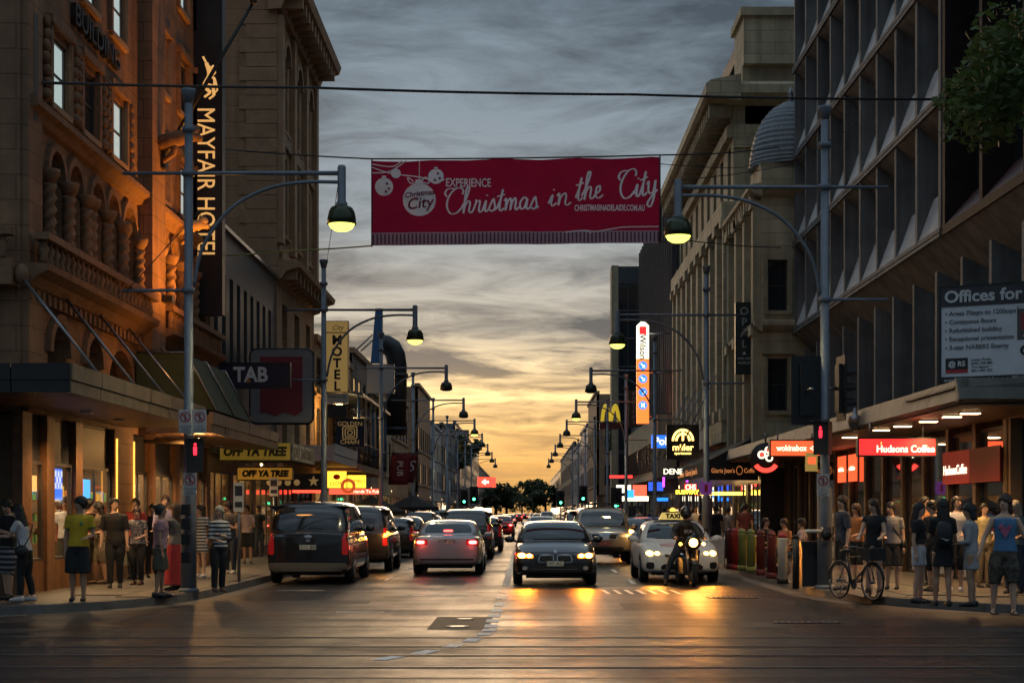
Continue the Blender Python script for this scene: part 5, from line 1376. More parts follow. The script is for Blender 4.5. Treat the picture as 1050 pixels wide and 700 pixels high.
for px in (381.3,676.7):
    MB().tube([((px-529)*SB,0,(206-(163 if px<500 else 159))*SB),((px-529)*SB,0,(206-(253 if px<500 else 249))*SB)],.02,6).build('side_rope',M['wire'],bn)
# eyelets tied to the wires
# ------------------------------------------------------------ overhead wires
def wire(label,pts,r=.02,m=None,cat='cable'):
    pts=[Vector(p) for p in pts]; out=[]
    for i in range(len(pts)-1):
        a,b=pts[i],pts[i+1]; sag=.004*(b-a).length
        for j in range(10): t=j/10; p=a.lerp(b,t); p.z-=sag*4*t*(1-t); out.append(p)
    out.append(pts[-1]); o=MB().tube(out,r,6).build('overhead_cable',m or M['wire']); tag(o,label,cat,'overhead cables')
wire('thick dark cable crossing the whole sky above the banner',[P(-40,82,29.3),P(320,90,34),P(650,97,37),P(968,102,38.6)],.03)
wire('banner top cable from the tan building to the cream eaves',[P(229,153,47.5),P(381,163,YB),P(677,159,YB),P(800,151,60)],.022)
wire('banner lower cable lit yellow at the left end',[P(232,262,47.5),P(300,257,46),P(381,252,YB)],.022,mat('cable_yellowish',(.35,.36,.10),.5))  # yellow light falling on the cable is put into its colour
wire('banner lower cable at the right end running to the cream building',[P(677,248,YB),P(700,246,50),P(803,254,60)],.018)
wire('thin span cable from the left pole to the dark facade below the banner',[P(205,215,30.5),P(130,298,30.4)],.01)
wire('faint cable sagging from the left lamp arm towards the far pole',[P(349,172,30.5),P(333,280,51)],.008)
wire('thin cable crossing in front of the concrete tower',[P(690,185,31.8),P(800,171,40),P(890,120,50)],.01)
wire('thin stay cable over the dome towards the tower',[P(677,168,YB),P(760,172,52),P(812,160,60)],.012)
# ------------------------------------------------------------ left signs
t,w,h=box_sign('betting_sign','dark navy TAB box sign with white letters over the left awning',222,297,373,397,49,M['navy'],.3,frame=M['black'])
text('TAB',wht,t,(-.05,-.155,.0),size=.62,align='CENTER',bold=.02,extrude=.01,width=1.05)
MB().prism([(-.2,-.22),(-.03,-.22),(-.115,-.08)],-.175,-.155,'y').build('emblem',mat('emblem_orange',(.5,.2,.04),.5),t)
MB().tube([(w/2+.03,0,-h/2),(w/2+.03,0,h/2)],.02,6).build('edge_strip',mat('edge_pale',(.6,.5,.3),.4),t)
MB().tube([(-w/2,0,h*.3),(-w/2-.8,0,h*.3)],.04,6).build('bracket',M['steel'],t)
t=thing('pylon_sign','big rounded grey hoarding sign with a faded red field','sign',P(289,396,53.5))
def rrect(w,h,r,n=5):
    o=[]
    for cx,cz,a0 in ((w/2-r,h/2-r,0),(-w/2+r,h/2-r,PI/2),(-w/2+r,-h/2+r,PI),(w/2-r,-h/2+r,1.5*PI)):
        for i in range(n+1): a=a0+PI/2*i/n; o.append((cx+r*math.cos(a),cz+r*math.sin(a)))
    return o
MB().prism(rrect(2.05,2.42,.2),-.1,.1,'y').build('panel',mat('hoarding_grey',(.26,.25,.26),.5,var=.1),t)
q=MB(); rr=rrect(2.09,2.46,.22); q.tube([(a,0,b) for a,b in rr]+[(rr[0][0],0,rr[0][1])],.045,6); q.build('rim',M['black'],t)
MB().prism([(-.7,.98),(.7,.98),(.7,-.82),(.45,-.98),(.1,-.85),(-.2,-1.0),(-.5,-.86),(-.7,-.9)],-.125,-.102,'y').build('red_field',mat('hoarding_red',(.24,.03,.04),.55),t)
text('Coles',mat('letters_faded',(.35,.08,.09),.6),t,(.1,-.13,.82),size=.22,extrude=.003); text('WEST END',mat('letters_faded',(.35,.08,.09),.6),t,(-.3,-.13,.55),size=.14,extrude=.003)
MB().tube([(-1.02,0,.7),(-1.6,0,.7)],.05,6).build('bracket',M['black'],t)
t,w,h=box_sign('motel_sign','tall yellow MOTEL blade sign with black letters','' or 335,357,330,402,70,mat('motel_yellow',(.50,.33,.10),.5,emit=(1.,.62,.2),estr=.10),.3,frame=M['black'])
for i,c in enumerate('MOTEL'): text(c,blk,t,(0,-.16,h/2-.82-i*.5),size=.56,align='CENTER',bold=.02,extrude=.006)
MB().box(-w/2,w/2,-.165,-.152,h/2-.5,h/2-.46).build('rule',blk,t); text('City',blk,t,(.02,-.155,h/2-.27),size=.3,align='CENTER',extrude=.004,shear=.3)
MB().box(-w/2,w/2,-.12,.12,-h/2-.5,-h/2-.05).build('lower_panel',M['offwhite'],t); text('Rooms 02',blk,t,(0,-.125,-h/2-.2),size=.18,align='CENTER',extrude=.003)
MB().box(-w/2+.05,w/2-.05,-.1,.1,-h/2-1.1,-h/2-.55).build('lower_board',M['charcoal'],t)
t,w,h=box_sign('chair_sign','navy square hanging sign with gold emblem under the MOTEL sign',345,373,430,457,68,M['navy'],.2,frame=M['black'])
gl=mat('sign_gold',(.5,.34,.14),.45,emit=(1.,.6,.2),estr=.08)
text('GOLDEN',gl,t,(0,-.105,h*.33),size=.26,align='CENTER',extrude=.004); text('CHAIN',gl,t,(0,-.105,-h*.36),size=.26,align='CENTER',extrude=.004)
for k in (.3,.2,.1):
    q=MB(); rr=rrect(2*k,1.7*k,.06,3); q.tube([(a,-.11,b) for a,b in rr]+[(rr[0][0],-.11,rr[0][1])],.022,5); q.build('emblem_ring',gl,t)
# yellow shop canopy OFF YA TREE
t=thing('shop_canopy','yellow box canopy lettered OFF YA TREE above the lit shop','canopy')
ym=mat('canopy_yellow',(.40,.27,.04),.6,var=.3,vscale=3,emit=(1.,.65,.08),estr=.05)
MB().box(-9.1,-7.0,48.3,53.2,3.28,3.66).build('deck',M['charcoal'],t); MB().box(-9.1,-7.0,48.2,48.295,3.22,3.72).build('front_fascia',ym,t); MB().box(-6.995,-6.92,48.2,53.2,3.22,3.72).build('side_fascia',mat('fascia_print',(.28,.28,.24),.6,col2=(.08,.09,.1),cscale=5),t)
text('OFF YA TREE',blk,t,(-9.0,48.19,3.46),size=.36,bold=.02,extrude=.006,shear=.15,width=1.9); text('OFF YA TREE',blk,t,(-6.915,48.4,3.46),'+x',size=.4,bold=.02,extrude=.004,shear=.15,width=4.5)
t,w,h=box_sign('shop_sign','small amber lettered shop sign hanging under the yellow canopy',244,300,479.5,491.5,50,mat('sign_amber',(.45,.20,.03),.6,emit=(1.,.45,.05),estr=.12),.12,hang=.2,frame=M['black'])
text('OFF YA TREE',blk,t,(0,-.065,0),size=.26,align='CENTER',bold=.02,extrude=.004,shear=.15,width=w*.86)
MB().ball((-.1,-.12,.28),.035).build('bulb',bk,t)
st=thing('star_board','black shop board with a gold star and round emblems','sign',P(340,492,58)); st.location=P(300,494,57)
MB().box(-1.1,1.1,-.05,.05,-.28,.3).build('panel',M['black'],st)
q=MB(); q.prism([(.75+.2*(1 if i%2==0 else .42)*math.sin(PI*i/5),.03+.2*(1 if i%2==0 else .42)*math.cos(PI*i/5)) for i in range(10)],-.07,-.052,'y'); q.build('star',gl,st)
for i in range(4): MB().lathe([(.06,-.02),(.11,-.02),(.11,0),(.06,0)],14,(-.8+i*.32,-.055,-.02),axis='y').build('emblem_ring',gl,st)
ylit=glow_mat('sign_yellow_lit',(1.,.72,.05),1.0); rlit=glow_mat('sign_red_neon',(1.,.06,.03),1.6)
t,w,h=box_sign('yellow_sign','bright yellow lit sign with a red emblem below the pub balcony',336,355,483,500,72,ylit,.2); 
MB().ball((0,-.1,.12),.16,.03,.12,10,6).build('emblem',M['red'],t); text('LEON',M['red'],t,(0,-.105,-.18),size=.24,align='CENTER',extrude=.004)
t,w,h=box_sign('yellow_sign','bright yellow lit sign right of the red emblem sign',356.5,375,487,500,73,ylit,.2); text('LAMBO',mat('letters_orange',(.4,.15,.02),.5),t,(0,-.105,0),size=.24,align='CENTER',extrude=.004)
t,w,h=box_sign('red_strip_sign','long red neon strip sign over the pub entrance',338,388,501,506.5,71,rlit,.12); text('Friends To Pub',M['lettlit'],t,(.5,-.065,0),size=.2,align='CENTER',extrude=.004)
t,w,h=box_sign('red_strip_sign','red neon strip behind the black van roof',300,332,500.5,505,61.5,rlit,.1)
t,w,h=box_sign('yellow_strip_sign','yellow neon strip above the red strip behind the van',296,333,496,498.8,61.8,ylit,.1)
rn=thing('ring_sign','red neon ring sign beside the yellow pub signs','sign',P(357,498,70)); q=MB(); q.tube([(.26*math.cos(2*PI*i/20),0,.26*math.sin(2*PI*i/20)) for i in range(21)],.07,8); q.build('ring',mat('ring_red',(.4,.05,.02),.5,emit=(1,.15,.03),estr=.3),rn)
# maroon pub flags
mar=mat('flag_maroon',(.16,.015,.02),.8,var=.15)
for i,(px,py,w_,h_,rx,lab) in enumerate(((410,481,1.05,1.6,.12,'tilted maroon PUB flag hanging over the footpath'),(421,480,.55,1.5,.12,'second maroon flag with pale swirl next to the PUB flag'))):
    t=thing('pub_flag',lab,'flag',P(px,py,84+i)); q=MB(); vs=[]
    for j in range(7):
        for k in range(5): x=-w_/2+w_*k/4; z=h_/2-h_*j/6; vs.append((x+z*rx,.04*math.sin(x*5+z*3),z))
    q.add(vs,[(j*5+k,j*5+k+1,j*5+k+6,j*5+k+5) for j in range(6) for k in range(4)],True); c_=q.build('cloth',mar,t)
    so=c_.modifiers.new('thickness','SOLIDIFY'); so.thickness=.01
    MB().tube([(-w_/2-.1,0,h_/2+.03),(w_/2+.25,0,h_/2+.05)],.025,6).build('pole',M['black'],t)
    if i==0: text('PUB',wht,t,(.0,-.05,.05),size=.45,rz=-PI/2,align='CENTER',extrude=.003)
    else: text('S',wht,t,(0,-.05,.1),size=.8,align='CENTER',extrude=.003,shear=.3)
# blank white hoarding and cafe umbrellas
t,w,h=box_sign('blank_hoarding','pale grey blank rounded hoarding on the left roofs',376,404,374,403,88,mat('hoarding_blank',(.40,.38,.36),.6),.15,frame=M['steel']); MB().tube([(0,.1,-h/2),(0,.4,-h/2-1.6)],.08,6).build('post',M['steel'],t)
def umbrella(label,px,py,Y,r,h,m):
    x=XP(px,Y); t=thing('cafe_umbrella',label,'umbrella',(x,Y,.14)); z=ZP(py,Y)-.14; n=8
    for i in range(n):
        a0,a1=2*PI*i/n,2*PI*(i+1)/n
        q=MB(); q.add([(0,0,z),(r*math.cos(a0),r*math.sin(a0),z-h),(r*math.cos(a1),r*math.sin(a1),z-h),(r*math.cos(a0),r*math.sin(a0),z-h-.2),(r*math.cos(a1),r*math.sin(a1),z-h-.2)],[(0,1,2),(1,3,4,2)]); q.build('canvas_panel',m,t,fix=False)
    MB().tube([(0,0,0),(0,0,z+.1)],.03,8).build('pole',M['steel'],t)
umbrella('brown square cafe tent beyond the parked vans',381,508,80,1.7,.75,mat('canvas_brown',(.06,.05,.035),.9)); umbrella('black cafe umbrella with low brim behind the parked cars',423,507,92,1.5,.7,canv)
# ------------------------------------------------------------ right signs
t,w,h=box_sign('opal_sign','tall dark green OPAL blade sign with pale letters',754.5,771,311,383,62,mat('sign_dark_green',(.015,.03,.03),.5),.2,frame=M['black'])
for i,c in enumerate('OPAL'): text(c,gl if i<0 else mat('letters_pale_grey',(.40,.40,.36),.5),t,(0,-.11,h/2-.32-i*.42),size=.42,align='CENTER',bold=.004,extrude=.004)
MB().prism([(-.08,-.62),(.08,-.62),(0,-.5)],-.115,-.102,'y').build('emblem',wht,t); text('AND GEM',wht,t,(0,-.11,-.78),size=.12,align='CENTER',extrude=.003); text('MUSEUM',wht,t,(0,-.11,-.95),size=.12,align='CENTER',extrude=.003)
for z in (.9,-.8): MB().tube([(w/2,0,z),(w/2+.35,0,z)],.03,6).build('bracket',M['steel'],t)
t=thing('parking_sign','tall slim lit parking pylon with white top and orange arrows','sign',P(659,382,92)); sY=92/FPX; wS=12.5*sY; 
MB().box(-wS/2,wS/2,-.15,.15,-52*sY,-24*sY+.0*1).build('panel',mat('x0',(.6,.1,.03),.5),t) if False else None
orl=glow_mat('sign_orange_lit',(1.,.16,.03),1.3); whl=glow_mat('sign_white_lit',(1.,.93,.68),1.1)
MB().box(-wS/2,wS/2,-.15,.15,-52*sY,24*sY-.0).build('lower_panel',orl,t) if False else MB().box(-wS/2,wS/2,-.15,.15,-52*sY,14*sY).build('lower_panel',orl,t)
MB().prism([(-wS/2,14.05*sY),(wS/2,14.05*sY),(wS/2,48*sY),(0,54*sY),(-wS/2,48*sY)],-.15,.15,'y').build('upper_panel',whl,t)
MB().box(-.2,.2,-.17,-.151,39*sY,47*sY).build('logo',M['redpanel'],t); text('Wilson',blk,t,(-.02,-.16,26*sY),size=.5,rz=-PI/2,align='CENTER',extrude=.004,bold=.01)
for i in range(4):
    z=(7-13.5*i)*sY
    MB().lathe([(.01,-.18),(.25,-.18),(.25,-.152)],16,(0,0,z),axis='y').build('arrow_disc' if i<3 else 'symbol_disc',glow_mat('sign_blue_lit',(.05,.25,.9),.9),t)
    if i<3: MB().prism([(.12,-.12),(.12,.06),(.06,.0),(-.1,.14),(-.14,.1),(.02,-.05),(-.06,-.12)],-.195,-.182,'y').xf(Matrix.Translation((0,0,z))).build('arrow',whl,t)
    else: MB().box(-.1,-.04,-.195,-.182,z-.13,z+.13).box(.04,.1,-.195,-.182,z-.13,z+.13).box(-.039,.039,-.195,-.182,z-.03,z+.03).build('arrow',whl,t)
for z in (40,0,-45): MB().tube([(wS/2,0,z*sY),(wS/2+1.6,0,z*sY)],.05,6).build('bracket',M['steel'],t)
t,w,h=box_sign('apartment_sign','square black lit apartment sign with gold arches',684,716,436,470,74,M['black'],.2,frame=M['black']); gld=glow_mat('sign_gold_lit',(1.,.62,.15),2.2)
for k,(cx,r) in enumerate(((0,.46),(0,.30))):
    q=MB(); q.tube([(cx+r*math.cos(PI-PI*i/14),-.13,.05+r*1.1*math.sin(PI-PI*i/14)) for i in range(15)],.05,6); q.build('arch',gld,t)
MB().tube([(0,-.13,.05),(0,-.13,.5)],.05,6).build('arch_bar',gld,t)
text('miller',gld,t,(0,-.11,-.26),size=.42,align='CENTER',bold=.008,extrude=.006); text('apartments',gld,t,(0,-.11,-.52),size=.17,align='CENTER',bold=.003,extrude=.004)
t,w,h=box_sign('police_sign','blue lit sign reading Pol, half hidden by the black apartment sign',668,690,446,459,77,glow_mat('sign_police_blue',(.02,.12,.75),1.2),.15); text('Police',whl,t,(-w/2+.1,-.08,0),size=.5,bold=.015,extrude=.004)
t,w,h=box_sign('white_letter_sign','small white lettered board under the black apartment sign',683,697,479,488,70,M['charcoal'],.12); text('DENE',whl,t,(0,-.065,0),size=.34,align='CENTER',extrude=.004,bold=.006)
for (lab,a,b,c_,d_,Y,m_,tx) in (('white and red lit shop sign far right side',632,647,497,505,100,whl,''),('red lit shop sign with white shape',649,663,497,508,98,glow_mat('sign_red_b',(1.,.1,.05),1.2),''),('blue lit shop sign left of the red one',641,650,502,510,96,glow_mat('sign_blue_b',(.03,.3,.95),1.3),''),
   ('broad white lit sign below the blue and red signs',633,665,508.5,513.5,101,whl,''),('deep blue lit panel beside the lamp pole',665,680,494,503,86,glow_mat('sign_blue_c',(.03,.1,.7),.9),''),('blue strip sign low by the lamp pole',670,685,510,513.5,85,glow_mat('sign_blue_d',(.02,.2,.9),1.2),''),
   ('yellow lit sandwich shop letters sign',691,718,502,507,72,mat('sign_black_y',(.02,.02,.02),.5),'SUBWAY'),('small red lit sign left of the purple plate',702,714,496,503,73,glow_mat('sign_red_c',(1.,.04,.02),1.4),'CHS'),
   ('long golden lit shop fascia behind the taxi roof',718,790,504,507.5,66,glow_mat('fascia_gold_lit',(1.,.6,.1),1.8),''),('purple neon strip on the lit shops',679.5,681.5,489,499,84,glow_mat('neon_purple',(.5,.05,.9),2.2),''),('second purple neon strip near the red sign',703.5,705.5,488,494,80,glow_mat('neon_purple',(.5,.05,.9),2.2),''),
   ('dark red neon line under the far right awning',625,650,487,490,112,glow_mat('neon_red_dim',(.9,.05,.04),1.0),'')):
    t,w,h=box_sign('shop_sign',lab,a,b,c_,d_,Y,m_,.12)
    if tx: text(tx,glow_mat('letters_yellow_lit',(1.,.7,.05),2.2) if tx!='CHS' else whl,t,(0,-.065,0),size=h*1.1,align='CENTER',bold=.01,extrude=.004,width=w*.9)
t,w,h=box_sign('pole_plate','purple square plate on the right lamp pole beside the taxi',718,730,494,507,51.9,mat('plate_purple',(.12,.05,.20),.5,emit=(.4,.1,.6),estr=.1),.03); MB().box(-.05,.05,-.02,-.016,-.12,.12).build('symbol',M['red'],t)
t,w,h=box_sign('vertical_sign','dark vertical sign with pale letters next to the parking pylon',645,654,400,437,104,M['black'],.2,frame=M['brown'])
for i,c in enumerate('POLITES'): text(c,mat('letters_dim',(.35,.30,.28),.5),t,(0,-.11,h/2-.25-i*.3),size=.3,align='CENTER',extrude=.004)
t=thing('arch_sign','yellow double arch restaurant sign on a red board','sign',P(626,432,118)); sA=118/FPX
MB().box(-11*sA,11*sA,-.15,.15,-8*sA,-1*sA).build('board',mat('board_maroon',(.12,.02,.02),.5),t); yar=mat('arch_yellow',(.6,.42,.03),.5,emit=(1.,.7,.05),estr=.25)
for sx in (-1,1): q=MB(); q.tube(crom([(sx*8.5*sA,0,-1*sA),(sx*7.5*sA,0,9*sA),(sx*5*sA,0,16.5*sA),(sx*2.4*sA,0,10*sA),(sx*.3*sA,0,0)],5),.13,8); q.build('arch',yar,t)
t,w,h=box_sign('vertical_sign','green vertical sign with pale letters under the yellow arches',620,627,440,462,120,mat('sign_green_dk',(.02,.06,.04),.5),.2)
for i,c in enumerate('OTE'): text(c,wht,t,(0,-.11,h/2-.3-i*.45),size=.42,align='CENTER',extrude=.004)
t=thing('lane_arrow_sign','red lit matrix sign with a white arrow on a left gantry','sign',P(499,494,150)); MB().box(-.85,.85,-.15,.15,-.45,.45).build('panel',glow_mat('matrix_red',(1.,.05,.03),1.6),t); q=MB(); q.prism([(-.5,0),(-.1,.3),(-.1,.12),(.2,.12),(.2,-.12),(-.1,-.12),(-.1,-.3)],-.18,-.152,'y'); q.build('arrow',whl,t); MB().tube([(-.6,0,-.4),(-3.5,.0,-.9)],.08,6).build('gantry_arm',M['steel'],t); MB().tube([(-3.5,0,-4.5),(-3.5,0,.2)],.12,8).build('gantry_post',M['steel'],t)
t,w,h=box_sign('roof_sign','long pale rooftop sign on the left far block reading POLITES',460,481,440.5,446,158,M['offwhite'],.2); text('POLITES',blk,t,(0,-.105,0),size=.5,align='CENTER',bold=.01,extrude=.004)
for sx in (-.8,.8): MB().tube([(sx,0,-h/2),(sx,.3,-h/2-1.2)],.05,6).build('post',M['steel'],t)
for i,(px,py,Y,lab) in enumerate(((476,514,140,'leftmost of the two far green traffic lights on the left'),(486,511.5,128,'right one of the two far green traffic lights on the left'),(575,515,140,'far green traffic light left of centre on the right side'),(598,511,126,'larger far green traffic light on the right side'),(632,518,90,'green traffic light glowing behind the silver four-wheel drive'))):
    p_=P(px,py,Y); t=signal(lab,p_+Vector((0,0,.32)),0,'green',1.0); MB().tube([(0,.12,-p_.z-.2),(0,.12,-.5)],.06,8).build('post',M['steel'],t)

# ------------------------------------------------------------ the vertical hotel sign
t=thing('hotel_sign','tall black vertical hotel sign with gold letters beside the left pole','sign',(0,0,0))
Yh=45.0; x0,x1=XP(196,Yh),XP(228,Yh); zb,zt=ZP(321,Yh),ZP(-40,Yh)
t.location=((x0+x1)/2,Yh,zb); w=x1-x0
MB().box(-w/2,w/2,-.2,.2,0,zt-zb).build('panel',mat('sign_black_navy',(.010,.011,.016),.45),t)
q=MB(); q.box(-w/2-.04,-w/2,-.23,.23,0,zt-zb).box(w/2,w/2+.04,-.23,.23,0,zt-zb).box(-w/2-.04,w/2+.04,-.23,.23,-.06,0); q.build('frame',M['black'],t)
zc=lambda py:ZP(py,Yh)-zb
s1=Yh/FPX
text('MAYFAIR HOTEL',M['gold'],t,(.0,-.215,zc(112)),size=.70,rz=-PI/2,extrude=.012,width=(267-112)*s1)
# heraldic emblem above the letters, as plain strokes
q=MB()
for pts,r in (([(-.12,0,.72),(-.02,0,.5),(.1,0,.35),(.2,0,.42)],.035),([(-.02,0,.5),(.06,0,.1),(-.08,0,-.25),(.1,0,-.5)],.06),([(.06,0,.1),(.22,0,-.05),(.2,0,-.3)],.045),([(.1,0,.35),(.2,0,.18),(.06,0,.1)],.07),([(-.08,0,-.2),(.16,0,-.3),(.2,0,-.6)],.05),([(.1,0,-.5),(-.08,0,-.66)],.04),([(.2,0,-.6),(.06,0,-.72)],.035),([(.25,0,-.1),(.3,0,-.4),(.22,0,-.5)],.025)):
    q.tube(crom([Vector(p)*1.0 for p in pts],4),r,7)
q.xf(Matrix.Translation((.05,-.215,zc(82)))@Matrix.Diagonal((.95,.25,.82,1))).build('emblem',M['gold'],t)
for z in (1.0,4.0,7.0): MB().box(-w/2-.9,-w/2-.041,-.05,.05,z,z+.1).build('bracket',M['black'],t)

# ------------------------------------------------------------ trees
M['leaf']=mat('leaf_green',(.09,.14,.035),.6,var=.45,vscale=3); M['leaf2']=mat('leaf_dark',(.09,.11,.055),.65,var=.4,vscale=2); M['bark']=mat('bark',(.08,.06,.045),.9,var=.3,vscale=5,bump=.5)
def tree(label,loc,h,cr,n,lsize,m,trunk_r=.2,seed=1,zc=None,group=None,palm=False):
    rnd=random.Random(seed); t=thing('street_tree',label,'tree',loc,0,group); zc=zc or h-cr[2]
    tips=[]; q=MB(); q.tube([(0,0,0),(.1,.05,zc*.45),(0,0,zc)],[trunk_r,trunk_r*.75,trunk_r*.45],8)
    for i in range(11):
        a=rnd.uniform(0,2*PI); e=rnd.uniform(-.5,1); d=rnd.uniform(.5,.95)
        p=Vector((math.cos(a)*cr[0]*d*math.cos(e),math.sin(a)*cr[1]*d*math.cos(e),zc+cr[2]*d*math.sin(e)))
        q.tube([(0,0,zc*.75),p*.5+Vector((0,0,zc*.45)),p],[trunk_r*.4,trunk_r*.25,.03],6); tips.append(p)
    q.build('trunk',M['bark'],t)
    cl=[]
    for p in tips:
        for k in range(5): cl.append(p+Vector((rnd.gauss(0,cr[0]*.25),rnd.gauss(0,cr[1]*.25),rnd.gauss(0,cr[2]*.25))))
    c=MB()
    for i in range(n):
        o=cl[rnd.randrange(len(cl))]; v=Vector((rnd.gauss(0,1),rnd.gauss(0,1),rnd.gauss(0,1))).normalized()*rnd.random()**.5*cr[0]*.27
        p=o+v; a=Vector((rnd.gauss(0,1),rnd.gauss(0,1),rnd.gauss(0,.6))).normalized(); b=a.cross(Vector((rnd.gauss(0,1),rnd.gauss(0,1),rnd.gauss(0,1)))).normalized(); s_=lsize*rnd.uniform(.6,1.3)
        c.add([p-a*s_,p-a*s_*.2+b*s_*.5,p+a*s_,p-a*s_*.2-b*s_*.5],[(0,1,2),(0,2,3)])
    c.build('crown',m,t,fix=False)
    return t
translucent(M['leaf'],.35); translucent(M['leaf2'],.35)
tree('leafy green street tree hanging into the top right corner',(11.55,27.0,.14),12.6,(3.1,2.6,2.7),34000,.10,M['leaf'],.22,4,9.5)
labs=['rounded dark tree at the far end left of the vanishing point','dark tree behind the red matrix sign at the street end','tallest palm-like tree closing the street','dark tree right of the far end','low dark tree at the street end near the right shops','dark tree in front of the left apartment block']
for i,(px,py,Y,r) in enumerate(((508,506,330,3),(519,508,360,3.2),(547,501,400,3.4),(559,507,390,3.2),(535,511,480,4.5),(469,457,225,3.2))):
    h=ZP(py-8,Y); tree(labs[i],(XP(px,Y),Y,0),h,(r,r,r*.8),1500,.5,M['leaf2'],.4,20+i,None,'dark trees at the street end')
# ------------------------------------------------------------ vehicles
def paint(name,col,rough=.3,metal=.3): return mat('paint_'+name,col,rough,metal,coat=1.0,var=.05)
CARGLASS=mat('car_glass',(.012,.014,.016),.04,spec=.8,coat=.6)
TYRE=mat('tyre_rubber',(.012,.012,.012),.85); RIM=mat('alloy_rim',(.30,.30,.31),.35,metal=.8); TRIM=mat('black_trim',(.012,.012,.013),.5); CHROME=mat('chrome',(.6,.6,.6),.15,metal=1.0)
TAIL_OFF=mat('tail_lens_red',(.22,.01,.012),.15,emit=(1,.02,.02),estr=.06); TAIL_ON=glow_mat('tail_lens_lit',(1.,.07,.06),9); BRAKE=glow_mat('brake_lens_lit',(1.,.05,.04),6)
IND=glow_mat('indicator_lit',(1.,.36,.02),14); HEAD_W=glow_mat('headlight_lit_warm',(1.,.40,.06),16); HEAD_Y=glow_mat('headlight_lit_yellow',(1.,.50,.12),6); LENS_ON=glow_mat('lamp_lens_amber',(1.,.24,.01),1.3); LENS=mat('lamp_lens_clear',(.35,.35,.35),.08,spec=.8); PLATE=mat('number_plate',(.55,.55,.48),.5); 
SCR=bpy.data.scenes.new('scratch')
def evaluated(me,mods):
    """mesh after modifiers, worked out in a scratch scene"""
    o=bpy.data.objects.new('scratch_object',me); SCR.collection.objects.link(o)
    for t,kw in mods:
        m_=o.modifiers.new(t,t)
        for k,v in kw.items(): setattr(m_,k,v)
    vl=SCR.view_layers[0]; vl.update(); dg=vl.depsgraph
    r=bpy.data.meshes.new_from_object(o.evaluated_get(dg)); bpy.data.objects.remove(o); return r
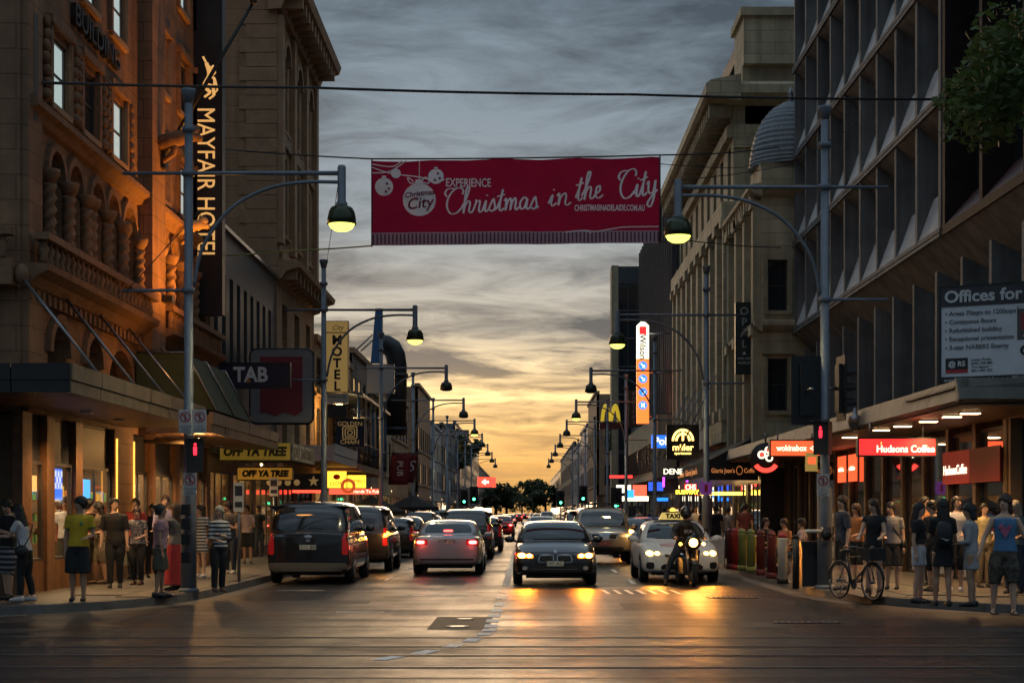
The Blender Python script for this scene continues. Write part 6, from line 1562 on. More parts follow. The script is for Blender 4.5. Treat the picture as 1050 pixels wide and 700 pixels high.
def car(name,label,loc,rz,S,body_m,group=None,head=None,tail=None,plate='',seed=0):
    """S: dimensions; front faces local -Y"""
    L,W,H=S['L'],S['W'],S['H']; hl=L/2; gc=S.get('gc',.24); r=S.get('r',.32)
    t=thing(name,label,S.get('cat','car'),(loc[0],loc[1],loc[2] if len(loc)>2 else 0),rz,group)
    hw=W/2; belt=S['belt']; 
    # ---- lower shell: stations (y, top z, half width, bottom z)
    nose,cowl,deck=S['nose'],S['cowl'],S['deck']
    yc,yd=S['y_cowl'],S['y_deck']
    st=[(-hl,nose-.06,hw*.74,gc+.10,),(-hl+.05,nose,hw*.88,gc+.02),(-hl+.28,nose+.06,hw*.97,gc),(-hl+.75,(nose+cowl)/2+.06,hw,gc),(yc,cowl,hw,gc),((yc+yd)/2,belt,hw,gc),(yd,max(deck,belt)-.0,hw,gc),(hl-.45,deck,hw*.985,gc),(hl-.14,deck-.01,hw*.955,gc+.02),(hl-.03,deck-.06,hw*.90,gc+.05),(hl,deck-.14,hw*.80,gc+.14)]
    if S.get('boxy'): st[-3:]=[(hl-.10,belt,hw*.99,gc),(hl-.03,belt-.01,hw*.96,gc+.02),(hl,belt-.03,hw*.93,gc+.06)]
    rings=[]
    for y,zt,w,zb in st:
        zm=zb+(zt-zb)*.55
        half=[(w*.02,zt+.025),(w*.55,zt+.02),(w*.86,zt-.01),(w*.965,zt-.07),(w,zm),(w*.99,zb+.14),(w*.95,zb+.03),(w*.80,zb),(w*.02,zb)]
        rings.append([(x,y,z) for x,z in half]+[(-x,y,z) for x,z in reversed(half)])
    q=MB().rings(rings,True,True,True)
    low=evaluated(q.mesh('shell'),[('SUBSURF',dict(levels=2,render_levels=2))])
    # ---- greenhouse
    yrf,yrr=S['y_rf'],S['y_rr']; wr=hw*S.get('tumble',.76); wb=hw*.95; zb=belt-.06
    gs=[(yc-.02,cowl-.02,wb*.97,cowl-.06),((yc*.5+yrf*.5),(cowl+H)/2+.035,(wb*.35+wr*.65),belt-.06),(yrf,H-.035,wr,zb),(yrf*.5+yrr*.5,H,wr*1.02,zb),(yrr,H-.02,wr*.99,zb),((yrr+yd)/2,(H+max(deck,belt))/2+.05*(1 if not S.get('boxy') else 0),wr*.99 if S.get('boxy') else (wr*.6+wb*.38),zb),(yd,max(deck,belt)-.02,wb*.95,zb-.02)]
    rings=[]
    for i,(y,zt,w,z0) in enumerate(gs):
        wbb=wb if 0<i<len(gs)-1 else w
        half=[(w*.03,zt),(w*.55,zt-.005),(w*.88,zt-.03),(w,zt-.09),(w*.45+wbb*.55,(zt*.5+z0*.5)),(wbb,z0+.02),(wbb*.98,z0-.1),(.02,z0-.1)]
        half=[(x,max(z,z0-.1)) for x,z in half]
        rings.append([(x,y,z) for x,z in half]+[(-x,y,z) for x,z in reversed(half)])
    q=MB().rings(rings,True,True,True)
    top=evaluated(q.mesh('cabin'),[('SUBSURF',dict(levels=2,render_levels=2))])
    bm=bmesh.new(); bm.from_mesh(low); bm.from_mesh(top)
    for f in bm.faces: f.smooth=True
    bmesh.ops.recalc_face_normals(bm,faces=bm.faces)
    me=bpy.data.meshes.new('body'); bm.to_mesh(me); bvh=BVHTree.FromBMesh(bm); bm.free(); me.materials.append(body_m)
    body=link('body',me,t)
    def decal(nm,quad,m,side,off=.006,k=.5,nu=10,nv=8,par=None,skirt=.03):
        """panel laid on the shell. side '-y','+y': quad in (x,z); '+x','-x': quad in (y,z)"""
        dirs={'-y':Vector((0,1,0)),'+y':Vector((0,-1,0)),'+x':Vector((-1,0,0)),'-x':Vector((1,0,0))}[side]
        P0=[Vector(p) for p in quad]; vs=[]
        for j in range(nv+1):
            for i in range(nu+1):
                u,v=2*i/nu-1,2*j/nv-1
                uu=u*math.sqrt(max(0,1-k*v*v/2)); vv=v*math.sqrt(max(0,1-k*u*u/2)); a,b=(uu+1)/2,(vv+1)/2
                p=(P0[0]*(1-a)+P0[1]*a)*(1-b)+(P0[3]*(1-a)+P0[2]*a)*b
                o=Vector((p.x,-dirs.y*20,p.y)) if side in('-y','+y') else Vector((-dirs.x*20,p.x,p.y))
                hit,nn,_,_=bvh.ray_cast(o,dirs)
                vs.append(((hit if hit else o+dirs*(20-(hl if dirs.y else hw)))-dirs*off))
        for a in range(2):     # iron out edge misses
            pass
        W_=nu+1; fs=[(j*W_+i,j*W_+i+1,(j+1)*W_+i+1,(j+1)*W_+i) for j in range(nv) for i in range(nu)]
        q=MB(); q.add(vs,fs,True)
        edge=[i for i in range(W_)]+[j*W_+nu for j in range(1,nv+1)]+[nv*W_+i for i in range(nu-1,-1,-1)]+[j*W_ for j in range(nv-1,0,-1)]
        n0=len(edge); q.add([vs[e] for e in edge]+[vs[e]+dirs*skirt for e in edge],[(i,(i+1)%n0,n0+(i+1)%n0,n0+i) for i in range(n0)])
        return q.build(nm,m,par or t)
    # glass
    zt=H-.10; za=cowl+.05
    wf0,wf1=hw*.80,wr*.84
    decal('windscreen',[(-wf0,za),(wf0,za),(wf1,zt),(-wf1,zt)],CARGLASS,'-y',.008,.15,12,8)
    zr0=max(deck,belt)+.07
    decal('rear_window',[(-hw*.72,zr0),(hw*.72,zr0),(wr*.8,H-.12),(-wr*.8,H-.12)],CARGLASS,'+y',.008,.25 if not S.get('boxy') else .18,12,8)
    for sx in ('+x','-x'):
        m1=(yrf+yrr)/2-.05; zs0=belt+.02; zs1=H-.13
        decal('side_window',[(yc+.35,zs0),(m1-.04,zs0),(m1-.04,zs1),(yrf+.02,zs1)],CARGLASS,sx,.007,.1,8,5)
        decal('side_window',[(m1+.04,zs0),(yrr+.28 if not S.get('boxy') else yrr-.75,zs0),(yrr-.02 if not S.get('boxy') else yrr-.75,zs1),(m1+.04,zs1)],CARGLASS,sx,.007,.1,8,5)
        if S.get('boxy'): decal('side_window',[(yrr-.67,zs0),(hl-.28,zs0),(hl-.34,zs1),(yrr-.67,zs1)],CARGLASS,sx,.007,.1,8,5)
        decal('door_seam',[(m1-.012,gc+.2),(m1+.012,gc+.2),(m1+.012,belt),(m1-.012,belt)],TRIM,sx,.004,0,1,5)
        decal('door_handle',[(m1-.28,belt-.14),(m1-.1,belt-.14),(m1-.1,belt-.10),(m1-.28,belt-.10)],CHROME if seed%2 else body_m,sx,.02,.2,3,2)
    # wheels
    wbase=S.get('wb',L*.575); tr=hw-.10
    for sx in (-1,1):
        for yy in (S.get('yf',-wbase/2-.05),S.get('yf',-wbase/2-.05)+wbase):
            MB().lathe([(r*.55,-.095),(r*.92,-.10),(r,-.07),(r,.07),(r*.92,.10),(r*.55,.095)],20,(0,0,0),'x').build('w',TYRE) if False else None
            wh=MB().lathe([(.02,-.10),(r*.62,-.10),(r*.92,-.105),(r,-.075),(r,.075),(r*.92,.105),(r*.62,.10),(.02,.10)],22,axis='x').build('tyre',TYRE,t,(sx*tr,yy,r))
            q=MB(); q.lathe([(r*.60,.085),(r*.66,.108),(r*.62,.108),(r*.57,.09),(.02,.085)],22,axis='x'); 
            for k in range(5):
                a=2*PI*k/5; c_,s_=math.cos(a),math.sin(a); n_=Vector((0,-s_,c_))*.05; d_=Vector((0,c_,s_))
                o_=[Vector((.088,0,0))+d_*.03+n_,Vector((.088,0,0))+d_*r*.6+n_*.8,Vector((.088,0,0))+d_*r*.6-n_*.8,Vector((.088,0,0))+d_*.03-n_]
                q.hexa([p for p in o_]+[p+Vector((.03,0,0)) for p in o_])
            if sx<0: q.xf(Matrix.Rotation(PI,4,'Z'))
            q.build('rim',RIM,wh)
        for yy in (S.get('yf',-wbase/2-.05),S.get('yf',-wbase/2-.05)+wbase):
            R2=r+.055
            decal('wheel_arch',[(yy-R2,.0+gc*.6),(yy+R2,gc*.6),(yy+R2*.95,r+R2),(yy-R2*.95,r+R2)],TRIM,'+x' if sx>0 else '-x',.003,1.0,12,8)
    # door mirrors
    for sx in (-1,1):
        q=MB(); q.ball((sx*(hw+.10),yc+.42,belt+.07),.12,.07,.08,10,8); q.tube([(sx*(hw-.06),yc+.42,belt+.02),(sx*(hw+.05),yc+.42,belt+.05)],.03,6); q.build('door_mirror',body_m,t)
    # front fascia
    fm=S.get('front','std')
    if head is not None or fm:
        hz=S.get('hz',nose-.12)
        for sx in (-1,1):
            a,b=(hw*.52,hw*.93)
            hlq=[(sx*a,hz-.045),(sx*b,hz-.01),(sx*b*.99,hz+.085),(sx*a,hz+.045)]
            h_=decal('headlight',hlq,LENS_ON if head is HEAD_W else LENS,'-y',.008,.35,8,5)
            if head:
                for hx,rr in ((hw*.62,.062),(hw*.80,.085)):
                    decal('lit_bulb',[(sx*hx-rr,hz-rr*.55+.015),(sx*hx+rr,hz-rr*.55+.015),(sx*hx+rr,hz+rr*.75+.015),(sx*hx-rr,hz+rr*.75+.015)],head,'-y',.022,1.0,6,6,h_)
                lamp('headlight_lamp','SPOT',(sx*hw*.7,-hl-.18,hz),S.get('hp',60)*1.2,(1.,.26,.015) if head is HEAD_W else (1.,.34,.04),t,.05,(R(82),0,PI) if False else (R(80),0,PI),(R(70),.8))
        if fm=='kidney':
            for sx in (-1,1):
                g_=decal('grille',[(sx*.03,nose-.22),(sx*.40,nose-.22),(sx*.36,nose-.03),(sx*.03,nose-.03)],CHROME,'-y',.010,.45,10,6)
                decal('grille_mesh',[(sx*.05,nose-.20),(sx*.375,nose-.20),(sx*.34,nose-.05),(sx*.05,nose-.05)],TRIM,'-y',.022,.45,10,6,g_)
            decal('badge',[(-.04,nose+.0),(.04,nose+.0),(.04,nose+.07),(-.04,nose+.07)],CHROME,'-y',.014,1.,6,6)
            decal('intake',[(-.78,gc+.10),(.78,gc+.10),(.70,gc+.24),(-.70,gc+.24)],TRIM,'-y',.004,.3,10,4)
            decal('intake_bar',[(-.52,gc+.15),(.52,gc+.15),(.52,gc+.165),(-.52,gc+.165)],CHROME,'-y',.012,.1,10,2)
            for sx in (-1,1): decal('fog_lamp',[(sx*.62,gc+.14),(sx*.74,gc+.14),(sx*.74,gc+.23),(sx*.62,gc+.23)],LENS,'-y',.012,1.,6,6)
        elif fm=='suv':
            g_=decal('grille',[(-.40,nose-.24),(.40,nose-.24),(.46,nose-.02),(-.46,nose-.02)],CHROME,'-y',.010,.3,10,6)
            for sx in (-1,1): decal('grille_mesh',[(sx*.14,nose-.21),(sx*.36,nose-.21),(sx*.42,nose-.05),(sx*.17,nose-.05)],TRIM,'-y',.024,.3,8,5,g_)
            decal('badge',[(-.07,nose-.17),(.07,nose-.17),(.07,nose-.07),(-.07,nose-.07)],CHROME,'-y',.026,1.,6,6)
            decal('intake',[(-.62,gc+.06),(.62,gc+.06),(.62,gc+.2),(-.62,gc+.2)],TRIM,'-y',.006,.3,8,3)
        else:
            decal('grille',[(-.36,nose-.10),(.36,nose-.10),(.44,nose-.02),(-.44,nose-.02)],TRIM,'-y',.008,.3,8,3); decal('badge',[(-.05,nose-.08),(.05,nose-.08),(.05,nose-.0),(-.05,nose-.0)],CHROME,'-y',.02,1.,6,6)
            decal('intake',[(-.52,gc+.08),(.52,gc+.08),(.46,gc+.22),(-.46,gc+.22)],TRIM,'-y',.006,.4,8,3)
            for sx in (-1,1): decal('fog_lamp',[(sx*.64,gc+.10),(sx*.82,gc+.10),(sx*.82,gc+.26),(sx*.64,gc+.26)],TRIM,'-y',.008,.6,6,6)
        pz=S.get('fpz',gc+.26)
        p_=decal('number_plate',[(-.19,pz),(.19,pz),(.19,pz+.11),(-.19,pz+.11)],S.get('fpm',PLATE),'-y',.025,.02,4,2)
        if plate: yy=min(v.co.y for v in p_.data.vertices)-.003; text(plate,M_blk,p_,(0,yy,pz+.055),size=.12,align='CENTER',extrude=.001)
        decal('wiper',[(-.5,cowl+.04),(.15,cowl+.045),(.15,cowl+.06),(-.5,cowl+.055)],TRIM,'-y',.02,0,6,1); decal('wiper',[(.05,cowl+.05),(.6,cowl+.04),(.6,cowl+.055),(.05,cowl+.065)],TRIM,'-y',.025,0,6,1)
    # rear
    tz=S.get('tz',deck-.22); tl=tail or TAIL_OFF
    for sx in (-1,1):
        if S.get('boxy'): qd=[(sx*hw*.80,tz-.32),(sx*hw*.955,tz-.32),(sx*hw*.95,tz+.18),(sx*hw*.82,tz+.18)]
        else: qd=[(sx*hw*.54,tz-.06),(sx*hw*.93,tz-.08),(sx*hw*.93,tz+.10),(sx*hw*.54,tz+.08)]
        tl_=decal('tail_light',qd,TAIL_OFF,'+y',.012,.3,8,6)
        if tail:
            cx=sum(p[0] for p in qd)/4; decal('lit_lens',[(cx-.10*sx,tz-.035),(cx+.11*sx,tz-.035),(cx+.11*sx,tz+.055),(cx-.10*sx,tz+.055)],tail,'+y',.03,.7,6,6,tl_)
            lamp('tail_glow','POINT',(cx,hl+.25,tz),2.5,(1.,.06,.04),t,.05)
    if tail: decal('high_brake_light',[(-.13,zr0+.03),(.13,zr0+.03),(.13,zr0+.075),(-.13,zr0+.075)],BRAKE,'+y',.02,.4,6,2)
    rp=S.get('rpz',deck-.30)
    p_=decal('rear_plate',[(-.19,rp),(.19,rp),(.19,rp+.11),(-.19,rp+.11)],S.get('rpm',PLATE),'+y',.02,.02,4,2)
    if plate: yy=max(v.co.y for v in p_.data.vertices)+.003; text(plate,M_blk,p_,(0,yy,rp+.055),'+y',size=.12,align='CENTER',extrude=.001)
    decal('rear_bumper_strip',[(-hw*.88,gc+.16),(hw*.88,gc+.16),(hw*.88,gc+.20),(-hw*.88,gc+.20)],TRIM if not S.get('rb') else S['rb'],'+y',.006,.05,12,1)
    decal('rear_badge',[(-.06,rp+.17),(.06,rp+.17),(.06,rp+.24),(-.06,rp+.24)],CHROME,'+y',.012,1.,6,6)
    decal('boot_seam',[(-hw*.7,deck-.10),(hw*.7,deck-.10),(hw*.7,deck-.09),(-hw*.7,deck-.09)],TRIM,'+y',.004,0,8,1)
    if S.get('rb'): decal('rear_bumper',[(-hw*.94,gc+.04),(hw*.94,gc+.04),(hw*.94,gc+.24),(-hw*.94,gc+.24)],S['rb'],'+y',.03,.15,12,4)
    # underside
    MB().box(-hw*.7,hw*.7,-hl+.5,hl-.5,gc-.06,gc+.03).build('underbody',TRIM,t)
    if S.get('rack'):
        for sx in (-1,1): MB().tube([(sx*wr*.82,yrf+.2,H-.02),(sx*wr*.82,yrf+.3,H+.07),(sx*wr*.82,yrr-.3,H+.07),(sx*wr*.82,yrr-.2,H-.02)],.02,6).build('roof_rail',M['black'],t)
        for yy in (yrf+.5,yrr-.5): MB().tube([(-wr*.82,yy,H+.075),(wr*.82,yy,H+.075)],.018,6).build('rack_bar',M['black'],t)
        MB().box(-wr*.7,wr*.7,yrf+.55,yrr-.55,H+.09,H+.12).build('rack_deck',M['black'],t)
    t['_bvh']=0; del t['_bvh']
    return t,decal
M_blk=mat('letters_black',(.02,.02,.02),.5)
SEDAN=dict(L=4.8,W=1.84,H=1.46,belt=.95,nose=.70,cowl=.98,deck=1.04,y_cowl=-1.05,y_rf=-.25,y_rr=.95,y_deck=1.75,wb=2.78)
BMW=dict(SEDAN,L=4.9,W=1.88,nose=.74,cowl=.99,front='kidney',wb=2.95,hz=.66,fpz=.45,gc=.22,hp=90)
SUV=dict(L=4.75,W=1.85,H=1.80,belt=1.12,nose=.98,cowl=1.16,deck=1.12,y_cowl=-1.2,y_rf=-.55,y_rr=1.9,y_deck=2.3,boxy=1,r=.37,gc=.32,wb=2.75,tz=1.05,rpz=.86,front='suv',tumble=.82)
VAN=dict(L=5.1,W=1.92,H=1.93,belt=1.18,nose=.92,cowl=1.22,deck=1.18,y_cowl=-1.65,y_rf=-.85,y_rr=2.2,y_deck=2.5,boxy=1,r=.34,gc=.26,wb=3.2,tz=1.0,rpz=.80,tumble=.86)
HATCH=dict(L=4.2,W=1.75,H=1.48,belt=.95,nose=.74,cowl=.99,deck=.98,y_cowl=-.95,y_rf=-.25,y_rr=1.5,y_deck=1.95,boxy=1,r=.31,gc=.22,wb=2.55,tz=.95,rpz=.68,tumble=.8)
def yb(py): return FPX*EYE/(py-CYP)          # depth of a wheel touching the road at a pixel row
G1='vehicles in the street'
# near-end depth Yn is the bumper facing the camera
def put(nm,lab,S,px,py,rz,m,**k):
    Y=yb(py)+S['L']/2-.55; return car(nm,lab,(XP(px,yb(py)),Y),rz,S,m,G1,**k)
blackp=paint('black',(.008,.008,.009),.25,.1); darkp=paint('charcoal',(.02,.019,.02),.28,.4); silver=paint('silver',(.42,.41,.42),.32,.6); bronze=paint('bronze',(.22,.19,.16),.32,.6); whitep=paint('white',(.62,.61,.60),.3,.0); redp=paint('red',(.28,.015,.015),.3,.2)
v_,dec=put('van','black people mover van parked at the left kerb, near the camera',dict(VAN,rb=mat('bumper_grey',(.12,.105,.09),.45)),319,598,PI,blackp,plate='S311 BEL')
dec('emblem',[(-.09,1.06),(.09,1.06),(.09,1.14),(-.09,1.14)],CHROME,'+y',.014,1.,6,6); dec('model_badge',[(.55,1.10),(.8,1.10),(.8,1.13),(.55,1.13)],CHROME,'+y',.012,.1,4,1); dec('rear_wiper',[(-.35,1.27),(.0,1.29),(.0,1.31),(-.35,1.29)],TRIM,'+y',.02,0,4,1)
v_,dec=put('parked_car','dark four-wheel drive with a flashing orange indicator behind the black van',dict(SUV,W=1.88,H=1.86),366,586,PI,darkp,plate='WBB 901')
dec('indicator',[(-.80,.98),(-.90,.98),(-.90,1.12),(-.80,1.12)],IND,'+y',.03,.6,6,6); lamp('indicator_glow','POINT',(-.85,2.65,1.05),14,(1.,.4,.05),v_,.06)
v_,dec=put('parked_car','black hatchback parked third along the left kerb',HATCH,401,571.5,PI,blackp); 
v_,dec=put('parked_car','dark sedan roof behind the third parked car',dict(SEDAN,H=1.5),412,566,PI,darkp)
v_,dec=put('parked_car','grey wagon farther along the left kerb',dict(SUV,H=1.72),430,556,PI,darkp)
v_,dec=put('sedan','silver sedan braking with red tail lights left of the centre line',dict(SEDAN,rpz=.83,tz=.86),459,589,PI,silver,tail=TAIL_ON,plate='XDP 218')
v_,dec=put('driving_car','dark four-wheel drive with light roof ahead of the silver sedan',dict(SUV,H=1.78),478,573,PI,darkp,tail=None)
v_,dec=put('driving_car','dark hatchback ahead of the dark four-wheel drive',dict(HATCH),494,565,PI,darkp,tail=None)
v_,dec=put('driving_car','red sedan braking in the distance left of the centre line',SEDAN,513,551,PI,redp,tail=TAIL_ON)
v_,dec=put('delivery_van','pale small van far along the left lane',dict(VAN),455,545,PI,paint('beige',(.3,.28,.25),.4,.1))
v_,dec=put('sedan','black sedan with orange headlights and twin rounded grille',BMW,569,599.5,0,blackp,head=HEAD_W,plate='S147 ACA')
v_,dec=put('four_wheel_drive','bronze silver four-wheel drive with roof rack and pink plate',dict(SUV,W=1.9,H=1.84,rack=1,fpm=mat('plate_pink',(.6,.2,.2),.5),hp=40,r=.39,gc=.36,nose=1.02),619,578,0,bronze,plate='XTG 503')
dec('lit_indicator',[(.80,.98),(.92,.98),(.92,1.10),(.80,1.10)],HEAD_W,'-y',.03,.8,6,6)
lamp('corner_glow','POINT',(.86,-2.6,1.0),12,(1.,.55,.15),v_,.06)
TX,dec=put('taxi','white taxi sedan with lit roof sign behind the motorcycle',dict(SEDAN,H=1.47,hz=.68),697,597,0,whitep,head=HEAD_Y,plate='TAXI 142')
dec('pink_bonnet_panel',[(-.5,.84),(.5,.84),(.42,.95),(-.42,.95)],mat('wrap_pink',(.5,.22,.25),.4,coat=.5),'-y',.004,.4,8,3)
rs=thing('taxi_roof_sign','lit yellow taxi roof sign with a small beacon','sign',TX.location+Vector((.0,-.05,1.475))); MB().hexa([(-.34,-.14,.0),(.34,-.14,.0),(.34,.14,.0),(-.34,.14,.0),(-.26,-.05,.17),(.26,-.05,.17),(.26,.05,.17),(-.26,.05,.17)]).build('box',glow_mat('taxi_sign',(1.,.72,.18),.3),rs)
text('TAXI',M_blk,rs,(0,-.115,.08),size=.16,align='CENTER',extrude=.012,bold=.01); MB().box(-.4,.4,-.05,.05,.17,.2).build('bar',M['black'],rs); MB().lathe([(.07,.2),(.07,.25),(.04,.28),(.01,.29)],12).build('beacon',glow_mat('beacon_amber',(1.,.55,.08),1.5),rs); MB().box(-.48,.48,-.16,.16,-.02,-.0005).build('base',M['black'],rs)
far=[(556,556,0,SEDAN,whitep,None,'pale sedan roof behind the black sedan'),(655,571,0,SEDAN,darkp,HEAD_W,'dark car with one orange headlight between the four-wheel drive and the taxi'),(668,569,0,HATCH,blackp,None,'dark hatchback parked behind the taxi'),
 (521,540,PI,SEDAN,darkp,TAIL_ON,'far dark sedan with red tail lights'),(530,536,PI,HATCH,redp,TAIL_ON,'far small red car with tail lights'),(537,533,PI,SEDAN,darkp,TAIL_ON,'very far car with red lights left of the vanishing point'),(551,535,0,SEDAN,darkp,HEAD_Y,'far oncoming car with warm headlights'),(561,538,0,SUV,whitep,HEAD_Y,'far oncoming white four-wheel drive'),(547,532.5,0,SEDAN,silver,HEAD_Y,'farthest oncoming car with tiny headlights'),
 (440,549,PI,SEDAN,silver,None,'silver sedan parked far along the left kerb'),(451,546,PI,HATCH,blackp,None,'black hatchback parked far along the left kerb'),(596,553,0,SUV,darkp,None,'dark four-wheel drive roof behind the roof rack car')]
for px,py,rz,S,m_,l_,lab in far:
    put('distant_car',lab,dict(S,hp=25),px,py,rz,m_,head=l_ if rz==0 else None,tail=l_ if rz else None)
# ------------------------------------------------------------ people
SK={'light':(.52,.32,.22),'tan':(.40,.23,.14),'dark':(.14,.07,.045)}
def cloth(name,col,col2=None,cs=8): return mat('cloth_'+name,col,.85,var=.18,vscale=9,col2=col2,cscale=cs,bump=.25,bscale=30)
def striped(name,a,b,freq,axis=2):
    if 'cloth_'+name in MATS: return MATS['cloth_'+name]
    m=cloth(name,a); n,l=m.node_tree.nodes,m.node_tree.links; bs=n['Principled BSDF']
    g=n.new('ShaderNodeNewGeometry'); s=n.new('ShaderNodeSeparateXYZ'); l.new(g.outputs['Position'],s.inputs[0])
    mu=n.new('ShaderNodeMath'); mu.operation='MULTIPLY'; mu.inputs[1].default_value=freq; l.new(s.outputs[axis],mu.inputs[0])
    fr=n.new('ShaderNodeMath'); fr.operation='FRACT'; l.new(mu.outputs[0],fr.inputs[0]); gt=n.new('ShaderNodeMath'); gt.operation='GREATER_THAN'; gt.inputs[1].default_value=.55; l.new(fr.outputs[0],gt.inputs[0])
    mx=n.new('ShaderNodeMix'); mx.data_type='RGBA'; mx.inputs[6].default_value=(*a,1); mx.inputs[7].default_value=(*b,1); l.new(gt.outputs[0],mx.inputs[0]); l.new(mx.outputs[2],bs.inputs['Base Color']); return m
def vox(q,size,m,name,par,smooth=4,fac=.5):
    me=q.mesh('scratch_shape'); r=evaluated(me,[('REMESH',dict(mode='VOXEL',voxel_size=size)),('SMOOTH',dict(factor=fac,iterations=smooth))]); bpy.data.meshes.remove(me)
    r.name=name; r.materials.clear(); r.materials.append(m); r.polygons.foreach_set('use_smooth',[True]*len(r.polygons)); return link(name,r,par)
def V(*a): return Vector(a)
ARMS={ # (elbow offset from shoulder, wrist offset from elbow) for the right arm; x out, y back(+)/front(-)
 'down':((.05,.02,-.29),(.01,-.05,-.25)),'phone':((.04,-.06,-.27),(-.12,-.22,.09)),'hip':((.19,.10,-.23),(-.17,-.12,-.12)),'hold':((.05,-.02,-.28),(-.10,-.20,-.04)),'pocket':((.10,.06,-.27),(-.05,-.08,-.20)),
 'cross':((.05,-.03,-.28),(-.26,-.13,.06)),'chest':((.06,-.05,-.27),(-.17,-.17,.13)),'fwd':((.02,-.16,-.22),(-.02,-.24,.02)),'face':((.08,-.10,-.24),(-.10,-.12,.24)),'bar':((.06,-.12,-.25),(-.02,-.23,-.06)),'out':((.12,-.02,-.26),(.08,-.10,-.22))}
def person(label,px,py,h,face,o,vx=.013,loc=None,group='people on the footpaths'):
    """px,py: pixel of the feet; h: height in metres; face: degrees, 0 = towards the camera; o: options"""
    if loc is None: Y=2475/(py-CYP); loc=(XP(px,Y),Y,.148)
    t=thing('person',label,'person',loc,R(face),group); k=h/1.76; fem=o.get('fem',0); f=o.get('fat',1.0)
    sit=o.get('sit',0)
    skin=mat('skin_'+o.get('skin','tan'),SK[o.get('skin','tan')],.55)
    rp=random.Random(label); sway=rp.uniform(-.07,.07); shift=rp.uniform(-.025,.025) if not o.get('sit') else 0
    if 'step' not in o: o['step']=rp.uniform(-.09,.09)
    if 'look' not in o: o['look']=rp.uniform(-40,40)
    if 'nod' not in o: o['nod']=rp.uniform(-4,10)
    if 'ra' not in o: o['ra']=rp.choice(['down','pocket','hold','down'])
    if 'la' not in o: o['la']=rp.choice(['down','pocket','down','hip'])
    lean=o.get('lean',rp.uniform(-.05,.12)); hipz=.90 if not sit else .52
    dz=hipz-.90
    def T(z): # torso bend: forward lean
        return V(sway*max(0,z-.9)+shift,-lean*max(0,z-.95)*.5,z+dz)
    tor=[(.80,.06,.07),(.85,.13,.10),(.93,.165,.118),(1.02,.155 if not fem else .145,.108),(1.13,.135 if not fem else .118,.10),(1.25,.152 if not fem else .128,.112),(1.34,.168 if not fem else .142,.122 if not fem else .128),(1.42,.172 if not fem else .148,.105),(1.465,.13,.085),(1.50,.065,.065)]
    hd=[(1.49,.058,.060,0),(1.545,.054,.058,-.01),(1.575,.055,.072,-.018),(1.61,.064,.088,-.018),(1.66,.073,.098,-.010),(1.70,.075,.099,-.006),(1.74,.062,.083,0),(1.765,.03,.042,0)]
    tilt=o.get('nod',0); hx=o.get('look',0)
    def ring(c,rx,ry,n=14,rot=0): 
        ca,sa=math.cos(rot),math.sin(rot); out=[]
        for i in range(n):
            a=2*PI*i/n; x,y=rx*math.cos(a),ry*math.sin(a); out.append((c.x+x*ca-y*sa,c.y+x*sa+y*ca,c.z))
        return out
    q=MB(); q.rings([ring(T(z),a*f,b*f) for z,a,b in tor])
    nb=T(1.49); HM=Matrix.Translation(nb)@Matrix.Rotation(R(hx),4,'Z')@Matrix.Rotation(R(tilt),4,'X')@Matrix.Translation(-V(0,0,1.49))
    head=MB(); head.rings([ring(V(0,y,z),a,b,14) for z,a,b,y in hd]); head.tube([(0,-.095,1.675),(0,-.125,1.64),(0,-.095,1.628)],[.008,.017,.012],6)
    head.ball((0,-.085,1.59),.03,.02,.02,8,6)
    for sx in (-1,1): head.ball((sx*.076,.005,1.655),.012,.022,.032,6,6)
    head.xf(HM); q._m(head)
    arms=[]; 
    for sx,key in ((1,o.get('ra','down')),(-1,o.get('la','down'))):
        e,w=ARMS[key]; sw=.178 if not fem else .155
        S0=T(1.405)+V(sx*sw*f,0,0); E=S0+V(sx*e[0],e[1],e[2]); Wr=E+V(sx*w[0],w[1],w[2]); arms.append((S0,E,Wr,sx))
        sc=.9 if fem else 1.0
        q.tube([T(1.40)+V(sx*.1,0,0),S0,S0.lerp(E,.5),E,E.lerp(Wr,.35),Wr],[.06*sc,.058*sc,.046*sc,.038*sc,.038*sc,.026*sc],9)
        d=(Wr-E).normalized(); up=V(0,0,1) if abs(d.z)<.8 else V(0,-1,0); sd_=d.cross(up).normalized(); nn=sd_.cross(d).normalized()
        pc=Wr+d*.05; q.tube([Wr-d*.01,Wr+d*.03,Wr+d*.085],[(.022,.020),(.042,.018),(.040,.015)],8) if abs(d.z)<.8 else q.tube([Wr-d*.01,Wr+d*.03,Wr+d*.085],[(.020,.022),(.018,.042),(.015,.040)],8)
        for i,(off,ln) in enumerate(((-.030,.062),(-.010,.075),(.010,.070),(.029,.055))):
            b0=Wr+d*.08+sd_*off; q.tube([b0,b0+d*ln*.55-nn*.004,b0+d*ln*.85-nn*.022],[.0095,.009,.007],6)
        th=-sx; b0=Wr+d*.03+sd_*.03*(1 if sx<0 else -1); q.tube([b0,b0+d*.03+sd_*.028*(1 if sx<0 else -1)-nn*.01,b0+d*.062+sd_*.034*(1 if sx<0 else -1)-nn*.018],[.012,.0105,.008],6)
    st=o.get('stance',.09); legs=[]
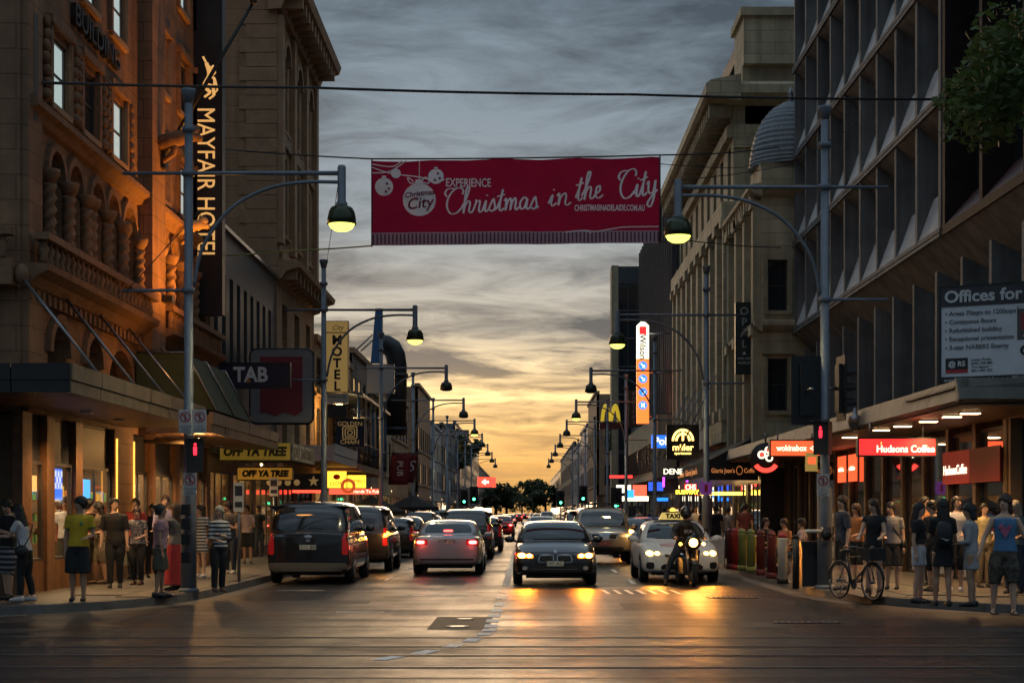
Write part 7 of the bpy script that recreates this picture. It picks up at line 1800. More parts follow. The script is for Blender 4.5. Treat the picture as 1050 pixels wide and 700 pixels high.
    for sx in (-1,1):
        ph=o.get('step',.0)*sx
        if sit: Hp=V(sx*.09,0,.52); Kn=V(sx*.12,-.42,.50); An=V(sx*.12,-.40,.09)
        else: Hp=V(sx*.088,0,.86); Kn=V(sx*(st*.9+.01),-.02-ph*.45,.48); An=V(sx*st*1.05,.02-ph,.085)
        legs.append((Hp,Kn,An,sx)); sc=.95 if fem else 1.0
        q.tube([Hp+V(0,0,.04),Hp.lerp(Kn,.4),Kn,Kn.lerp(An,.3)+V(0,.015,0),Kn.lerp(An,.7),An],[.088*f*sc,.078*f*sc,.055*sc,.057*sc,.042,.036],10)
        q.tube([An+V(0,.04,-.045),An+V(0,-.06,-.05),An+V(sx*.02,-.16,-.065)],[.034,.038,.022],8)
    q.xf(Matrix.Scale(k,4)); body=vox(q,vx,skin,'body',t,3,.35)
    # ---- clothing
    tm=o['top']; bm_=o['bottom']
    g=MB(); hem=o.get('hem',.93)
    if o.get('dress'):
        ln=o['dress']; rr=[(ln,.175,.135),(ln+.2,.168,.13),(.95,.172,.128)]+[(z,a+.012,b+.014) for z,a,b in tor if z>1.0]
    else: rr=[(hem,.182,.132)]+[(z,a+.014,b+.016) for z,a,b in tor if z>hem+.04]
    rr=[x for x in rr if x[0]<(1.46 if not o.get('tank') else 1.43)]+([(1.475,.125,.088),(1.49,.08,.075)] if not o.get('tank') else [(1.45,.09,.085)])
    g.rings([ring(T(z)+V(.004*math.sin(z*21),0,0),a*f,b*f,16) for z,a,b in rr])
    sl=o.get('sleeve',.55)
    if sl>0:
        for S0,E,Wr,sx in arms:
            a=T(1.42)+V(sx*.1,0,0)
            if sl<=1: g.tube([a,S0+V(0,0,.012),S0.lerp(E,sl*.6),S0.lerp(E,sl)],[.07,.073,.066,.064],10)
            else: g.tube([a,S0+V(0,0,.012),S0.lerp(E,.5),E,E.lerp(Wr,sl-1)],[.07,.072,.06,.054,.045],10)
    else:
        for S0,E,Wr,sx in arms: g.tube([T(1.36)+V(sx*.09,0,0),T(1.455)+V(sx*.095,0,0)],[.05,.05],8)
    g.xf(Matrix.Scale(k,4)); vox(g,vx*1.1,tm,'dress' if o.get('dress') else 'top',t,3,.4)
    lg=o.get('leg',.5)           # z where the trouser leg ends
    if bm_ is not None:
        g=MB()
        if o.get('skirt'):
            z1=o['skirt']; g.rings([ring(T(z),a,b,16) for z,a,b in ((z1,.24,.20),(z1+.15,.225,.18),(.8,.19,.145),(.95,.178,.128),(1.03,.160,.118))])
        elif sit:
            g.rings([ring(T(z),a*f,b*f,14) for z,a,b in ((.82,.15,.12),(.93,.178,.13),(1.0,.165,.12))])
            for Hp,Kn,An,sx in legs: g.tube([Hp,Kn,Kn.lerp(An,.8)],[.098,.08,.06],10)
        else:
            g.rings([ring(T(z),a*f,b*f,14) for z,a,b in ((.79,.10,.09),(.84,.15,.118),(.93,.178,.130),(1.02,.165,.118))])
            loose=o.get('loose',.02)
            for Hp,Kn,An,sx in legs:
                pts=[Hp+V(0,0,.05),Hp.lerp(Kn,.4)]; rd=[.098*f,.084*f+loose]
                if lg>Kn.z: pts.append(Hp.lerp(Kn,(Hp.z-lg)/(Hp.z-Kn.z))); rd.append(.07*f+loose*1.3)
                else:
                    e_=Kn.lerp(An,(Kn.z-lg)/(Kn.z-An.z)); pts+=[Kn,Kn.lerp(e_,.45)+V(0,.012,0),e_]; rd+=[.060+loose*.6,.061+loose*.5,.044+loose*.7]
                g.tube(pts,rd,10)
        g.xf(Matrix.Scale(k,4)); vox(g,vx*1.1,bm_,o.get('bname','trousers' if lg<.3 else 'shorts') if not o.get('skirt') else 'skirt',t,3,.4)
    # shoes
    if o.get('shoes') is not None:
        for Hp,Kn,An,sx in legs:
            g=MB(); A=An
            if o.get('boots'): g.tube([A+V(0,.01,.10),A+V(0,.0,-.02)],[.055,.055],10)
            if o.get('sandal'): g.box(A.x-.045,A.x+.045,A.y-.19,A.y+.07,.0,.022); g.tube([A+V(-.04,-.12,-.06),A+V(0,-.1,-.025),A+V(.04,-.12,-.06)],.012,6)
            else:
                g.rings([[(A.x+w*math.cos(a),A.y+y,max(.0,zc+hh*math.sin(a))) for a in [2*PI*i/10 for i in range(10)]] for y,w,zc,hh in ((.075,.02,.045,.03),(.06,.038,.05,.052),(.0,.042,.055,.058),(-.08,.046,.042,.045),(-.16,.046,.032,.034),(-.20,.03,.028,.025))])
            g.xf(Matrix.Scale(k,4)); g.build('shoe',o['shoes'],t)
    # hair
    hm=o.get('hair',mat('hair_dark',(.012,.009,.008),.6)); style=o.get('style','short'); g=MB()
    if style!='bald':
        pr={'short':.012,'afro':.022,'long':.014,'mid':.02,'bun':.012,'tail':.012}[style]
        for i in range(60):
            a=2*PI*i/60*11.3; v=i/59; z=1.655+.105*math.sin(v*PI/2*.98); rxy=math.cos(v*PI/2*.95)
            cx,cy=.069*rxy*math.cos(a),.088*rxy*math.sin(a)+.004
            if cy<-.030 and z<1.695: continue
            g.ball((cx,cy,z+.004),.026+pr,.028+pr,.026+pr*.7,7,5)
        for zz_ in (1.605,1.64,1.672):
            for j in range(11):
                a=PI*(j/10); g.ball((.066*math.cos(a),.018+.08*math.sin(a),zz_),.02+pr*.55,.02+pr*.55,.024,6,5)
        if style=='afro': g.ball((0,.02,1.70),.112,.118,.105,14,10)
        if style in('long','mid'):
            zl={'long':1.34,'mid':1.49}[style]
            for i in range(9):
                a=PI*(.02+.96*i/8); x,y=.078*math.cos(a),.078*math.sin(a)+.01
                g.tube([(x*.85,y*.85,1.70),(x,y,1.63),(x*1.08,y*1.12,1.54),(x*1.15,y*1.2+.02,zl)],[.03,.032,.034,.018],6)
        if style=='bun': g.ball((0,.09,1.74),.045)
        if style=='tail': g.tube([(0,.09,1.71),(0,.13,1.66),(0,.125,1.5)],[.03,.035,.012],7)
        g.xf(HM); g.xf(Matrix.Scale(k,4)); vox(g,max(vx*.8,.011),hm,'hair',t,2,.4)
    # face
    em=mat('eye_dark',(.02,.015,.012),.3)
    for sx in (-1,1):
        e_=MB().ball((sx*.031,-.094,1.668),.015,.010,.009,8,6); e_.xf(HM); e_.xf(Matrix.Scale(k,4)); e_.build('eye',em,t)
    for sx in (-1,1):
        e_=MB().tube([(sx*.014,-.100,1.686),(sx*.032,-.098,1.692),(sx*.052,-.082,1.686)],[.004,.006,.004],6); e_.xf(HM); e_.xf(Matrix.Scale(k,4)); e_.build('eyebrow',hm_ if False else o.get('hair',mat('hair_dark',(.012,.009,.008),.6)),t)
    e_=MB().ball((0,-.098,1.607),.024,.010,.008,8,6); e_.xf(HM); e_.xf(Matrix.Scale(k,4)); e_.build('mouth',mat('lips',(.25,.08,.07),.5),t)
    # extras
    X=o.get('extra',())
    if 'bag' in X:
        g=MB(); g.ball((.22,.02,.92),.07,.13,.12,10,8); g.tube([(.2,-.02,1.0),(.05,-.15,1.25),(-.13,-.06,1.46),(-.1,.1,1.4),(.1,.13,1.2),(.2,.05,1.0)],.012,6); g.xf(Matrix.Scale(k,4)); g.build('shoulder_bag',M['black'],t)
    if 'backpack' in X:
        g=MB(); g.rings([[(w*math.cos(a),.16+d*math.sin(a),z) for a in [2*PI*i/12 for i in range(12)]] for z,w,d in ((1.0,.10,.05),(1.03,.14,.08),(1.2,.145,.09),(1.36,.12,.07),(1.41,.06,.03))]); g.xf(Matrix.Scale(k,4)); bp_=g.build('backpack',mat('backpack_black',(.015,.015,.017),.6),t)
        q2=MB().prism([(-.06,1.11),(-.02,1.085),(.09,1.14),(-.02,1.105)],.252,.262,'y'); q2.xf(Matrix.Scale(k,4)); q2.build('logo_mark',wht,bp_)
    if 'handbag' in X:
        g=MB(); w_=arms[1][2]; g.hexa([w_+V(-.05,-.13,-.48),w_+V(.05,-.13,-.48),w_+V(.05,.13,-.48),w_+V(-.05,.13,-.48),w_+V(-.03,-.11,-.22),w_+V(.03,-.11,-.22),w_+V(.03,.11,-.22),w_+V(-.03,.11,-.22)]); g.tube([w_+V(0,-.08,-.22),w_+V(0,0,-.06),w_+V(0,.08,-.22)],.01,6); g.xf(Matrix.Scale(k,4)); g.build('handbag',mat('handbag_olive',(.12,.11,.07),.6),t)
    if 'phone' in X:
        w_=(arms[0][2]+arms[1][2])/2; g=MB(); g.box(w_.x-.038,w_.x+.038,w_.y-.10,w_.y-.09,w_.z+.0,w_.z+.14); g.xf(Matrix.Scale(k,4)); g.build('mobile_phone',mat('phone_case',(.3,.3,.32),.3),t)
    if 'cap' in X:
        g=MB(); g.lathe([(.10,1.70),(.10,1.74),(.08,1.785),(.02,1.80)],14); g.rings([[(w*math.cos(a),y,1.705+.01*math.sin(a)) for a in [2*PI*i/10 for i in range(10)]] for y,w in ((-.08,.085),(-.16,.075),(-.19,.04))]); g.xf(HM); g.xf(Matrix.Scale(k,4)); g.build('cap',o.get('capm',M['black']),t)
    if 'band' in X:
        g=MB(); g.lathe([(.088,1.70),(.094,1.71),(.094,1.735),(.086,1.745)],14); g.xf(Matrix.Diagonal((.92,1.18,1,1))); g.xf(HM); g.xf(Matrix.Scale(k,4)); g.build('headband',cloth('charcoal',(.03,.03,.035)),t)
    if 'print' in X:
        g=MB(); 
        for sx in (-1,1): g.ball((sx*.045,-.148,1.30),.05,.006,.05,8,6)
        g.prism([(-.09,1.29),(.09,1.29),(0,1.14)],-.150,-.142,'y'); g.xf(Matrix.Scale(k,4)); g.build('shirt_print',cloth('pinkprint',(.42,.12,.2)),t)
    if 'crest' in X:
        g=MB().ball((.07,-.140,1.33),.03,.006,.035,8,6); g.xf(Matrix.Scale(k,4)); g.build('shirt_crest',cloth('crest',(.12,.3,.12)),t)
        for S0,E,Wr,sx in arms: g=MB().tube([S0.lerp(E,.52),S0.lerp(E,.58)],.070,12); g.xf(Matrix.Scale(k,4)); g.build('sleeve_band',cloth('green',(.03,.14,.05)),t)
    if 'scarf' in X:
        g=MB(); g.tube([(.085*math.cos(a),-.01+.085*math.sin(a),1.49-.015*math.sin(a)) for a in [2*PI*i/12 for i in range(13)]],.016,6); g.xf(Matrix.Scale(k,4)); g.build('necklace',cloth('red',(.4,.05,.04)),t)
    if 'chair' in X: pass
    return t
cb=cloth('black',(.014,.014,.016)); cw=cloth('white',(.58,.56,.55)); cg=cloth('grey',(.24,.23,.23)); cyel=cloth('yellow',(.62,.40,.02)); colv=cloth('olive',(.09,.085,.055)); cnv=cloth('navy_plaid',(.02,.028,.05),(.06,.07,.09),14); cmar=cloth('maroon',(.12,.03,.025)); cred=cloth('red',(.4,.05,.04)); cpk=cloth('pink',(.40,.22,.24)); clav=cloth('lavender',(.30,.26,.38)); cflo=cloth('floral',(.05,.05,.06),(.25,.24,.27),26); ckh=cloth('khaki',(.20,.16,.10)); cblu=cloth('blue',(.08,.20,.36)); ccam=cloth('camo',(.10,.085,.06),(.035,.03,.028),14); cors=cloth('orange_shirt',(.40,.16,.06)); cden=cloth('denim',(.03,.04,.06)); cpw=cloth('palepink',(.50,.38,.36)); cwsh=cloth('white_short',(.52,.52,.54))
sb=mat('shoe_black',(.015,.015,.015),.5); sw=mat('shoe_white',(.6,.55,.52),.5); sbr=mat('shoe_brown',(.09,.05,.03),.6)
hb=mat('hair_brown',(.05,.025,.014),.6); hbl=mat('hair_blond',(.42,.36,.26),.6); hd_=mat('hair_dark',(.012,.009,.008),.6)
# --- left corner
person('man in black tee and striped shorts looking at his phone, far left',8,614,1.72,-35,dict(top=cb,bottom=striped('striped_shorts',(.03,.03,.035),(.28,.28,.30),11),skin='light',ra='phone',la='phone',nod=22,extra=('phone',),shoes=sb,leg=.44,loose=.04))
person('woman in white tee and black pants with shoulder bag leaning over the phone',26,616,1.62,-95,dict(fem=1,top=cw,bottom=cb,skin='light',ra='fwd',la='phone',nod=14,lean=.35,style='long',extra=('bag',),shoes=sw,leg=.12,step=.08))
person('man in yellow football shirt and black shorts at the kerb',80,616,1.74,8,dict(top=cyel,bottom=cb,skin='tan',style='afro',ra='hold',la='down',look=-45,shoes=sb,leg=.48,loose=.045,extra=('crest',)))
person('man in white tee half hidden behind the yellow shirt man',69,598,1.80,15,dict(top=cw,bottom=cb,style='afro',shoes=sb,leg=.5))
person('man with bushy hair in maroon tee behind the yellow shirt',92,597.5,1.76,70,dict(top=cmar,bottom=ckh,skin='tan',style='afro',shoes=sb,ra='hold',leg=.46))
person('woman in patterned olive top and khaki shorts near the shop window',103,598,1.70,-60,dict(fem=1,top=cloth('floral_tan',(.18,.13,.07),(.06,.05,.04),22),bottom=ckh,style='mid',shoes=sbr,leg=.46,la='hold'))
person('stocky man all in black standing near the lit pier',118,602.5,1.76,12,dict(fat=1.08,top=cb,bottom=cb,skin='light',look=35,shoes=sb,leg=.1,sleeve=.8))
person('woman in dark floral top with red necklace and handbag',141,599.5,1.60,-5,dict(fem=1,fat=1.1,top=cflo,bottom=cb,skin='light',hair=hb,shoes=sbr,leg=.12,extra=('scarf','handbag'),style='short',sleeve=.5))
person('man in red tee behind the floral top woman',138,593,1.80,5,dict(top=cred,bottom=cden,skin='light',hair=hb,shoes=sb,leg=.1))
person('man in dark shirt whose head shows between red tee and lavender shirt',156,592,1.68,20,dict(top=cb,bottom=cb,skin='light',shoes=sb,leg=.1))
person('woman in pink top and olive shorts with a hand on her hip',164,611.5,1.62,100,dict(fem=1,fat=1.1,top=cpk,bottom=colv,skin='tan',hair=hd_,style='bun',ra='hip',la='down',shoes=sb,leg=.52,loose=.05,sleeve=.45,look=10))
person('man in lavender shirt behind the pink top woman',171,597,1.84,25,dict(top=clav,bottom=cden,skin='light',hair=hb,shoes=sb,leg=.1,sleeve=1.4,la='hold'))
person('woman in long red skirt beside the left pole',179,605,1.66,-120,dict(fem=1,top=cloth('grey_top',(.16,.15,.14)),bottom=cloth('red_skirt',(.42,.035,.04)),skirt=.12,skin='light',style='long',hair=hb,shoes=sb,ra='fwd',la='hold'))
person('person in black behind the left pole',190,601,1.68,-30,dict(fem=1,top=cb,bottom=cb,style='long',shoes=sb,leg=.1,sleeve=1.3,ra='cross'))
person('woman in dark jacket and striped dress right of the left pole',206,592,1.66,-20,dict(fem=1,top=striped('striped_dress',(.5,.48,.45),(.03,.03,.03),14),bottom=None,dress=.62,skin='light',style='mid',hair=hb,shoes=sw))
person('blond woman in black and white striped top at the kerb',224,606.5,1.60,30,dict(fem=1,top=striped('striped_top',(.55,.53,.5),(.02,.02,.022),13),bottom=cb,skin='light',hair=hbl,style='mid',ra='cross',la='hold',shoes=sbr,leg=.1,loose=.03,sleeve=1.3))
person('man in dark grey tee behind the striped top woman',236,588,1.74,-10,dict(top=cloth('dkgrey',(.08,.08,.085)),bottom=cden,skin='light',shoes=sw,leg=.1,ra='cross',la='cross'))
person('man in pale pink shirt and dark shorts walking up the footpath',254,577,1.70,8,dict(top=cpw,bottom=cb,skin='tan',shoes=sbr,leg=.5,step=.05,ra='hold'))
# --- right corner
person('long haired man in navy plaid shirt behind the bicycle',864,604.5,1.80,-75,dict(fat=1.05,top=cnv,bottom=cb,skin='light',hair=hb,style='mid',shoes=sb,leg=.46,sleeve=.8))
person('woman in orange top whose face shows behind the plaid shirt',879,597,1.66,-40,dict(fem=1,top=cors,bottom=cb,skin='light',hair=hb,style='mid',shoes=sb,leg=.4,ra='hold'))
person('woman in black top and shorts with boots holding the bicycle',896,612,1.72,-25,dict(fem=1,top=cb,bottom=cb,skin='light',hair=hb,style='long',ra='bar',la='bar',shoes=sbr,boots=1,leg=.68,sleeve=.25,look=-25))
person('man in grey tee and black shorts with a drink can',915,604,1.68,-20,dict(top=cg,bottom=cb,skin='light',ra='down',la='hold',shoes=sb,leg=.48,loose=.05,look=-20,extra=('bag',)))
person('woman in black crop top and white denim shorts',942,618,1.64,60,dict(fem=1,top=cb,bottom=cwsh,skin='light',style='long',ra='chest',shoes=sb,leg=.66,hem=1.06,nod=8))
person('man in orange shirt behind the white shorts woman',948,600,1.80,15,dict(top=cors,bottom=cden,skin='tan',shoes=sb,leg=.1,ra='face'))
person('person in dark cap between the group of friends',956,606,1.70,-60,dict(top=cb,bottom=cb,skin='light',shoes=sb,leg=.4,extra=('cap',)))
person('woman in black dress with black backpack seen from behind',966,621,1.70,178,dict(fem=1,top=cb,bottom=None,dress=.66,skin='tan',style='long',shoes=sb,ra='chest',la='down',extra=('backpack',),sleeve=.7))
person('dark haired man in white tee facing the backpack woman',980,606,1.78,-15,dict(top=cw,bottom=cb,skin='light',shoes=sw,leg=.4,ra='hold'))
person('woman in grey hooded dress seen from the side',996,621.5,1.62,-110,dict(fem=1,top=cloth('lightgrey',(.32,.32,.33)),bottom=None,dress=.64,skin='tan',style='mid',ra='hold',la='hold',shoes=sb,sleeve=1.7,lean=.1))
person('man in pale yellow tee behind the grey dress',1009,602,1.66,10,dict(top=cloth('paleyellow',(.5,.42,.22)),bottom=ckh,skin='light',shoes=sb,leg=.1,ra='hip'))
person('man in blue tank top with pink heart and camouflage shorts',1029,629.5,1.74,-8,dict(top=cblu,bottom=ccam,skin='light',hair=hb,style='mid',tank=1,sleeve=0,ra='out',la='out',look=-30,shoes=mat('sandal_brown',(.08,.05,.03),.7),sandal=1,leg=.46,loose=.05,extra=('print','band'),stance=.13))
person('blond woman behind the blue tank top man',1040,608,1.70,-35,dict(fem=1,top=cloth('teal',(.10,.16,.16)),bottom=cden,skin='light',hair=hbl,style='long',shoes=sb,leg=.1))
# --- cafe patrons on the right footpath
for i,(px,py,h,fc,tp,bt,st,lab) in enumerate(((733,572,1.72,175,cb,cb,'short','dark dressed man from behind in front of the lit cafe'),(746,572,1.66,120,cg,cden,'short','person in grey at the cafe front'),(763,574,1.76,170,cmar,cb,'short','man in maroon shirt from behind at the cafe front'),(722,567,1.7,200,cb,cb,'long','dark haired woman walking by the lit shops'),(712,563,1.72,10,cw,cb,'short','man in white far up the right footpath'),(680,556,1.7,170,cb,cb,'short','distant dark walker past the lamp pole'),(690,557,1.66,0,cred,cb,'mid','distant walker in red beside the lit shops'),(655,551,1.7,0,cg,cb,'short','distant walker in grey far right footpath'),(668,553,1.7,180,cnv,cden,'short','distant walker in plaid by the shop fronts'))):
    person(lab,px,py,h,fc,dict(top=tp,bottom=bt,style=st,skin='tan',shoes=sb,leg=.1),vx=.02)
def stool(label,loc):
    t=thing('cafe_chair',label,'chair',loc); MB().lathe([(.01,.42),(.19,.42),(.2,.45),(.19,.47),(.01,.475)],12).build('seat',M['timber'],t)
    for a in range(4): MB().tube([(.13*math.cos(a*PI/2+.78),.13*math.sin(a*PI/2+.78),.42),(.19*math.cos(a*PI/2+.78),.19*math.sin(a*PI/2+.78),0)],.015,6).build('leg',M['steel'],t)
    q=MB(); q.tube([(-.17,.15,.45),(-.17,.2,.85),(0,.22,.9),(.17,.2,.85),(.17,.15,.45)],.015,6); q.build('backrest',M['steel'],t)
for i,(px,py,fc,tp,lab,ex) in enumerate(((783,590,-60,cors,'seated woman with orange top behind the bollards',()),(801,592,-100,cpw,'seated man with cap and pale shirt beside the white bollard',('cap',)),(767,585,40,cb,'seated person in black behind the green bollards',()))):
    Y=2475/(py-CYP); loc=(XP(px,Y)+.5,Y+1.6,.148); loc=(loc[0]*(Y+1.6)/Y-.5*(1.6/Y),loc[1],.148)
    person(lab,px,py,1.7,fc,dict(top=tp,bottom=cden,skin='light',hair=hb,style='short',shoes=sb,leg=.1,sit=1,ra='hold',la='hold',extra=ex),vx=.016,loc=loc)
    stool('round steel cafe chair under the seated %s'%('woman in orange','man with the cap','person in black')[i],loc)
for i,(px,py,h,fc,tp,lab) in enumerate(((266,570,1.72,0,cb,'distant man in black on the left footpath past the pink shirt'),(330,562,1.7,170,cg,'distant walker in grey on the left footpath by the van'))):
    person(lab,px-22*(i==1),py,h,fc,dict(top=tp,bottom=cden,skin='tan',shoes=sb,leg=.1),vx=.02)

# ------------------------------------------------------------ motorcycle and rider
def wheel_parts(par,c,r,w,axis='x',spokes=12,tm=TYRE,sp=.006,nm='wheel'):
    q=MB(); n=26
    for i in range(1): q.tube([Vector(c)+Vector((0,r*math.cos(2*PI*j/n),r*math.sin(2*PI*j/n))) for j in range(n+1)],w,8)
    o=q.build(nm,tm,par)
    q=MB(); 
    for j in range(spokes): a=2*PI*j/spokes; q.tube([Vector(c)+Vector((.01*(-1)**j,0,0)),Vector(c)+Vector((0,(r-w)*math.cos(a),(r-w)*math.sin(a)))],sp,5)
    q.tube([Vector(c)+Vector((0,(r-w*1.05)*math.cos(2*PI*j/n),(r-w*1.05)*math.sin(2*PI*j/n))) for j in range(n+1)],.012,6); q.lathe([(.03,-.05),(.03,.05)],10,c,'x'); q.build('rim',M['steel'],o)
    return o
Ym=yb(602)+.9; mc=thing('motorcycle','dark motorcycle with bright headlight in front of the white taxi','motorcycle',(XP(708,yb(602)),Ym,0),R(6))
mp=paint('moto_black',(.012,.012,.013),.3,.2)
wheel_parts(mc,(0,-.72,.31),.25,.06); wheel_parts(mc,(0,.70,.31),.24,.075)
for sx in (-1,1): MB().tube([(sx*.10,-.72,.31),(sx*.10,-.50,.92)],[.028,.035],8).build('fork',M['steel'],mc)
MB().rings([[(w*math.cos(a),y,z+h_*math.sin(a)) for a in [2*PI*i/12 for i in range(12)]] for y,w,z,h_ in ((-.45,.06,.85,.06),(-.35,.15,.84,.14),(-.05,.17,.84,.15),(.15,.12,.80,.09))]).build('tank',mp,mc)
MB().rings([[(w*math.cos(a),y,z+h_*math.sin(a)) for a in [2*PI*i/12 for i in range(12)]] for y,w,z,h_ in ((.1,.12,.80,.05),(.35,.16,.80,.06),(.75,.13,.88,.06),(.95,.06,.95,.03))]).build('seat',TRIM,mc)
MB().box(-.15,.15,-.35,.25,.28,.62).build('engine',M['charcoal'],mc); MB().tube([(.17,-.1,.35),(.19,.4,.36),(.2,.9,.45)],[.04,.055,.06],8).build('exhaust',M['steel'],mc)
MB().rings([[(w*math.cos(a),y,.98+h_*math.sin(a)) for a in [2*PI*i/14 for i in range(14)]] for y,w,h_ in ((-.50,.10,.10),(-.66,.17,.17),(-.72,.19,.16),(-.75,.15,.12))]).build('fairing',mp,mc)
hl_=MB().lathe([(.01,-.05),(.08,-.045),(.095,-.02),(.095,.02)],16,(0,-.77,.98),'y').build('headlight',HEAD_Y,mc)
for sx in (-1,1):
    MB().ball((sx*.26,-.62,.95),.035,.04,.035,8,6).build('indicator',IND if sx<0 else HEAD_W,mc)
    MB().tube([(sx*.05,-.50,1.05),(sx*.22,-.50,1.1),(sx*.36,-.40,1.06)],.016,7).build('handlebar',M['black'],mc); q=MB(); q.tube([(sx*.28,-.46,1.1),(sx*.32,-.5,1.24)],.01,6); q.ball((sx*.34,-.5,1.27),.06,.02,.04,8,6); q.build('mirror',M['black'],mc)
MB().rings([[(w,y,z) for w in (-.06,-.03,.03,.06)][::1]+[(w,y,z+.015) for w in (.06,.03,-.03,-.06)] for y,z in ((-.98,.50),(-.85,.62),(-.70,.66),(-.52,.60))],True,True).build('mudguard',mp,mc)
lamp('headlight_lamp','SPOT',(0,-.95,.98),150,(1.,.34,.06),mc,.05,(R(76),0,PI),(R(80),.8))
rd=thing('person','motorcycle rider in dark jacket and helmet with one foot on the road','person',mc.location,R(6),'people on the footpaths')
q=MB(); J=lambda *p:[Vector(a) for a in p]
def rg(c,rx,ry,n=14): return [(c[0]+rx*math.cos(2*PI*i/n),c[1]+ry*math.sin(2*PI*i/n),c[2]) for i in range(n)]
q.rings([rg((0,.32,.84),.12,.12),rg((0,.30,.92),.18,.14),rg((0,.27,1.05),.165,.12),rg((0,.20,1.2),.175,.125),rg((0,.13,1.34),.195,.125),rg((0,.10,1.41),.13,.09),rg((0,.09,1.46),.07,.07),rg((0,.06,1.52),.06,.07),rg((0,.04,1.62),.08,.10),rg((0,.04,1.70),.07,.09),rg((0,.05,1.74),.03,.04)])
for sx in (-1,1):
    q.tube([(sx*.12,.13,1.34),(sx*.20,.12,1.33),(sx*.29,-.06,1.13),(sx*.32,-.22,1.09),(sx*.33,-.38,1.07)],[.07,.068,.052,.045,.035],9)
    q.tube([(sx*.33,-.36,1.08),(sx*.32,-.43,1.09)],.042,8)
    for i in range(4): q.tube([(sx*(.29+.022*i),-.42,1.10),(sx*(.29+.022*i),-.455,1.085),(sx*(.29+.022*i),-.44,1.05)],.0105,6)
    q.tube([(sx*.29,-.40,1.07),(sx*.27,-.43,1.05)],.012,6)
q.tube([(-.1,.32,.88),(-.24,.02,.72),(-.33,.02,.62),(-.42,.10,.30),(-.46,.12,.10)],[.095,.085,.065,.055,.042],10); q.tube([(.1,.32,.88),(.24,.0,.74),(.24,.10,.50),(.22,.22,.36)],[.095,.08,.06,.045],10)
vox(q,.014,mat('skin_light',SK['light'],.55),'body',rd,3,.4)
g=MB(); g.rings([rg((0,.31,.88),.19,.15),rg((0,.27,1.05),.185,.14),rg((0,.20,1.2),.195,.145),rg((0,.13,1.34),.21,.14),rg((0,.10,1.43),.14,.10),rg((0,.09,1.47),.09,.085)])
for sx in (-1,1): g.tube([(sx*.12,.13,1.35),(sx*.21,.12,1.34),(sx*.30,-.06,1.13),(sx*.33,-.30,1.08)],[.085,.082,.068,.05],9)
vox(g,.014,mat('jacket_black',(.018,.018,.02),.55,bump=.3),'jacket',rd,3,.4)
g=MB(); g.rings([rg((0,.32,.82),.15,.13),rg((0,.31,.92),.19,.15)]); g.tube([(-.1,.32,.88),(-.24,.02,.73),(-.33,.02,.62),(-.42,.10,.30),(-.45,.12,.14)],[.108,.098,.08,.068,.058],10); g.tube([(.1,.32,.88),(.24,.0,.75),(.24,.10,.50),(.22,.22,.38)],[.108,.094,.072,.056],10); vox(g,.014,cden,'trousers',rd,3,.4)
MB().ball((-.47,.06,.05),.05,.14,.05,10,8).build('shoe',sb,rd); MB().ball((.22,.16,.33),.05,.13,.05,10,8).build('shoe',sb,rd)
hlm=MB().ball((0,.035,1.645),.135,.16,.15,16,12).build('helmet',mp,rd); q=MB(); q.rings([[(.118*math.sin(a),.035-.158*math.cos(a)-.004,z) for a in [-1.0+2.0*i/10 for i in range(11)]] for z in (1.60,1.64,1.68)],False,False); q.build('visor',CARGLASS,hlm)
text('SCA',wht,rd,(.03,-.05,1.22),size=.1,align='CENTER',extrude=.002)

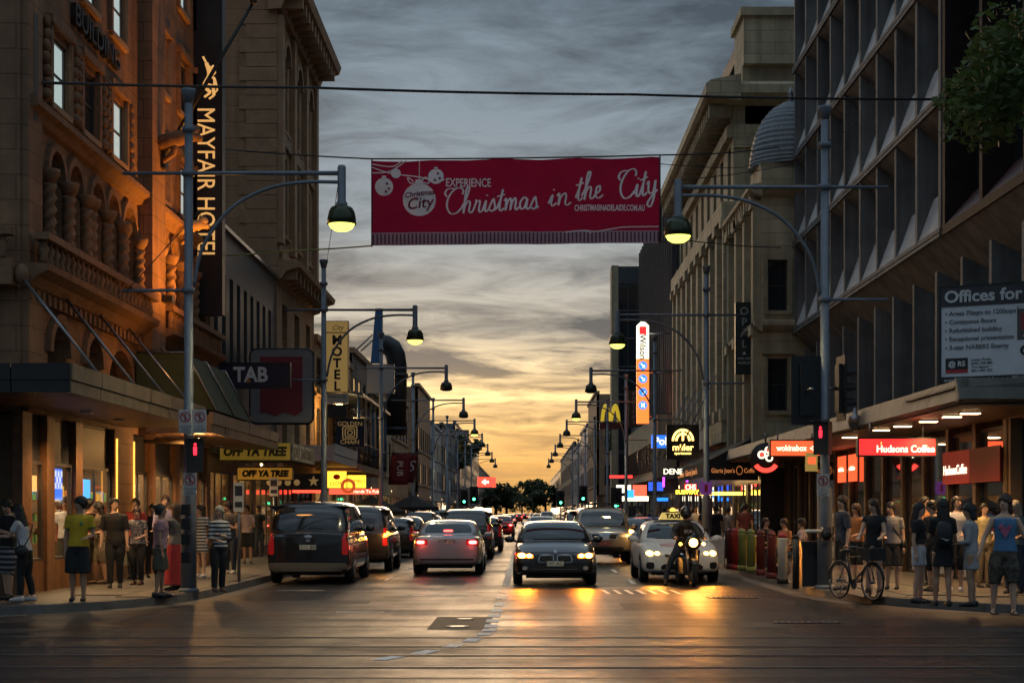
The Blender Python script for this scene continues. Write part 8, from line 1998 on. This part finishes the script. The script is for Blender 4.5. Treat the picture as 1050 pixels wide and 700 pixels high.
# ------------------------------------------------------------ bicycle
Yb_=2475/(614-CYP); bc=thing('bicycle','black city bicycle with drop stand held by the woman in black','bicycle',(XP(878,Yb_),Yb_+.05,.145),R(24)); bc.scale=(.93,)*3
wheel_parts(bc,(0,-.52,.34),.33,.018,spokes=18,sp=.003); wheel_parts(bc,(0,.52,.34),.33,.018,spokes=18,sp=.003)
fr=mat('bike_frame',(.05,.05,.06),.35,metal=.3)
A_,B_,H1,H2,Re=Vector((0,.12,.28)),Vector((0,.26,.78)),Vector((0,-.34,.80)),Vector((0,-.38,.66)),Vector((0,.52,.34))
MB().tube([H2,A_],.018,8).tube([H1,B_],.016,8).tube([A_,B_+Vector((0,.03,.1))],.017,8).tube([A_,Re],.011,6).tube([B_,Re],.010,6).build('frame',fr,bc)
q=MB(); q.tube([H1+Vector((0,.03,.08)),H1,H2],.018,8)
for sx in (-1,1): q.tube([H2,Vector((sx*.05,-.42,.58)),Vector((sx*.05,-.52,.34))],.012,6)
q.build('fork',fr,bc)
MB().tube(crom([(-.30,-.14,.98),(-.22,-.26,.99),(-.08,-.33,.95),(0,-.32,.92),(.08,-.33,.95),(.22,-.26,.99),(.30,-.14,.98)],4),.012,7).build('handlebar',M['steel'],bc)
for sx in (-1,1): MB().tube([(sx*.30,-.15,.98),(sx*.31,-.05,.975)],.018,7).build('grip',mat('grip_brown',(.15,.07,.03),.7),bc)
MB().rings([[(w*math.cos(a),y,.90+h_*math.sin(a)) for a in [2*PI*i/10 for i in range(10)]] for y,w,h_ in ((.14,.02,.015),(.22,.05,.03),(.34,.09,.035),(.40,.06,.03))]).build('saddle',M['black'],bc)
MB().box(-.17,.17,-.68,-.42,.74,.96).build('basket',mat('basket_black',(.02,.02,.02),.8,bump=.6,bscale=60),bc)
MB().lathe([(.09,-.006),(.1,0),(.09,.006)],16,(.04,.12,.28),'x').build('chainring',M['steel'],bc)
for s_ in (-1,1): q=MB(); q.tube([(s_*.05,.12,.28),(s_*.08,.12-s_*.13,.28-s_*.08)],.01,6); q.box(s_*.08,s_*.16,.12-s_*.13-.04,.12-s_*.13+.04,.28-s_*.08-.01,.28-s_*.08+.01); q.build('crank',M['steel'],bc)
MB().tube([(-.02,.3,.3),(-.16,.38,.0)],.012,6).build('kick_stand',M['steel'],bc)
for yy in (-.52,.52): q=MB(); q.tube([(0,yy+.365*math.cos(a),.34+.365*math.sin(a)) for a in [PI*(.1+.85*i/10) for i in range(11)]],(.016),6); q.build('mudguard',fr,bc)
